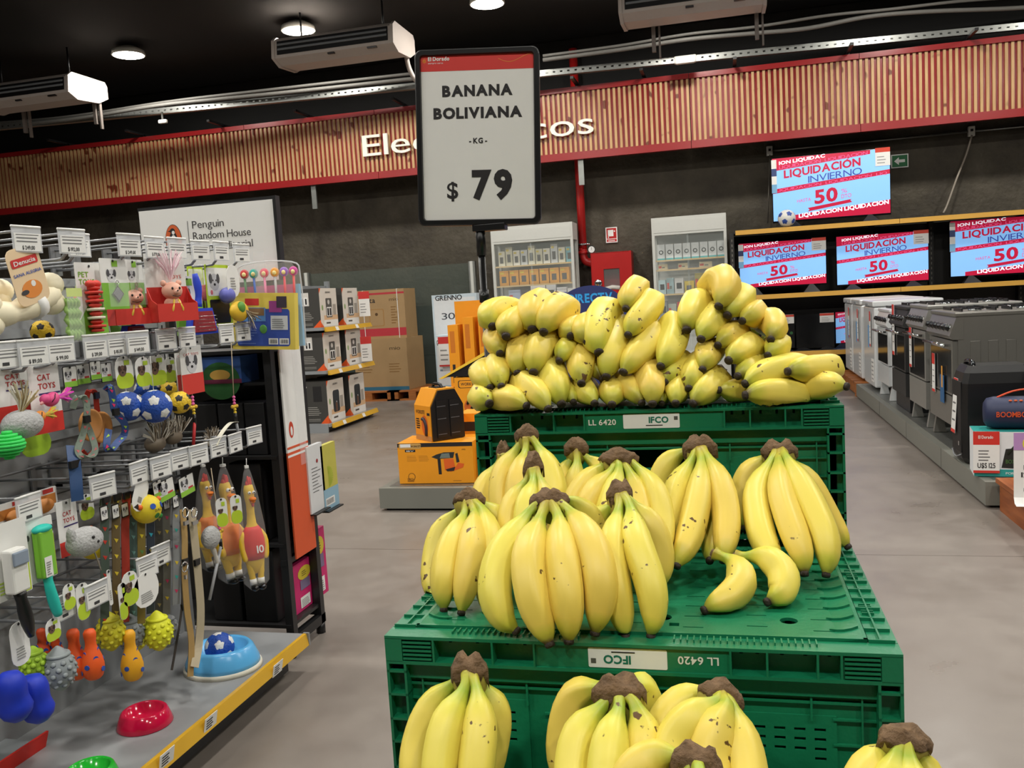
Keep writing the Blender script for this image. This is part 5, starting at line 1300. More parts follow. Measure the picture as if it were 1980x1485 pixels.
t, w, h = hang('plush_mouse', 'grey plush mouse with dark eyes and a thin tail', 'cat toy', (117, 182, 1018, 1076), -1.56, 'plush mice')
b = MB(m='plush_grey'); b.ball((0, -.02, h*.5), (w*.48, .034, h*.5), n=20, k=14).ball((-w*.38, -.02, h*.82), (w*.1, .012, h*.32), n=12, k=8); b.obj('body', t)
MB(m='ink').ball((-w*.06, -.052, h*.68), (.005, .003, .004), n=8, k=6).ball((w*.06, -.052, h*.48), (.006, .003, .004), n=8, k=6).obj('eyes', t)
MB(m='#9c9488').tube(spline([(w*.25, -.02, h*.05), (w*.33, -.02, -h*.3), (w*.4, -.02, -h*.7)], 8), .002, n=5).obj('tail', t)
def funball(label, px_, py_, rpx, X, face):
    c = at(px_, py_, X=X); k = (c-CPOS).dot(FWD)/FPX; r = rpx*k
    t = T('latex_ball', label, 'dog toy', c-V((0, 0, r)), R90, 'yellow latex balls'); MB(m='#e8d02e').ball((0, 0, r), r, n=24, k=16).obj('ball', t)
    nb = MB(m='#e2641e')
    for x, y, z, cc in ((0, .1, 1, '#e2641e'), (.85, -.3, .45, '#e2641e'), (-.9, -.2, .3, '#e2641e'), (.7, -.4, -.6, '#2f8a3a')):
        d = V((x, y, z)).normalized()*r; nb.tube([V((0, 0, r))+d*.95, V((0, 0, r))+d*1.22], [r*.2, r*.17], cc, n=10)
    nb.obj('nubs', t)
    if face:
        f = MB(m='#1f4fb0')
        for x, z, cc in ((-.42, .28, '#1f4fb0'), (.42, .22, '#1f4fb0'), (-.12, -.42, '#2a7a30')):
            y = -math.sqrt(1-x*x-z*z); f.disc((x*r, y*r*.99, r+z*r), (x, y, z), r*.2, cc, 14, r*.04)
        f.text('BALI', (-r*.45, -r*1.0, r*.88), FX, FZ, r*.2, 'ink', d=.001, width=r*.75); f.obj('face_print', t)
    return t
funball('yellow latex ball with printed word and blue eyes', 283, 984, 28, -1.57, True)
t, w, h = hang('oval_tag', 'white oval paper tag fixed to the blue-eyed latex ball', 'tag', (234, 288, 936, 990), -1.56, None, R90, .5)
b = card(MB(m='paper'), w*.5, h*1.3, 0, r=w*.24); b.poly([(-w*.14, -.0006, h*.1), (w*.1, -.0006, h*.06), (-w*.02, -.0006, h*.28)], 'ink').rect((-w*.06, -.0006, h*.34), FX, FZ, w*.14, h*.2, '#8d8d8b'); b.obj('card', t)
funball('yellow latex ball half hidden behind the grey plush mouse', 180, 1052, 29, -1.64, False)
for i, (x, y) in enumerate(((172, 998), (0, 0))):
    if x: 
        t, w, h = hang('lime_tag', 'lime green rounded tag above the yellow latex ball', 'tag', (153, 182, 955, 1006), -1.62); printed_card(t, w, h, 'lime')
# hanging collars and leashes with little prints
LS = [(200, '#4c5a50', ['#c0392b'], 'dark green'), (222, '#6b5a3a', ['#e0c53a'], 'brown'), (240, '#b23a2a', None, 'brick red'), (255, '#56706a', ['#7fb0a8'], 'sea green'), (271, '#7d6c2e', ['#d9c52f', '#5a8a4a'], 'olive'), (289, '#2c3440', ['#d23a8a', '#3ab0c9', '#e0c53a'], 'navy'), (305, '#3c3a34', ['#8a7a4a'], 'charcoal'), (320, '#7c7a70', ['#e0c53a', '#d2406a'], 'grey-brown'), (338, '#8d9092', ['#e0c53a', '#3ab0a8', '#d2406a'], 'silver grey')]
for i, (x, m, sp, cn) in enumerate(LS):
    X = -1.6-.012*((i*5) % 4); y0 = 962-(x-200)*.18; y1 = 1245-(i % 3)*14-(x-200)*.35
    loop_leash('%s printed dog collar strap in the packed collar row' % cn, [(x, y0+14, 0), (x+2, y0, .012), (x+5, y0+10, .016), (x+2, y0+60, .01), (x+3, y0+150, .008), (x+2, y1, .0)], m, .022, X, sp, 'packed collar straps')
    c = at(x+3, y0+45, X=X+.02); bq = MB(m='black_plastic'); card(bq, .03, .04, 0, 'black_plastic', .003); card(bq, .024, .033, .0035, 'paper', .002, .0004, -.0004); dogface(bq, 0, .02, .016, -.001); bq.thing('collar_label', 'tiny black-edged dog portrait label on a %s collar strap' % cn, 'label', c, R90, 'collar labels')
for bx, lb in (((297, 315, 928, 962), 'small green dog card deep behind the collar hooks'), ((306, 340, 926, 968), 'black-edged green card with a pale dog above the collars'), ((347, 378, 918, 958), 'black-edged green card with a dark dog beside the rubber chickens')):
    t, w, h = hang('collar_card', lb, 'card', bx, -1.57, 'black-edged collar cards', R90, -.1); printed_card(t, w, h, 'green')
for pts, m, lb, wd in (([(353, 985, 0), (357, 1040, .01), (357, 1110, .01), (362, 1180, .01), (370, 1240, .015), (368, 1308, .02)], 'leash_tan', 'tan leather leash hanging down to the base shelf', .018), ([(370, 985, 0), (376, 1040, .01), (383, 1110, .015), (388, 1180, .02), (385, 1240, .02), (376, 1290, .03)], 'leash_beige', 'broad beige leather leash with chrome ring before the blue bowl', .024), ([(352, 1090, -.03), (352, 1170, -.03), (340, 1250, -.03), (332, 1296, -.03)], '#3a3430', 'thin dark leash end behind the leather leashes', .006)):
    t = loop_leash(lb, pts, m, wd, -1.55, None, 'leather leashes')
    p = at(pts[0][0]+3, pts[0][1]+6, X=-1.53)-V(t.location); k = [V(p)+V((.004, .014*math.cos(a*.524), .014*math.sin(a*.524))) for a in range(13)]
    MB(m='chrome').tube(k, .0022, n=6).cbox(p.x+.003, p.y, p.z-.03, .006, wd*1.1, .012).obj('ring', t)
# --- rubber chickens in net bags
def chicken(label, box, shirt, num, X, rz=R90):
    t, w, h = hang('rubber_chicken', label, 'dog toy', box, X, 'squeaky rubber chickens', rz)
    Y_ = '#e9bf2c'
    b = MB(m=Y_); prof = [(.0, .12), (.16, .14), (.25, .22), (.29, .32), (.27, .40), (.21, .47), (.125, .52), (.10, .6), (.105, .68), (.13, .73), (.14, .78), (.11, .82), (0, .835)]
    b.lathe([(r*w*1.25, z*h) for r, z in prof], n=20, sy=.75)
    for s in (-1, 1):
        b.tube(spline([(s*w*.14, 0, h*.22), (s*w*.15, -.004, h*.14), (s*w*.13, -.006, h*.075)], 6), [w*.17, w*.15, w*.13, w*.12, w*.1, w*.1, w*.1], n=12)
        b.tube(spline([(s*w*.24, 0, h*.46), (s*w*.37, -.004, h*.38), (s*w*.35, -.012, h*.27), (s*w*.3, -.014, h*.24)], 8), [w*.08, w*.1, w*.11, w*.11, w*.1, w*.1, w*.09, w*.08, w*.05], n=10)
    bd = b.obj('body', t)
    sh = MB(m=shirt); sh.lathe([(r*w*1.25*1.05+.001, z*h) for r, z in [(.262, .245), (.282, .3), (.295, .34), (.28, .40), (.22, .468), (.15, .5)]], n=22, sy=.77)
    if num: sh.text('10', (w*.12, -w*.30, h*.30), FX, (0, .15, 1), h*.055, 'paper', bold=.018, align='C', d=.004)
    sh.obj('shirt', t)
    MB(m='#d6302a').push(Matrix.Translation((0, 0, h*.82))).ball((0, 0, .01), (w*.05, w*.08, h*.05)).ball((-w*.05, 0, .0), (w*.05, w*.07, h*.035)).ball((w*.07, 0, h*.02), (w*.045, w*.06, h*.045)).obj('comb', t)
    MB(m='#e07a24').ball((w*.06, -w*.15, h*.715), (w*.12, w*.13, h*.018), n=14, k=8).ball((w*.06, -w*.13, h*.695), (w*.09, w*.1, h*.015), n=14, k=8).obj('beak', t)
    MB(m='#cc3a2c').ball((w*.06, -w*.13, h*.672), (w*.05, w*.05, h*.02), n=10, k=7).obj('wattle', t)
    e = MB(m='paper')
    for s in (-1, 1): e.ball((w*.05+s*w*.07, -w*.13, h*.765), w*.055, n=12, k=8)
    e = e.obj('eyes', t); pu = MB(m='ink')
    for s in (-1, 1): pu.ball((w*.055+s*w*.07, -w*.18, h*.766), w*.022, n=8, k=6)
    pu.obj('pupils', e)
    so = MB(m='paper'); sk = MB(m='black_gloss')
    for s in (-1, 1):
        so.tube([(s*w*.13, -.006, h*.09), (s*w*.12, -.008, h*.045)], w*.115, n=12); sk.ball((s*w*.12, -.016, h*.025), (w*.13, w*.2, h*.028), n=14, k=8)
    so.obj('socks', t); sk.obj('shoes', t)
    bag = MB(m='clear_plastic'); bag.lathe([(w*.2, 0), (w*.42, h*.06), (w*.48, h*.3), (w*.42, h*.5), (w*.28, h*.75), (w*.12, h*.92), (w*.04, h*.97)], n=18, sy=.7); bag.obj('net_bag', t)
    MB(m='paper').cbox(0, 0, h*.965, w*.12, w*.1, h*.02).tube([(0, 0, h*.97), (.002, 0, h*1.03)], .0014, n=5).obj('bag_tie', t)
    return t
chicken('yellow rubber chicken in a red number 10 shirt in a net bag', (456, 516, 890, 1146), '#d82a24', True, -1.50, R90-.75)
chicken('yellow rubber chicken in an orange shirt, turned sideways in its bag', (410, 470, 888, 1132), '#e07a1e', False, -1.60, R90-.3)
chicken('yellow rubber chicken with open orange beak behind the wand rod', (372, 430, 890, 1108), '#e07a1e', False, -1.70, R90-.5)
for bx, lb, k in (((418, 440, 962, 1020), 'lime-topped oval tag hanging on the sideways rubber chicken', 'lime'), ((446, 468, 956, 1014), 'lime-topped oval tag between two rubber chickens', 'lime')):
    t, w, h = hang('oval_tag', lb, 'tag', bx, -1.52, 'oval chicken tags', R90-.6); printed_card(t, w, h, k)
t, w, h = hang('plush_mouse', 'dark grey plush mouse with long white tail below the chickens', 'cat toy', (384, 412, 1012, 1100), -1.57, 'plush mice')
MB(m='plush_grey').ball((0, -.02, h*.7), (w*.5, .025, h*.26), n=16, k=12).obj('body', t); MB(m='#d0ccc4').tube(spline([(0, -.02, h*.5), (w*.2, -.02, h*.25), (w*.3, -.02, 0)], 8), [.006, .007, .008, .007, .006, .007, .006, .005, .003], n=8).obj('tail', t)
# --- lowest row: spiky eggs, bowling pins
def egg(label, box, c, X):
    t, w, h = hang('spiky_egg', label, 'dog toy', box, X, 'vinyl egg toys'); r = h*.34
    b = MB(m=c); b.lathe([(0, 0)]+[(r*math.sin(PI*u)**.7*(1.08-.22*u), h*u) for u in [.02, .06]+[i/12 for i in range(1, 12)]+[.95, .985]]+[(0, h)], n=22)
    for i in range(5):
        for j in range(9):
            a = 2*PI*(j+.5*(i % 2))/9; u = .2+.12*i; rr_ = r*math.sin(PI*u)**.8*(1.08-.22*u)
            d = V((math.cos(a), math.sin(a), 0)); p = d*rr_+V((0, 0, h*u)); b.tube([p*.97+V((0, 0, h*u*.03)), p+d*.0018+V((0, 0, .002))], [.0075, .0045], n=6)
    b.obj('body', t)
    MB(m=c).push(Matrix.Translation((0, 0, h*.8))).lathe([(r*.70, -.003), (r*.74, 0), (r*.68, .004)], n=22).obj('seam', t)
for a in (('grey spiky vinyl egg toy hanging low beside the orange pins', (83, 145, 1246, 1340), '#8b9294', -1.56), ('lime green spiky vinyl egg toy behind the grey one', (48, 84, 1246, 1322), '#a3c92e', -1.6), ('yellow spiky vinyl egg toy between the orange and yellow pins', (192, 234, 1180, 1262), '#cdc828', -1.6), ('yellow-green spiky vinyl egg toy foremost behind the collars', (278, 332, 1178, 1262), '#d9dc28', -1.58), ('grey spiky vinyl egg toy behind the yellow pin', (228, 276, 1184, 1262), '#7e8486', -1.63), ('grey spiky vinyl egg toy peeping out behind the yellow-green one', (305, 338, 1182, 1255), '#888c8e', -1.66), ('pale yellow spiky vinyl egg toy deepest in its row', (246, 284, 1186, 1260), '#dfe03a', -1.7)): egg(*a)
def pin(label, box, c, X):
    t, w, h = hang('bowling_pin_toy', label, 'dog toy', box, X, 'vinyl bowling pin toys'); s = h*.205
    P_ = [(0, 0), (.55, .01), (.8, .06), (.98, .2), (1, .3), (.9, .42), (.66, .56), (.5, .66), (.47, .74), (.55, .84), (.56, .91), (.42, .97), (0, 1)]
    MB(m=c).lathe([(r*s, z*h) for r, z in P_], n=20).obj('body', t)
    d = MB(m='#2a4fa8'); 
    for i in range(12):
        a = i*2.4; u = .12+.045*i; rr_ = s*[q for q in [.9, .96, 1, 1, .98, .92, .85, .78, .7, .62, .55, .5]][i]
        v = V((math.cos(a), math.sin(a), 0)); d.disc(v*(rr_*.985)+V((0, 0, u*h)), v, .0065, None, 8, .002)
    d.obj('spots', t)
for a in (('orange vinyl bowling pin toy with blue spots, foremost of the orange ones', (156, 198, 1212, 1316), '#e85a1c', -1.56), ('orange vinyl bowling pin toy half behind the foremost orange one', (130, 160, 1212, 1316), '#e0551c', -1.6), ('yellow vinyl bowling pin toy with blue spots', (231, 275, 1214, 1318), '#eaa81e', -1.56), ('orange vinyl bowling pin toy behind the white tag', (98, 118, 1214, 1290), '#d9501c', -1.68), ('darker orange vinyl bowling pin toy above the lime egg', (70, 95, 1212, 1290), '#cf4a1c', -1.7)): pin(*a)
for bx, k, lb in (((88, 118, 1195, 1240), 'lime', 'lime and white tag above the grey egg'), ((148, 174, 1126, 1200), 'lime', 'lime and white tag on the foremost orange pin'), ((122, 146, 1128, 1180), 'lime', 'lime and white tag behind the orange pins'), ((230, 246, 1126, 1200), 'lime', 'narrow lime tag on the yellow pin'), ((236, 268, 1104, 1172), 'lime', 'lime tag with cut corner above the eggs'), ((258, 308, 1106, 1174), 'white', 'plain white tag back above the yellow-green egg'), ((20, 58, 1200, 1288), 'white', 'long white tag above the lime egg'), ((209, 216, 1100, 1172), 'white', 'edge-on white tag beside the narrow lime tag')):
    t, w, h = hang('toy_tag', lb, 'tag', bx, -1.545, 'lowest row toy tags'); printed_card(t, w, h, k)
for i, (bx, lb) in enumerate((((28, 78, 1298, 1402), 'royal blue rubber boot toy nearest the grey egg'), ((-20, 38, 1292, 1400), 'royal blue rubber boot toy above the red tray'))):
    t, w, h = hang('boot_toy', lb, 'dog toy', bx, -1.555+.01*i, 'blue boot toys')
    MB(m='#1432b8').tube(spline([(0, -.02, h*.97), (-.004, -.022, h*.7), (0, -.022, h*.4), (.006, -.026, h*.05)], 10), [.016, .026, .03, .032, .032, .031, .031, .033, .035, .03, .016], n=16).obj('body', t)
    MB(m='#b7d23a').tube([(.0, -.02, h*.02), (.012, .004, h*.3), (.008, .004, h*.55)], .006, n=8).obj('lime_edge', t)
# --- bowls on the base shelf
ZS = .142
def bowl(label, cx, cy, rpx, prof, m, sx=1, sy=1, group='pet bowls', rz=0):
    c = at(cx, cy, Z=ZS); k = (c-CPOS).dot(FWD)/FPX; r = rpx*k
    t = T('pet_bowl', label, 'bowl', (c.x, c.y, ZS+.0005), rz, group)
    MB(m=m).lathe([(a*r, z*r) for a, z in prof], n=36, sx=sx, sy=sy).obj('bowl', t)
    return t, r
BP = [(0, .02), (.98, 0), (1, .04), (.93, .25), (.82, .52), (.74, .58), (.66, .52), (.58, .22), (0, .16)]
mat('bowl_red', '#c4143e', rough=.12, var=.02); mat('bowl_green', '#1fae2e', rough=.15, var=.02); mat('bowl_blue', '#5fb2ea', rough=.25, var=.02)
bowl('glossy raspberry red pet bowl on the base shelf', 281, 1400, 52, BP, 'bowl_red')
bowl('bright green pet bowl on the base shelf beside the red tray', 176, 1512, 54, BP, 'bowl_green')
t, r = bowl('light blue pet bowl with white rim base holding a blue ball', 432, 1290, 76, [(.80, .10), (.95, .08), (.93, .22), (.80, .52), (.72, .60), (.64, .56), (.58, .26), (0, .2), (0, .18), (.5, .2)], 'bowl_blue', sy=.9)
MB(m='#d8d4c4').lathe([(.78*r, .0), (1.0*r, .0), (.98*r, .10*r), (.93*r, .12*r), (.80*r, .10*r)], n=36, sy=.9).obj('base_ring', t)
c = at(424, 1226, X=t.location.x); k = (c-CPOS).dot(FWD)/FPX
tb = T('toy_ball', 'blue rubber ball with white patches lying in the light blue bowl', 'ball', (t.location.x, t.location.y-.01, ZS+.2*r), R90, gb); patchball(tb, (0, 0, 28*k), 28*k, 'rubber_blue', 'paper')
c = at(0, 1480, Z=ZS); t = T('red_tray', 'red plastic pet tray with grey liner on the base shelf', 'tray', (c.x-.02, c.y, ZS+.0005))
tr = MB(m='#d8281c'); tr.prism([(-.09, -.1, 0), (.07, -.1, 0), (.085, -.1, .045), (.078, -.1, .045), (.062, -.1, .006), (-.09, -.1, .006)], (0, .2, 0)); tr.obj('body', t); MB(m='#8a8f92').box(-.09, .06, -.09, .09, .006, .02).obj('liner', t)

# ================================================================== book stand behind the gondola end
BX1 = -1.55
bs = T('book_stand', 'black metal book stand with publisher header and white and orange side panel', 'book stand', (BX1-.3, 3.0, 0)); bo = V(bs.location)
BY0, BY1, BXL = 2.78, 3.04, -2.16
for x, y in ((BX1-.02, BY0+.02), (BX1-.02, BY1-.02), (BXL, BY0+.02), (BXL, BY1-.02)): MB(bo, 'dark_metal').box(x-.015, x+.015, y-.015, y+.015, .04, 1.16 if x > -2 else 1.5).obj('post', bs)
MB(bo, 'dark_metal').box(BX1-.035, BX1-.005, BY0-.02, BY1+.0, .04, .075).obj('foot_bar', bs); MB(bo, 'dark_metal').box(BXL-.015, BXL+.015, BY0-.02, BY1+.0, .04, .075).obj('foot_bar', bs)
for x in (BX1-.02, BXL):
    for y in (BY0, BY1-.02): MB(bo, 'black_plastic').tube([(x, y, 0), (x, y, .04)], .018, n=10).obj('caster_foot', bs)
MB(bo, 'dark_metal').box(BXL, BX1-.01, BY1-.02, BY1-.01, .07, 1.14).obj('back_panel', bs)
for z in (.12, .42, .74, 1.12): MB(bo, 'dark_metal').box(BXL, BX1-.012, BY0, BY1-.02, z-.012, z).obj('shelf', bs)
MB(bo, 'dark_metal').box(BX1-.03, BX1-.01, BY0, BY1, .34, .36).obj('cross_bar', bs)
pan = MB(bo, 'paper')
a = at(542, 660, X=BX1); b_ = at(577, 660, X=BX1)
ya, yb = 2.83, 2.99
pan.prism([(BX1, ya, .74), (BX1, yb, .74), (BX1, yb, 1.16), (BX1, ya+.02, 1.16), (BX1, ya, 1.1)], (.006, 0, 0)).obj('white_side_panel', bs)
po = MB(bo, '#d4552a'); po.prism([(BX1, ya, .35), (BX1, yb, .35), (BX1, yb, .74), (BX1, ya, .74)], (.006, 0, 0)); po.box(BX1+.006, BX1+.0068, ya, yb, .752, .76, '#d4552a').box(BX1+.006, BX1+.0068, ya, yb, .722, .73, 'paper').obj('orange_side_panel', bs)
MB(bo, '#d4552a').disc((BX1+.006, ya+.04, .82), (1, 0, 0), .017, '#c8442a', 18, .001, .03).disc((BX1+.0071, ya+.04, .815), (1, 0, 0), .008, 'paper', 12, .0006, .017).obj('panel_emblem', bs)
MB(bo, 'clear_plastic').box(BX1+.008, BX1+.010, ya+.09, ya+.14, .68, 1.2).obj('clear_pocket', bs)
hp0 = at(268, 410, Y=2.86); hp1 = at(528, 388, Y=2.86); hb0 = at(268, 470, Y=2.86)
hw = hp1.x-hp0.x+.01; hz1 = 1.642; hz0 = 1.36
hd = MB(bo, 'paper').box(hp0.x, hp1.x, 2.86, 2.875, hz0, hz1); hd.box(hp0.x-.006, hp1.x+.008, 2.863, 2.885, hz1-.001, hz1+.012, 'dark_metal').box(hp1.x, hp1.x+.012, 2.855, 2.885, hz0, hz1+.012, 'dark_metal')
hx = hp0.x+.05; hy = 2.86
ec = V((hp0.x+.135, hy, hz1-.115))
hd.disc(ec, (0, -1, 0), .034, '#1d1a1c', 28, .0006, .058).disc(ec-V((0, .0008, 0)), (0, -1, 0), .032, '#d4602c', 28, .0006, .056)
hd.disc(ec+V((0, -.0016, -.006)), (0, -1, 0), .018, 'ink', 20, .0004, .038).disc(ec+V((.001, -.0022, -.01)), (0, -1, 0), .012, 'paper', 18, .0004, .030).disc(ec+V((-.001, -.0022, .034)), (0, -1, 0), .010, 'ink', 14, .0004, .010).disc(ec+V((.002, -.0028, .028)), (0, -1, 0), .006, 'paper', 12, .0004, .007).poly([ec+V((-.009, -.003, .037)), ec+V((-.021, -.003, .034)), ec+V((-.009, -.003, .031))], 'ink')
hd.box(hp0.x+.196, hp0.x+.1985, hy-.0008, hy, hz1-.17, hz1-.05, '#6a6a6a')
for i, (tx, ww) in enumerate((('Penguin', .128), ('Random House', .232), ('Grupo Editorial', .236))): hd.text(tx, (hp0.x+.215, hy, hz1-.078-.040*i), FX, FZ, .026, '#3a3636', width=ww, d=.0008)
hd.obj('header_sign', bs)
for x in (hp0.x+.08, hp1.x-.05): MB(bo, 'dark_metal').box(x-.01, x+.01, 2.876, 2.89, 1.1, hz0+.05).obj('header_post', bs)
MB(bo, 'clear_plastic').box(BX1-.04, BX1+.0, 2.79, 2.794, 1.14, 1.46).obj('clear_divider', bs)
# goods on the stand
def facing_box(name, label, cat, xl, xr, yt, yb, Y, d, rz=0, group=None):
    a = at(xl, (yt+yb)/2, Y=Y); b = at(xr, (yt+yb)/2, Y=Y); t0 = at((xl+xr)/2, yt, Y=Y); c0 = at((xl+xr)/2, yb, Y=Y)
    t = T(name, label, cat, ((a.x+b.x)/2, Y, c0.z), rz, group); return t, b.x-a.x, t0.z-c0.z
t, w, h = facing_box('activity_box', 'yellow and blue children activity box with two barcodes on the book stand', 'toy box', 447, 562, 545, 655, 2.72, .04, 0)
t.rotation_euler = (0, .06, .12); t.location.z = 1.122
b = MB(m='#e6cf5a').box(-w/2, w/2, 0, .035, 0, h).rect((-w*.42, 0, h*.06), FX, FZ, w*.84, h*.66, '#3450a8', r=.01).rect((-w*.36, -.0006, h*.5), FX, FZ, w*.4, h*.24, '#5c8fd0').rect((-w*.34, -.001, h*.6), FX, FZ, w*.36, h*.13, '#8a6a4a').rect((w*.12, -.0006, h*.35), FX, FZ, w*.27, h*.25, '#cfd3d6').bars((w*.14, -.001, h*.38), FX, FZ, w*.2, h*.18, 5, '#8a8d90').rect((-w*.28, -.0006, h*.78), FX, FZ, w*.22, h*.12, '#c8302c').rect((w*.1, -.001, h*.66), FX, FZ, w*.2, h*.2, '#9a3f8a').rect((w*.22, -.0014, h*.74), FX, FZ, w*.16, h*.2, '#3a3040')
for x in (.08, .25): b.rect((w*x, -.0006, h*.09), FX, FZ, w*.15, h*.11, 'paper'); [b.rect((w*(x+.02+.012*i), -.001, h*.11), FX, FZ, w*(.004+.004*(i % 3)/2), h*.07, 'ink') for i in range(10)]
b.bars((-w*.38, -.0006, h*.1), FX, FZ, w*.3, h*.28, 6, '#6f86c8', .25); b.ball((0, -.001, h*.36), (w*.06, .001, h*.08), '#5a9a4a', n=10, k=6); b.obj('box', t)
t, w, h = facing_box('pencil_pouch', 'pink pencil pouch set with topper pencils in a clear case', 'stationery', 466, 582, 484, 648, 2.815, .04, .1)
t.location.z = 1.122
MB(m='clear_plastic').box(-w/2, w/2, -.012, -.0115, 0, h*.86).prism([(-w/2, -.012, h*.86), (w/2, -.012, h*.86), (w*.38, -.012, h), (-w*.38, -.012, h)], (0, .0006, 0)).tube(spline([(-w/2, -.006, 0), (-w/2, -.006, h*.8), (-w*.38, -.006, h), (w*.38, -.006, h), (w/2, -.006, h*.8), (w/2, -.006, 0)], 20), .003, 'tag_plastic', n=6).obj('case', t)
MB(m='#c8408a').box(-w*.48, w*.4, -.006, .012, .002, h*.74).box(w*.38, w*.46, -.007, .012, .002, h*.74, '#7ab4d8').obj('pouch', t)
for i, (c, c2, hx_) in enumerate((('#c83a3a', '#3a6a3a', -.36), ('#2aa89a', '#2a5ab0', -.22), ('#e8506a', '#e0609a', -.06), ('#e8a03a', '#b0b0b0', .1), ('#9a6ac8', '#c83a4a', .24), ('#d0489a', '#d03a3a', .38))):
    MB(m=c2).tube([(hx_*w, -.008, h*.4), (hx_*w*1.05, -.008, h*.84)], .0045, n=7).ball((hx_*w*1.05, -.008, h*.89), (.017, .006, .017), c, n=14, k=10).ball((hx_*w*1.05, -.013, h*.885), (.008, .003, .008), '#f0e0a0', n=10, k=7).obj('topper_pencil', t)
t, w, h = facing_box('game_box', 'green and blue children game box lying on the stand shelf', 'toy box', 384, 466, 690, 742, 2.80, .1)
t.location.z = .7405+.2; t.location.z = at(425, 742, Y=2.80).z
b = MB(m='#3a63b0').box(-w/2, w/2, 0, .12, 0, h).disc((0, -.0004, h*.1), (0, -1, 0), w*.46, '#2f6a34', 26, .0006, h*.7).disc((0, -.0012, h*.32), (0, -1, 0), w*.24, '#e3b457', 24, .0006, h*.2).rect((-w/2, -.0022, -.0), FX, FZ, w, h*.16, '#7a2a4a').obj('box', t)
MB(bo, 'dark_metal').box(BXL, BX1-.03, BY0+.03, BY1-.03, t.location.z-.012, t.location.z-.001).obj('shelf', bs)
for i, (xl, xr, yt, yb, c, lb) in enumerate(((398, 450, 765, 868, '#0e0e10', 'black slipcased book under the green and blue game box'), (452, 500, 760, 866, '#121215', 'black slipcased book with pale edge on the book stand shelf'), (502, 540, 752, 862, '#0f0f12', 'black slipcased book at the post of the book stand'), (480, 540, 920, 1055, '#101013', 'tall black book set on the lower book stand shelf'), (440, 492, 1060, 1180, '#0e0e11', 'black box set low on the book stand beside the chicken'), (500, 560, 1060, 1190, '#121214', 'black box set low on the book stand by the post'))):
    Y = 2.89; a = at(xl, yb, Y=Y); b_ = at(xr, yb, Y=Y); top = at(xl, yt, Y=Y)
    zs = min((.42, .74, .12, t.location.z), key=lambda q: abs(q-a.z)); h = max(.12, top.z-a.z)
    zs = {0: .74, 1: .74, 2: .74, 3: .42, 4: .12, 5: .12}[i]; h = {.74: .19, .42: .29, .12: .27}[zs]
    k = MB(m=c).box(-(b_.x-a.x)/2, (b_.x-a.x)/2, -.085, .085, 0, h, c=.004); k.box(-(b_.x-a.x)/2-.0005, (b_.x-a.x)/2+.0005, -.08, .08, h-.0035, h+.0004, '#2b2b30')
    k.thing('boxed_book', lb, 'book', ((a.x+b_.x)/2, Y, zs+.0005), 0, 'black boxed books')
for xl, xr, yt, yb, c, c2, lb in ((597, 627, 858, 990, '#d9dadb', '#4a4a4a', 'white book facing the aisle beside the orange panel'), (623, 652, 856, 984, '#c2bb52', '#a8c22a', 'olive yellow book with a lime sunburst and barcode facing the aisle')):
    Xb = BX1+.012; p, w, h = slot(xl, xr, yt, yb, Xb)
    k = MB(m=c).box(-w/2, w/2, 0, .018, 0, h)
    if c2 == '#4a4a4a': k.bars((-w*.3, 0, h*.3), FX, FZ, w*.6, h*.4, 8, c2, .2).disc((w*.1, -.0006, h*.75), (0, -1, 0), .008, '#9a3030', 8)
    else:
        for i in range(14): a = i*PI/13; k.poly([V((-.1*w, -.0008, h*.5)), V((-.1*w+w*.33*math.cos(a-1.57), -.0008, h*.5+w*.33*math.sin(a-1.57))), V((-.1*w+w*.3*math.cos(a-1.47), -.0008, h*.5+w*.3*math.sin(a-1.47)))], c2)
        k.rect((-w/2, -.0006, 0), FX, FZ, w, h*.32, '#8fb4c8').rect((-w*.4, -.001, h*.06), FX, FZ, w*.6, h*.12, 'paper'); [k.rect((w*(-.36+.05*i), -.0014, h*.08), FX, FZ, w*.02, h*.08, 'ink') for i in range(10)]
    k.thing('aisle_book', lb, 'book', p, R90)
    MB(bo, 'dark_metal').box(BX1-.01, BX1+.03, p.y-w/2, p.y+w/2, p.z-.006, p.z-.001).obj('ledge', bs)
for i, (xl, xr, yt, yb, lb) in enumerate(((568, 606, 1075, 1172, 'magenta boxed puzzle with yellow bubble low on the book stand'), (606, 632, 1030, 1165, 'magenta boxed puzzle farther along the book stand foot'), (520, 560, 1040, 1100, 'magenta boxed puzzle with a yellow cartoon patch inside the stand'))):
    Xb = BX1-.04 if i < 2 else BX1-.2; p, w, h = slot(xl, xr, yt, yb, Xb); p.z = .121 if i < 2 else .421
    k = MB(m='#c8246a').box(-w/2, w/2, 0, .05, 0, h).disc((w*.05, -.0005, h*.75), (0, -1, 0), w*.34, '#d9c23a', 16, .0005, h*.14).bars((-w*.1, -.0012, h*.7), FX, FZ, w*.3, h*.12, 3, 'ink', .3).rect((-w*.2, -.0012, h*.42), FX, FZ, w*.5, h*.2, '#7a6a8a').rect((-w*.25, -.0012, h*.06), FX, FZ, w*.5, h*.22, 'paper').bars((-w*.2, -.0016, h*.08), FX, FZ, w*.4, h*.16, 5, '#9a9a98')
    k.thing('puzzle_box', lb, 'toy box', p, R90, 'magenta puzzle boxes')
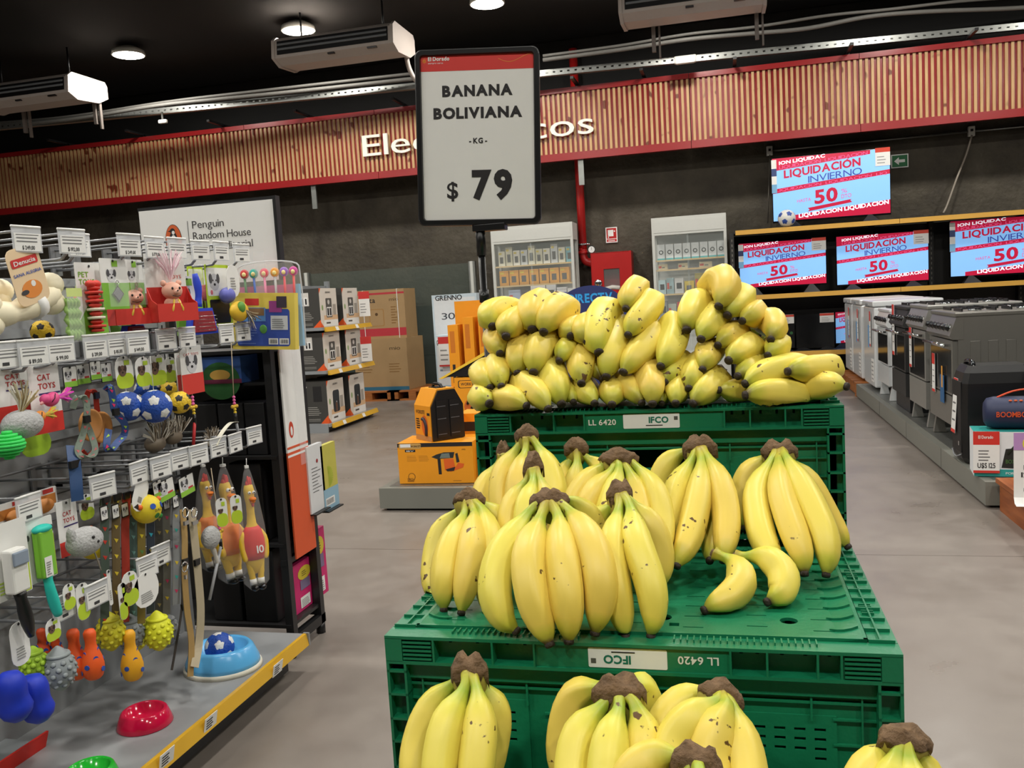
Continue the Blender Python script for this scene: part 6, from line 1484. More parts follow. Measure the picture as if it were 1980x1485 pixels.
# ================================================================== air-fryer gondola beyond the book stand
XF = -3.9
fg = T('gondola_shelf', 'small grey gondola of boxed air fryers with yellow price strips', 'shelf unit', (XF-.3, 8.65, 0)); fo = V(fg.location)
SHZ = (1.06, .625, .09)
for z in SHZ:
    MB(fo, 'grey_metal').box(XF-.5, XF, 8.06, 9.28, z-.03, z).obj('shelf', fg)
    MB(fo, 'strip_yellow').prism([(XF, 8.10, z+.0), (XF+.012, 8.10, z+.0), (XF+.03, 8.10, z-.045), (XF, 8.10, z-.045)], (0, 1.16, 0)).obj('price_strip', fg)
    for y in (8.32, 8.82): MB(fo, 'paper').prism([(XF+.014, y, z-.004), (XF+.0145, y, z-.003), (XF+.031, y, z-.042), (XF+.030, y, z-.043)], (0, .07, 0)).obj('shelf_ticket', fg)
MB(fo, 'grey_metal').box(XF-.53, XF-.5, 8.06, 9.28, 0, 1.5).obj('back_panel', fg)
MB(fo, 'grey_metal').box(XF-.5, XF-.02, 8.05, 8.06, 0, .09).box(XF-.52, XF-.47, 8.04, 8.08, 0, 1.55).obj('end_upright', fg)
MB(fo, 'grey_metal').box(XF-.52, XF-.47, 9.26, 9.30, 0, 1.55).obj('end_upright', fg)
MB(fo, 'dark_metal').box(XF-.48, XF-.04, 8.08, 9.26, .01, .06).obj('kick_plate', fg)
mat('box_grey', '#3d3c39', rough=.5, var=.04); mat('box_white', '#dcd6cc', rough=.5, var=.03); mat('fryer_black', '#2b2a2b', rough=.3, var=.05)
def fryer_box(y, z, h, kind, lb):
    w, d = .40, .36          # along Y, along X
    t = T('air_fryer_box', lb, 'box', (XF-.03-d/2, y, z+.0006), R90, 'boxed air fryers')
    b = MB(m='box_grey').box(-w/2, w/2, -d/2, d/2, 0, h)
    yf = -d/2
    b.rect((-w*.5, yf, 0), FX, FZ, w, h, 'box_white').poly([(-w*.5, yf-.001, 0), (-w*.34, yf-.001, 0), (-w*.5, yf-.001, h*.14)], '#e0571c').poly([(-w*.5, yf-.001, h), (-w*.5, yf-.001, h*.86), (-w*.4, yf-.001, h)], '#e0571c').poly([(-w*.34, yf-.001, h*.02), (w*.5, yf-.001, h*.02), (w*.5, yf-.001, h*.18), (-w*.3, yf-.001, h*.18)], 'paper').text('GRENNO', (0, yf-.001, h*.87), FX, FZ, h*.045, '#55504a', bold=.018, align='C', width=w*.3).bars((-w*.2, yf-.0014, h*.08), FX, FZ, w*.4, h*.045, 1, '#55504a', .9)
    b.rect((-w*.3, yf-.0005, h*.18), FX, FZ, w*.8, h*.12, '#d9b48c').rect((w*.24, yf-.0007, h*.3), FX, FZ, w*.18, h*.28, '#a39c92').ball((-w*.36, yf, h*.5), (w*.06, .001, h*.08), '#8aa36a', n=8, k=6)
    if kind == 'tall': b.rect((-w*.16, yf-.0012, h*.24), FX, FZ, w*.34, h*.5, '#55534f', r=.012).rect((-w*.13, yf-.0018, h*.27), FX, FZ, w*.28, h*.24, 'paper', r=.008).rect((-w*.1, yf-.0024, h*.29), FX, FZ, w*.09, h*.19, 'ink').rect((w*.03, yf-.0024, h*.29), FX, FZ, w*.09, h*.19, 'ink').disc((0, yf-.002, h*.64), (0, -1, 0), w*.06, '#c9c6c0')
    else: b.rect((-w*.18, yf-.0012, h*.22), FX, FZ, w*.38, h*.52, 'fryer_black', r=.03).rect((-w*.04, yf-.0018, h*.24), FX, FZ, w*.1, h*.2, '#6a4a3a').disc((.01, yf-.0018, h*.46), (0, -1, 0), w*.02, '#cfcfcf')
    # dark side toward the camera (local -x faces the world -y)
    xs = -w/2; yd = (0, 0, 1); xd = (0, -1, 0); p = lambda a, c: (xs, d/2-a*d, c*h)
    b.poly([(xs-.001, -d/2+.0, 0), (xs-.001, -d/2+d*.24, 0), (xs-.001, -d/2, h*.2)][::-1], '#e0571c')
    b.rect(p(.42, .56), xd, yd, d*.26, h*.34, '#cfccc6', d=.0012).rect(p(.46, .58), xd, yd, d*.18, h*.2, 'paper', d=.0018).rect(p(.48, .6), xd, yd, d*.05, h*.15, 'ink', d=.0024).rect(p(.57, .6), xd, yd, d*.05, h*.15, 'ink', d=.0024) if kind == 'tall' else b.rect(p(.58, .52), xd, yd, d*.26, h*.36, '#1c1b1c', d=.0012)
    b.text('GRENNO', p(.06, .84), xd, yd, h*.055, 'paper', bold=.018, width=d*.34, d=.0012)
    b.bars(p(.1, .46), xd, yd, d*.42, h*.05, 1, 'paper', .9, .0012).bars(p(.1, .2), xd, yd, d*.7, h*.22, 5, '#9a9892', .35, .0012).rect(p(.14, .06), xd, yd, d*.14, h*.09, 'paper', d=.0012).bars(p(.36, .06), xd, yd, d*.4, h*.07, 2, '#8a8882', .4, .0012)
    b.obj('carton', t)
    return t
for r, (z, h, kd) in enumerate(((1.06, .39, 'tall'), (.625, .38, 'tall'), (.09, .43, 'squat'))):
    for c, y in enumerate((8.30, 8.84)):
        fryer_box(y, z, h, kd, 'dark grey and white air fryer carton, %s shelf, %s' % (('top', 'middle', 'bottom')[r], ('at the shelf end', 'farther along beside a red price card')[c]))
for k, (px_, py_) in enumerate(((704, 585), (708, 672))):
    q = at(px_, py_, X=XF+.06); b = MB(m='paper').box(-.06, .06, 0, .004, -.15, .12).rect((-.06, 0, .04), FX, FZ, .12, .08, '#c9302c').bars((-.045, 0, -.11), FX, FZ, .09, .12, 4, '#8a8a88', .3)
    b.thing('price_card', 'white and red price card standing beside the %s air fryers' % ('top shelf', 'middle shelf')[k], 'price card', q, .6)

# ---- cartons on wooden pallets
mat('cardboard', '#a98a60', rough=.7, var=.08, scale=6)
def slats_pallet(label, c, w, d, h=.13):
    t = T('wooden_pallet', label, 'pallet', c)
    n = 6
    for i in range(n):
        y = -d/2+d*(i+.5)/n; MB(m='pallet_wood').box(-w/2, w/2, y-d/n*.42, y+d/n*.42, h-.02, h).obj('deck_board', t)
    for x in (-w*.42, 0, w*.42): MB(m='pallet_wood').box(x-.05, x+.05, -d/2, d/2, .02, h-.02).obj('bearer', t)
    for y in (-d/2+.05, d/2-.05): MB(m='pallet_wood').box(-w/2, w/2, y-.05, y+.05, 0, .02).obj('bottom_board', t)
    return t
a = at(760, 770, Z=0); slats_pallet('wooden pallet under the stacked brown cartons', (a.x-.22, 11.05, 0), .86, .8)
a2 = at(850, 752, Z=0); slats_pallet('wooden pallet between the cartons and the orange displays', (a2.x+.06, 11.05, 0), .7, .8)
def carton(label, xl, xr, yt, yb, Y, d, rz, red, zb=None):
    a = at(xl, yb, Y=Y); b_ = at(xr, yb, Y=Y); tz = at((xl+xr)/2, yt, Y=Y).z; z0 = zb if zb is not None else at((xl+xr)/2, yb, Y=Y).z
    w = (b_.x-a.x); h = tz-z0
    t = T('carton', label, 'box', ((a.x+b_.x)/2, Y+d/2, z0+.0006), rz, 'brown cartons by the glass partition')
    y = -d/2
    b = MB(m='cardboard').box(-w/2, w/2, y, d/2, 0, h).box(-w/2, w/2, -.02, .02, h, h+.0008, '#d8c7a0')
    if red:
        b.rect((-w/2, y, h*.05), FX, FZ, w, h*.16, '#b8323c').rect((-w/2, y, h*.9), FX, FZ, w, h*.04, '#b8323c').text('Xuta', (-w*.38, y, h*.74), FX, FZ, h*.1, 'ink', bold=.018, width=w*.3).rect((-w*.22, y, h*.25), FX, FZ, w*.3, h*.36, '#a67d48', r=.02).rect((-w*.2, y-.0006, h*.27), FX, FZ, w*.26, h*.32, 'cardboard', r=.02).disc((-w*.07, y-.001, h*.5), (0, -1, 0), .02, '#5a4020').bars((w*.22, y, h*.3), FX, FZ, w*.15, h*.38, 7, '#8a6535', .4).text('mio', (w*.2, y, h*.76), FX, FZ, h*.07, '#5a4020', width=w*.18)
    else:
        b.rect((-w/2, y, 0), FX, FZ, w, h*.07, '#2f6a86').text('Xuta', (-w*.4, y, h*.78), FX, FZ, h*.09, '#4a3a20', bold=.018, width=w*.24).text('mio', (w*.18, y, h*.78), FX, FZ, h*.07, '#4a3a20', width=w*.2).bars((-w*.45, y, h*.35), FX, FZ, w*.35, h*.15, 3, '#8a6535', .3).bars((w*.15, y, h*.35), FX, FZ, w*.3, h*.2, 4, '#8a6535', .3)
    b.obj('box', t)
    if red:
        for x in (-w*.32, w*.36): MB(m='paper').box(x-.004, x+.004, y-.003, y-.001, 0, h).box(x-.004, x+.004, y-.003, d/2, h, h+.002).obj('strap', t)
    return w
carton('lower brown carton with a blue foot band on the pallet', 690, 795, 655, 745, 10.75, .55, -.06, False, .1306)
zl = at(745, 655, Y=10.75).z
carton('upper brown carton with red bands and white straps', 690, 786, 560, 655, 10.8, .45, .02, True, zl+.002)

# ---- low glass partition with plinth boards
gp = T('glass_partition', 'low tinted glass partition between two grey posts before the back wall', 'partition', (-3.9, 11.62, 0)); gq = V(gp.location)
ga = at(600, 530, Y=11.6); gb_ = at(907, 523, Y=11.6)
MB(gq, 'tinted_glass').box(ga.x, gb_.x, 11.595, 11.605, .05, ga.z).obj('pane', gp)
for x in (ga.x-.05, gb_.x+.05): MB(gq, 'galvanised').box(x-.045, x+.045, 11.56, 11.64, 0, ga.z+.02).box(x-.02, x+.02, 11.545, 11.56, .1, ga.z+.02, 'white_metal').obj('post', gp)
for z0, z1 in ((.1, .5), (.52, .92), (.94, 1.2)): MB(gq, '#262a28').box(ga.x, gb_.x, 11.68, 11.70, z0, z1).obj('backing_board', gp)

# ---- white grenno boxes and orange tool displays
def blue_box(label, xl, xr, yt, yb, Y, num, d=.3, zb=None):
    a = at(xl, yb, Y=Y); b_ = at(xr, yb, Y=Y); tz = at((xl+xr)/2, yt, Y=Y).z; z0 = zb if zb is not None else 0.0006
    w = b_.x-a.x; h = tz-z0; t = T('heater_box', label, 'box', ((a.x+b_.x)/2, Y+d/2, z0), 0, 'white and blue heater boxes'); y = -d/2
    b = MB(m='#cfe0ea').box(-w/2, w/2, y, d/2, 0, h).rect((-w*.46, y, h*.03), FX, FZ, w*.92, h*.94, '#e6ebee').rect((-w*.46, y-.0008, h*.03), FX, FZ, w*.92, h*.3, '#a9cbe0').text('GRENNO', (-w*.42, y-.001, h*.87 if h < 1 else h*.95), FX, FZ, .055, 'ink', bold=.018, width=min(.38, w*.6)).text(num, (-w*.3, y-.001, h*.6 if h < 1 else h*.78), FX, FZ, .075, '#3a4048', width=w*.3).bars((-w*.3, y-.001, h*.52), FX, FZ, w*.3, h*.05, 1, '#8aa0b0')
    for i in range(4): b.disc((-w*.2+(i % 2)*w*.28, y-.001, h*(.42-.14*(i//2))), (0, -1, 0), w*.1, 'paper', 16, .0006)
    b.obj('carton', t)
    return t
p0_ = at(890, 740, Z=0)
blue_box('tall white and blue heater box marked 30 behind the orange tool displays', 846, 932, 568, 745, 9.9, '30', .35)
blue_box('narrow white and blue heater box marked 50 with a price card', 848, 876, 648, 750, 9.6, '50', .25)
q = at(861, 680, Y=9.55); MB(m='paper').box(-.08, .08, 0, .004, -.17, .17).rect((-.08, 0, .09), FX, FZ, .16, .08, '#c9302c').rect((-.08, 0, -.17), FX, FZ, .16, .02, '#c9302c').bars((-.06, 0, -.1), FX, FZ, .12, .16, 3, '#8a8a88', .3).thing('price_card', 'white and red price card on the narrow heater box', 'price card', q)
mat('tool_orange', '#eb9a1c', rough=.45, var=.03); pass
a = at(872, 735, Y=8.6); b_ = at(934, 735, Y=8.6); top = at(900, 582, Y=8.6).z
t = T('tool_display', 'orange cardboard display of upright tool cartons near the sign pole', 'display', ((a.x+b_.x)/2+.12, 8.8, 0))
w = b_.x-a.x+.3
MB(m='tool_orange').box(-w/2, w/2, .18, .2, 0, top).obj('back_card', t)
MB(m='tool_orange').box(-w/2, w/2, -.2, .2, 0, .35).obj('tray', t)
for i in range(4):
    x = -w/2+.06+i*(w-.08)/3.6; h = (top-.35)*(.72, .8, .82, .7)[i]
    MB(m='tool_orange').box(x-.05, x+.06, -.14+.03*i, .1, .36, .36+h).rect((x-.03, -.14+.03*i, .36+h*.55), FX, FZ, .05, h*.35, '#c8741a', d=.0008).rect((x-.02, -.14+.03*i, .4), FX, FZ, .03, h*.3, 'ink', d=.001).obj('carton', t)
q0 = at(842, 752, Y=8.35); q1 = at(940, 700, Y=8.35)
t = T('tool_bag', 'orange tool carton with black top and yellow edge showing a saw picture', 'box', ((q0.x+q1.x)/2+.15, 8.2, 0))
a = at(882, 795, Y=8.0); b_ = at(936, 795, Y=8.0); zt = at(905, 730, Y=8.0).z; zb = max(0, a.z)
w = .46; xx = a.x-t.location.x+w/2
b = MB(m='tool_orange').box(xx-w/2, xx+w/2, -.2, .1, 0, zt).rect((xx-w*.42, -.2, zt-.1), FX, FZ, w*.5, .075, '#1a1a1a', r=.02).rect((xx-w*.40, -.2008, zt-.095), FX, FZ, w*.46, .065, 'tool_orange', r=.018).text('WORKSITE', (xx-w*.36, -.2012, zt-.075), FX, FZ, .026, 'ink', bold=.018, width=w*.36)
b.disc((xx-w*.1, -.2008, zt*.45), (0, -1, 0), .1, '#c8601c', 20, .001, .09).tube([(xx-w*.24, -.205, zt*.5), (xx-w*.16, -.205, zt*.72), (xx+w*.02, -.205, zt*.72), (xx+w*.06, -.205, zt*.55)], .012, 'ink', n=6).tube([(xx-w*.16, -.206, zt*.42), (xx-w*.02, -.206, zt*.5)], .016, 'ink', n=6)
b.obj('carton', t)
MB(m='black_plastic').prism([(xx-w/2-.12, -.18, zt+.01), (xx+w/2, -.18, zt+.28), (xx+w/2, -.18, zt+.01)], (0, .25, 0)).obj('black_flap', t)
MB(m='#f0c437').prism([(xx-w/2-.16, -.19, zt-.005), (xx-w/2-.12, -.19, zt-.005), (xx+w/2+.02, -.19, zt+.285), (xx+w/2-.01, -.19, zt+.305)], (0, .27, 0)).obj('yellow_edge', t)

# ---- low plinth with tool boxes
def plinth(label, x0, x1, y0, y1, h=.14, segs=(), axis='y', group=None):
    t = T('display_plinth', label, 'plinth', ((x0+x1)/2, (y0+y1)/2, 0), 0, group); o = V(t.location)
    MB(o, 'plinth_grey').box(x0, x1, y0, y1, .015, h).obj('body', t)
    MB(o, 'dark_metal').box(x0+.03, x1-.03, y0+.03, y1-.03, 0, .015).obj('toe_recess', t)
    MB(o, 'galvanised').box(x0+.05, x1-.05, y0+.05, y1-.05, h, h+.002).obj('tread_sheet', t)
    d = MB(o, 'galvanised'); rn = random.Random(3)
    y = y0+.08
    k = 0
    while y < y1-.07:
        x = x0+.08+(.03 if k % 2 else 0)
        while x < x1-.07:
            s = .014 if (k % 2) else -.014
            d.add([(x-.014, y-s*.7, h+.002), (x, y-.004, h+.0045), (x+.014, y+s*.7, h+.002), (x, y+.004, h+.0045)], [(0, 1, 3), (1, 2, 3)])
            x += .06
        y += .03; k += 1
    d.obj('tread_pattern', t, 'stuff')
    return t, o
pt, po_ = plinth('low grey tread-plate plinth carrying the orange tool boxes', -2.09, .45, 4.91, 6.3)
def drill_box(label, xl, xr, yt, yb, Y, d):
    a = at(xl, yb, Y=Y); b_ = at(xr, yb, Y=Y); z0 = .1455; h = at((xl+xr)/2, yt, Y=Y).z-z0; w = b_.x-a.x
    t = T('tool_box_carton', label, 'box', ((a.x+b_.x)/2, Y+d/2, z0), .03); y = -d/2
    b = MB(m='tool_orange').box(-w/2, w/2, y, d/2, 0, h).rect((-w/2, y, h*.90), FX, FZ, w, h*.1, 'ink').rect((-w/2+.01, y-.0008, h*.86), FX, FZ, w*.3, h*.13, '#caa05a', r=.01).text('WORKSITE', (-w*.32, y-.0012, h*.9), FX, FZ, h*.045, 'ink', bold=.018, width=w*.15).rect((-w*.46, y-.0014, h*.9), FX, FZ, w*.14, h*.08, 'paper')
    b.rect((-w*.4, y, h*.78), FX, FZ, w*.14, h*.06, 'ink').text('18V', (-w*.38, y-.0008, h*.79), FX, FZ, h*.035, 'paper', width=w*.1).bars((-w*.38, y, h*.55), FX, FZ, w*.14, h*.16, 5, '#b87a1a', .3).bars((-w*.22, y, h*.55), FX, FZ, w*.14, h*.16, 5, '#b87a1a', .3).text('PPR', (w*.36, y, h*.8), FX, FZ, h*.035, '#6a4a10', width=w*.05).bars((w*.22, y, h*.05), FX, FZ, w*.18, h*.03, 1, '#a86a14')
    b.disc((-w*.33, y, h*.17), (0, -1, 0), w*.05, '#8a5a14', 18).disc((-w*.33, y-.0008, h*.17), (0, -1, 0), w*.04, 'tool_orange', 18).bars((-w*.39, y-.0012, h*.05), FX, FZ, w*.12, h*.1, 3, '#8a5a14', .5)
    # printed rotary hammer
    zc = h*.6; y2 = y-.001
    b.prism([(-w*.05, y2, zc+h*.05), (w*.02, y2, zc-h*.0), (w*.14, y2, zc+h*.01), (w*.24, y2, zc+h*.02), (w*.26, y2, zc+h*.16), (w*.12, y2, zc+h*.16), (w*.02, y2, zc+h*.11)], (0, .0005, 0), '#23282a').prism([(w*.06, y2-.0006, zc+h*.02), (w*.2, y2-.0006, zc+h*.02), (w*.19, y2-.0006, zc+h*.14), (w*.09, y2-.0006, zc+h*.13)], (0, .0005, 0), '#6f7a74')
    b.prism([(w*.03, y2, zc), (w*.07, y2, zc), (w*.075, y2, zc-h*.38), (w*.035, y2, zc-h*.38)], (0, .0005, 0), '#1a1a1c').prism([(w*.11, y2, zc), (w*.24, y2, zc), (w*.26, y2, zc-h*.22), (w*.3, y2, zc-h*.1), (w*.38, y2, zc-h*.13), (w*.36, y2, zc-h*.22), (w*.2, y2, zc-h*.32), (w*.12, y2, zc-h*.28)], (0, .0005, 0), '#e0611c').prism([(w*.27, y2, zc+h*.12), (w*.3, y2, zc+h*.14), (w*.32, y2, zc-h*.08), (w*.28, y2, zc-h*.1)], (0, .0005, 0), '#23282a').prism([(w*.13, y2-.0006, zc-h*.26), (w*.26, y2-.0006, zc-h*.2), (w*.24, y2-.0006, zc-h*.3), (w*.15, y2-.0006, zc-h*.31)], (0, .0005, 0), '#2a2022')
    b.box(-w/2, w/2, -.004, .004, h, h+.0008, '#c9a04a'); b.obj('carton', t)
    return t, w, h
t1, w1, h1 = drill_box('large orange tool carton with a rotary hammer picture on the plinth', 773, 916, 856, 938, 5.02, .30)
za = t1.location.z+h1
# moulded case in a printed sleeve
a = at(790, 838, Y=5.10); b_ = at(893, 838, Y=5.10); hh = at(840, 752, Y=5.12).z-za
t = T('tool_case', 'black moulded tool case in a yellow printed sleeve on the large orange carton', 'tool case', ((a.x+b_.x)/2, 5.2, za+.001), math.radians(-42))
cw, cdp = .235, .20
sec = [(-cw/2, 0), (cw/2, 0), (cw/2, hh*.68), (cw*.26, hh), (-cw*.26, hh), (-cw/2, hh*.68)]
# local +x end is the black moulded face, sleeve wraps around the rest
sl = MB(m='tool_orange'); sl.prism([(-cdp/2, y, z) for y, z in sec], (cdp, 0, 0)); y = -cw/2
sl.text('WORKSITE', (-cdp*.4, y, hh*.52), FX, FZ, hh*.07, 'ink', bold=.018, width=cdp*.55).bars((-cdp*.42, y, hh*.22), FX, FZ, cdp*.24, hh*.22, 5, 'ink', .6).disc((cdp*.12, y, hh*.3), (0, -1, 0), cdp*.2, '#d8661c', 18, .0006, hh*.2).tube(spline([(-cdp*.02, y-.001, hh*.42), (cdp*.12, y-.001, hh*.40), (cdp*.22, y-.001, hh*.28), (cdp*.2, y-.001, hh*.1)], 8), .012, '#33262c', n=6).rect((-cdp*.5, y-.0002, 0), FX, FZ, cdp, hh*.1, '#b98a52').rect((cdp*.3, y-.001, hh*.5), FX, FZ, cdp*.17, hh*.05, 'ink'); sl = sl.obj('sleeve', t)
MB(m='black_plastic').cbox(0, 0, hh+.002, cdp*.5, cw*.3, .006, c=.002).tube(spline([(-cdp*.28, 0, hh*.97), (-cdp*.2, 0, hh+.02), (cdp*.2, 0, hh+.02), (cdp*.28, 0, hh*.97)], 10), .010, n=8).obj('handle', t)
fe = MB(m='black_plastic'); fe.prism([(cdp/2+.0005, y_*.96, z_*.96+.004) for y_, z_ in sec], (.012, 0, 0))
for q_ in (-.2, .2):
    fe.box(cdp/2+.012, cdp/2+.018, cw*q_-.035, cw*q_+.035, hh*.06, hh*.78)
    for zz in (.12, .42, .66): fe.box(cdp/2+.018, cdp/2+.019, cw*q_-.03, cw*q_+.03, hh*zz, hh*zz+.004, '#5c5c60')
fe.obj('case_face', t)
for i, (xl, xr, yt, yb, Y, lb) in enumerate(((893, 935, 800, 930, 5.35, 'orange tool carton half hidden by the green crates'), (926, 955, 850, 930, 5.12, 'small orange tool carton squeezed between the large one and the crates'))):
    a = at(xl, yb, Y=Y); b_ = at(xr, yb, Y=Y); h = at(xl, yt, Y=Y).z-.1455; w = .3
    MB(m='tool_orange').box(0, w, 0, .22, 0, h).rect((.01, 0, h*.7), FX, FZ, w*.6, h*.16, 'ink').bars((.02, 0, h*.2), FX, FZ, w*.5, h*.3, 4, '#9a5a14', .4).thing('tool_box_carton', lb, 'box', (a.x+(.012 if i else .0), Y, .1455), 0)

# ================================================================== right: plinth of appliances
rpt, rpo = plinth('long low grey plinth carrying the stoves and speaker along the aisle', 1.285, 2.3, 4.97, 9.67)
for y in (5.95, 7.06, 8.25): MB(rpo, '#5a5a54').box(1.2835, 1.285, y-.002, y+.002, .016, .139).obj('panel_joint', rpt)
ZP = .1455
mat('stove_grey', '#77756f', rough=.33, metal=.35, var=.04); mat('stove_front', '#8c8b86', rough=.35, metal=.3, var=.04); mat('oven_glass', '#2c2c2c', rough=.1, var=.04); mat('enamel_white', '#d4d7d8', rough=.22, var=.02)
XA = 1.36
def price_slip(t, y, z, h=.3, w=.07, off=V((0, 0, 0)), nm='price_slip'):
    b = MB(off, 'paper').box(XA-.012, XA-.009, y-w/2, y+w/2, z-h, z).box(XA-.0125, XA-.0115, y-w/2, y+w/2, z-h*.28, z, '#cf3126').box(XA-.0125, XA-.0115, y-w/2, y+w/2, z-h, z-h*.93, '#cf3126')
    for i in range(3): b.box(XA-.0128, XA-.0118, y-w*.3, y+w*.3, z-h*(.45+.15*i), z-h*(.43+.15*i), '#7a7a7a')
    return b.obj(nm, t)
def stove(label, y0, y1, body, front, z=ZP, h=.845, dx=.62, knobs=6, legs=True, slip=None, lidcol='chrome', door='oven_glass', ribs=True):
    t = T('gas_stove', label, 'stove', (XA+dx/2, (y0+y1)/2, z), 0, 'stoves on the plinth'); o = V(t.location); x1 = XA+dx; w = y1-y0
    zt = z+h
    MB(o, body).box(XA+.03, x1, y0, y1, z+.12, zt-.03).obj('body', t)
    if ribs:
        for i in range(5): q = XA+.1+i*.1; MB(o, body).box(q, q+.055, y0-.004, y0, z+.3, zt-.18, c=.0015).obj('side_rib', t)
    MB(o, front).prism([(XA, y0-.003, z+h*.80), (XA-.02, y0-.003, z+h*.83), (XA+.02, y0-.003, zt-.031), (XA+.06, y0-.003, zt-.031), (XA+.06, y0-.003, z+h*.80)], (0, w+.006, 0)).obj('control_panel', t)
    for i in range(knobs):
        yy = y0+w*(.1+.8*i/(knobs-1)); k = MB(o, 'black_gloss'); k.push(Matrix.Translation((XA-.005, yy, z+h*.885)) @ Matrix.Rotation(-PI/2+.25, 4, 'Y')); k.lathe([(0, 0), (.022, 0), (.022, .006), (.016, .03), (0, .03)], n=14); k.lathe([(.023, 0), (.026, 0), (.026, .004), (.023, .004)], 'chrome', n=14); k.pop(); k.obj('knob', t)
    d = MB(o, front).box(XA, XA+.03, y0+.01, y1-.01, z+.36*h+.02, z+h*.79).box(XA-.002, XA, y0+.05, y1-.05, z+.4*h, z+h*.72, door); d = d.obj('oven_door', t)
    MB(o, 'chrome').tube([(XA-.045, y0+.04, z+h*.755), (XA-.045, y1-.04, z+h*.755)], .011, n=8).box(XA-.045, XA, y0+.06, y0+.08, z+h*.745, z+h*.765).box(XA-.045, XA, y1-.08, y1-.06, z+h*.745, z+h*.765).obj('door_handle', d)
    MB(o, front).box(XA, XA+.03, y0+.01, y1-.01, z+.13, z+.36*h+.01).obj('drawer', t)
    if legs:
        for yy in (y0+.04, y1-.04):
            for xx in (XA+.05, x1-.06): MB(o, front).prism([(xx-.04, yy-.02, z), (xx+.04, yy-.02, z), (xx+.015, yy-.02, z+.13), (xx-.02, yy-.02, z+.13)], (0, .04, 0)).obj('leg', t)
    else: MB(o, 'dark_metal').box(XA+.03, x1-.02, y0+.01, y1-.01, z, z+.13).obj('base', t)
    MB(o, front).box(XA+.01, x1, y0-.005, y1+.005, zt-.03, zt, c=.008).obj('hob', t)
    for i in range(2):
        for j in range(2):
            cx = XA+.17+.28*i; cy = y0+w*(.28+.44*j); g_ = MB(o, 'black_plastic')
            for a in range(4): dx_, dy_ = math.cos(a*PI/2+.4), math.sin(a*PI/2+.4); g_.box(cx-.1, cx+.1, cy-.004, cy+.004, zt+.012, zt+.02) if a == 0 else g_.box(cx-.004, cx+.004, cy-.1, cy+.1, zt+.012, zt+.02) if a == 1 else g_.box(cx+(a*2-5)*.096-.004, cx+(a*2-5)*.096+.004, cy-.1, cy+.1, zt, zt+.02)
            g_.push(Matrix.Translation((cx, cy, zt))).lathe([(0, 0), (.04, 0), (.04, .01), (0, .014)], 'chrome', n=14).pop(); g_.obj('burner_grate', t)
    if slip: price_slip(t, y0+w*slip[0], z+h*slip[1], slip[2], .08, o)
    return t
S1 = stove('grey steel gas stove nearest the black speaker, side panel ribbed', 5.95, 6.6, 'stove_grey', 'stove_grey', slip=(.75, .66, .26))
b = MB(V(S1.location), '#2b5d8c').box(XA-.014, XA-.009, 6.14, 6.24, .40, .58, c=.002).box(XA-.0148, XA-.0138, 6.17, 6.2, .5, .64, '#e8a23a'); b.obj('energy_sticker', S1)
S2 = stove('grey gas stove with pale feet beside the black range', 6.72, 7.32, 'stove_front', 'stove_front', slip=(.8, .80, .3), h=.87)
S3 = stove('black gas range without feet standing directly on the plinth', 7.45, 8.05, '#232323', '#2b2b2b', legs=False, slip=None, knobs=5, ribs=False)
t = price_slip(S3, 7.9, 1.0, .42, .09, V(S3.location))
S4 = stove('white enamel gas stove with broad white feet next to the freezers', 8.2, 8.78, 'enamel_white', 'enamel_white', h=.80, knobs=5, ribs=False)
def freezer(label, y0, y1, z, h=.86):
    t = T('chest_freezer', label, 'freezer', (XA+.3, (y0+y1)/2, z), 0, 'white chest freezers'); o = V(t.location)
    MB(o, 'enamel_white').box(XA, XA+.6, y0, y1, z+.03, z+h-.06, c=.015).obj('body', t)
    ld = MB(o, 'enamel_white').box(XA-.012, XA+.61, y0-.005, y1+.005, z+h-.055, z+h, c=.012).obj('lid', t)
    MB(o, 'grey_metal').box(XA-.02, XA-.012, (y0+y1)/2-.06, (y0+y1)/2+.06, z+h-.05, z+h-.025).obj('lid_handle', ld)
    for yy in (y0+.08, y1-.08): MB(o, 'dark_metal').box(XA+.06, XA+.14, yy-.03, yy+.03, z, z+.03).box(XA+.46, XA+.54, yy-.03, yy+.03, z, z+.03).obj('caster', t)
    b = MB(o, 'paper').box(XA-.002, XA, y0+.06, y0+.2, z+.08, z+.3); [b.box(XA-.0026, XA-.002, y0+.075, y0+.185, z+.1+i*.04, z+.115+i*.04, '#9a9a9a') for i in range(5)]; b.obj('sticker', t)
    MB(o, '#5a9ad0').box(XA-.002, XA, (y0+y1)/2, (y0+y1)/2+.05, z+.4, z+.62).obj('blue_label', t)
    price_slip(t, y0+(y1-y0)*.28, z+h-.1, .34, .07, o)
    return t
freezer('white chest freezer at the far end of the grey plinth', 8.95, 9.6, ZP)
pw = slats_pallet('wooden pallet under two white freezers by the television shelf', (XA+.3, 10.42, 0), .75, 1.45, .145)
freezer('white chest freezer on the wooden pallet beside the plinth end', 9.78, 10.42, ZP)
freezer('white chest freezer on the wooden pallet next to the television shelf', 10.48, 11.08, ZP)
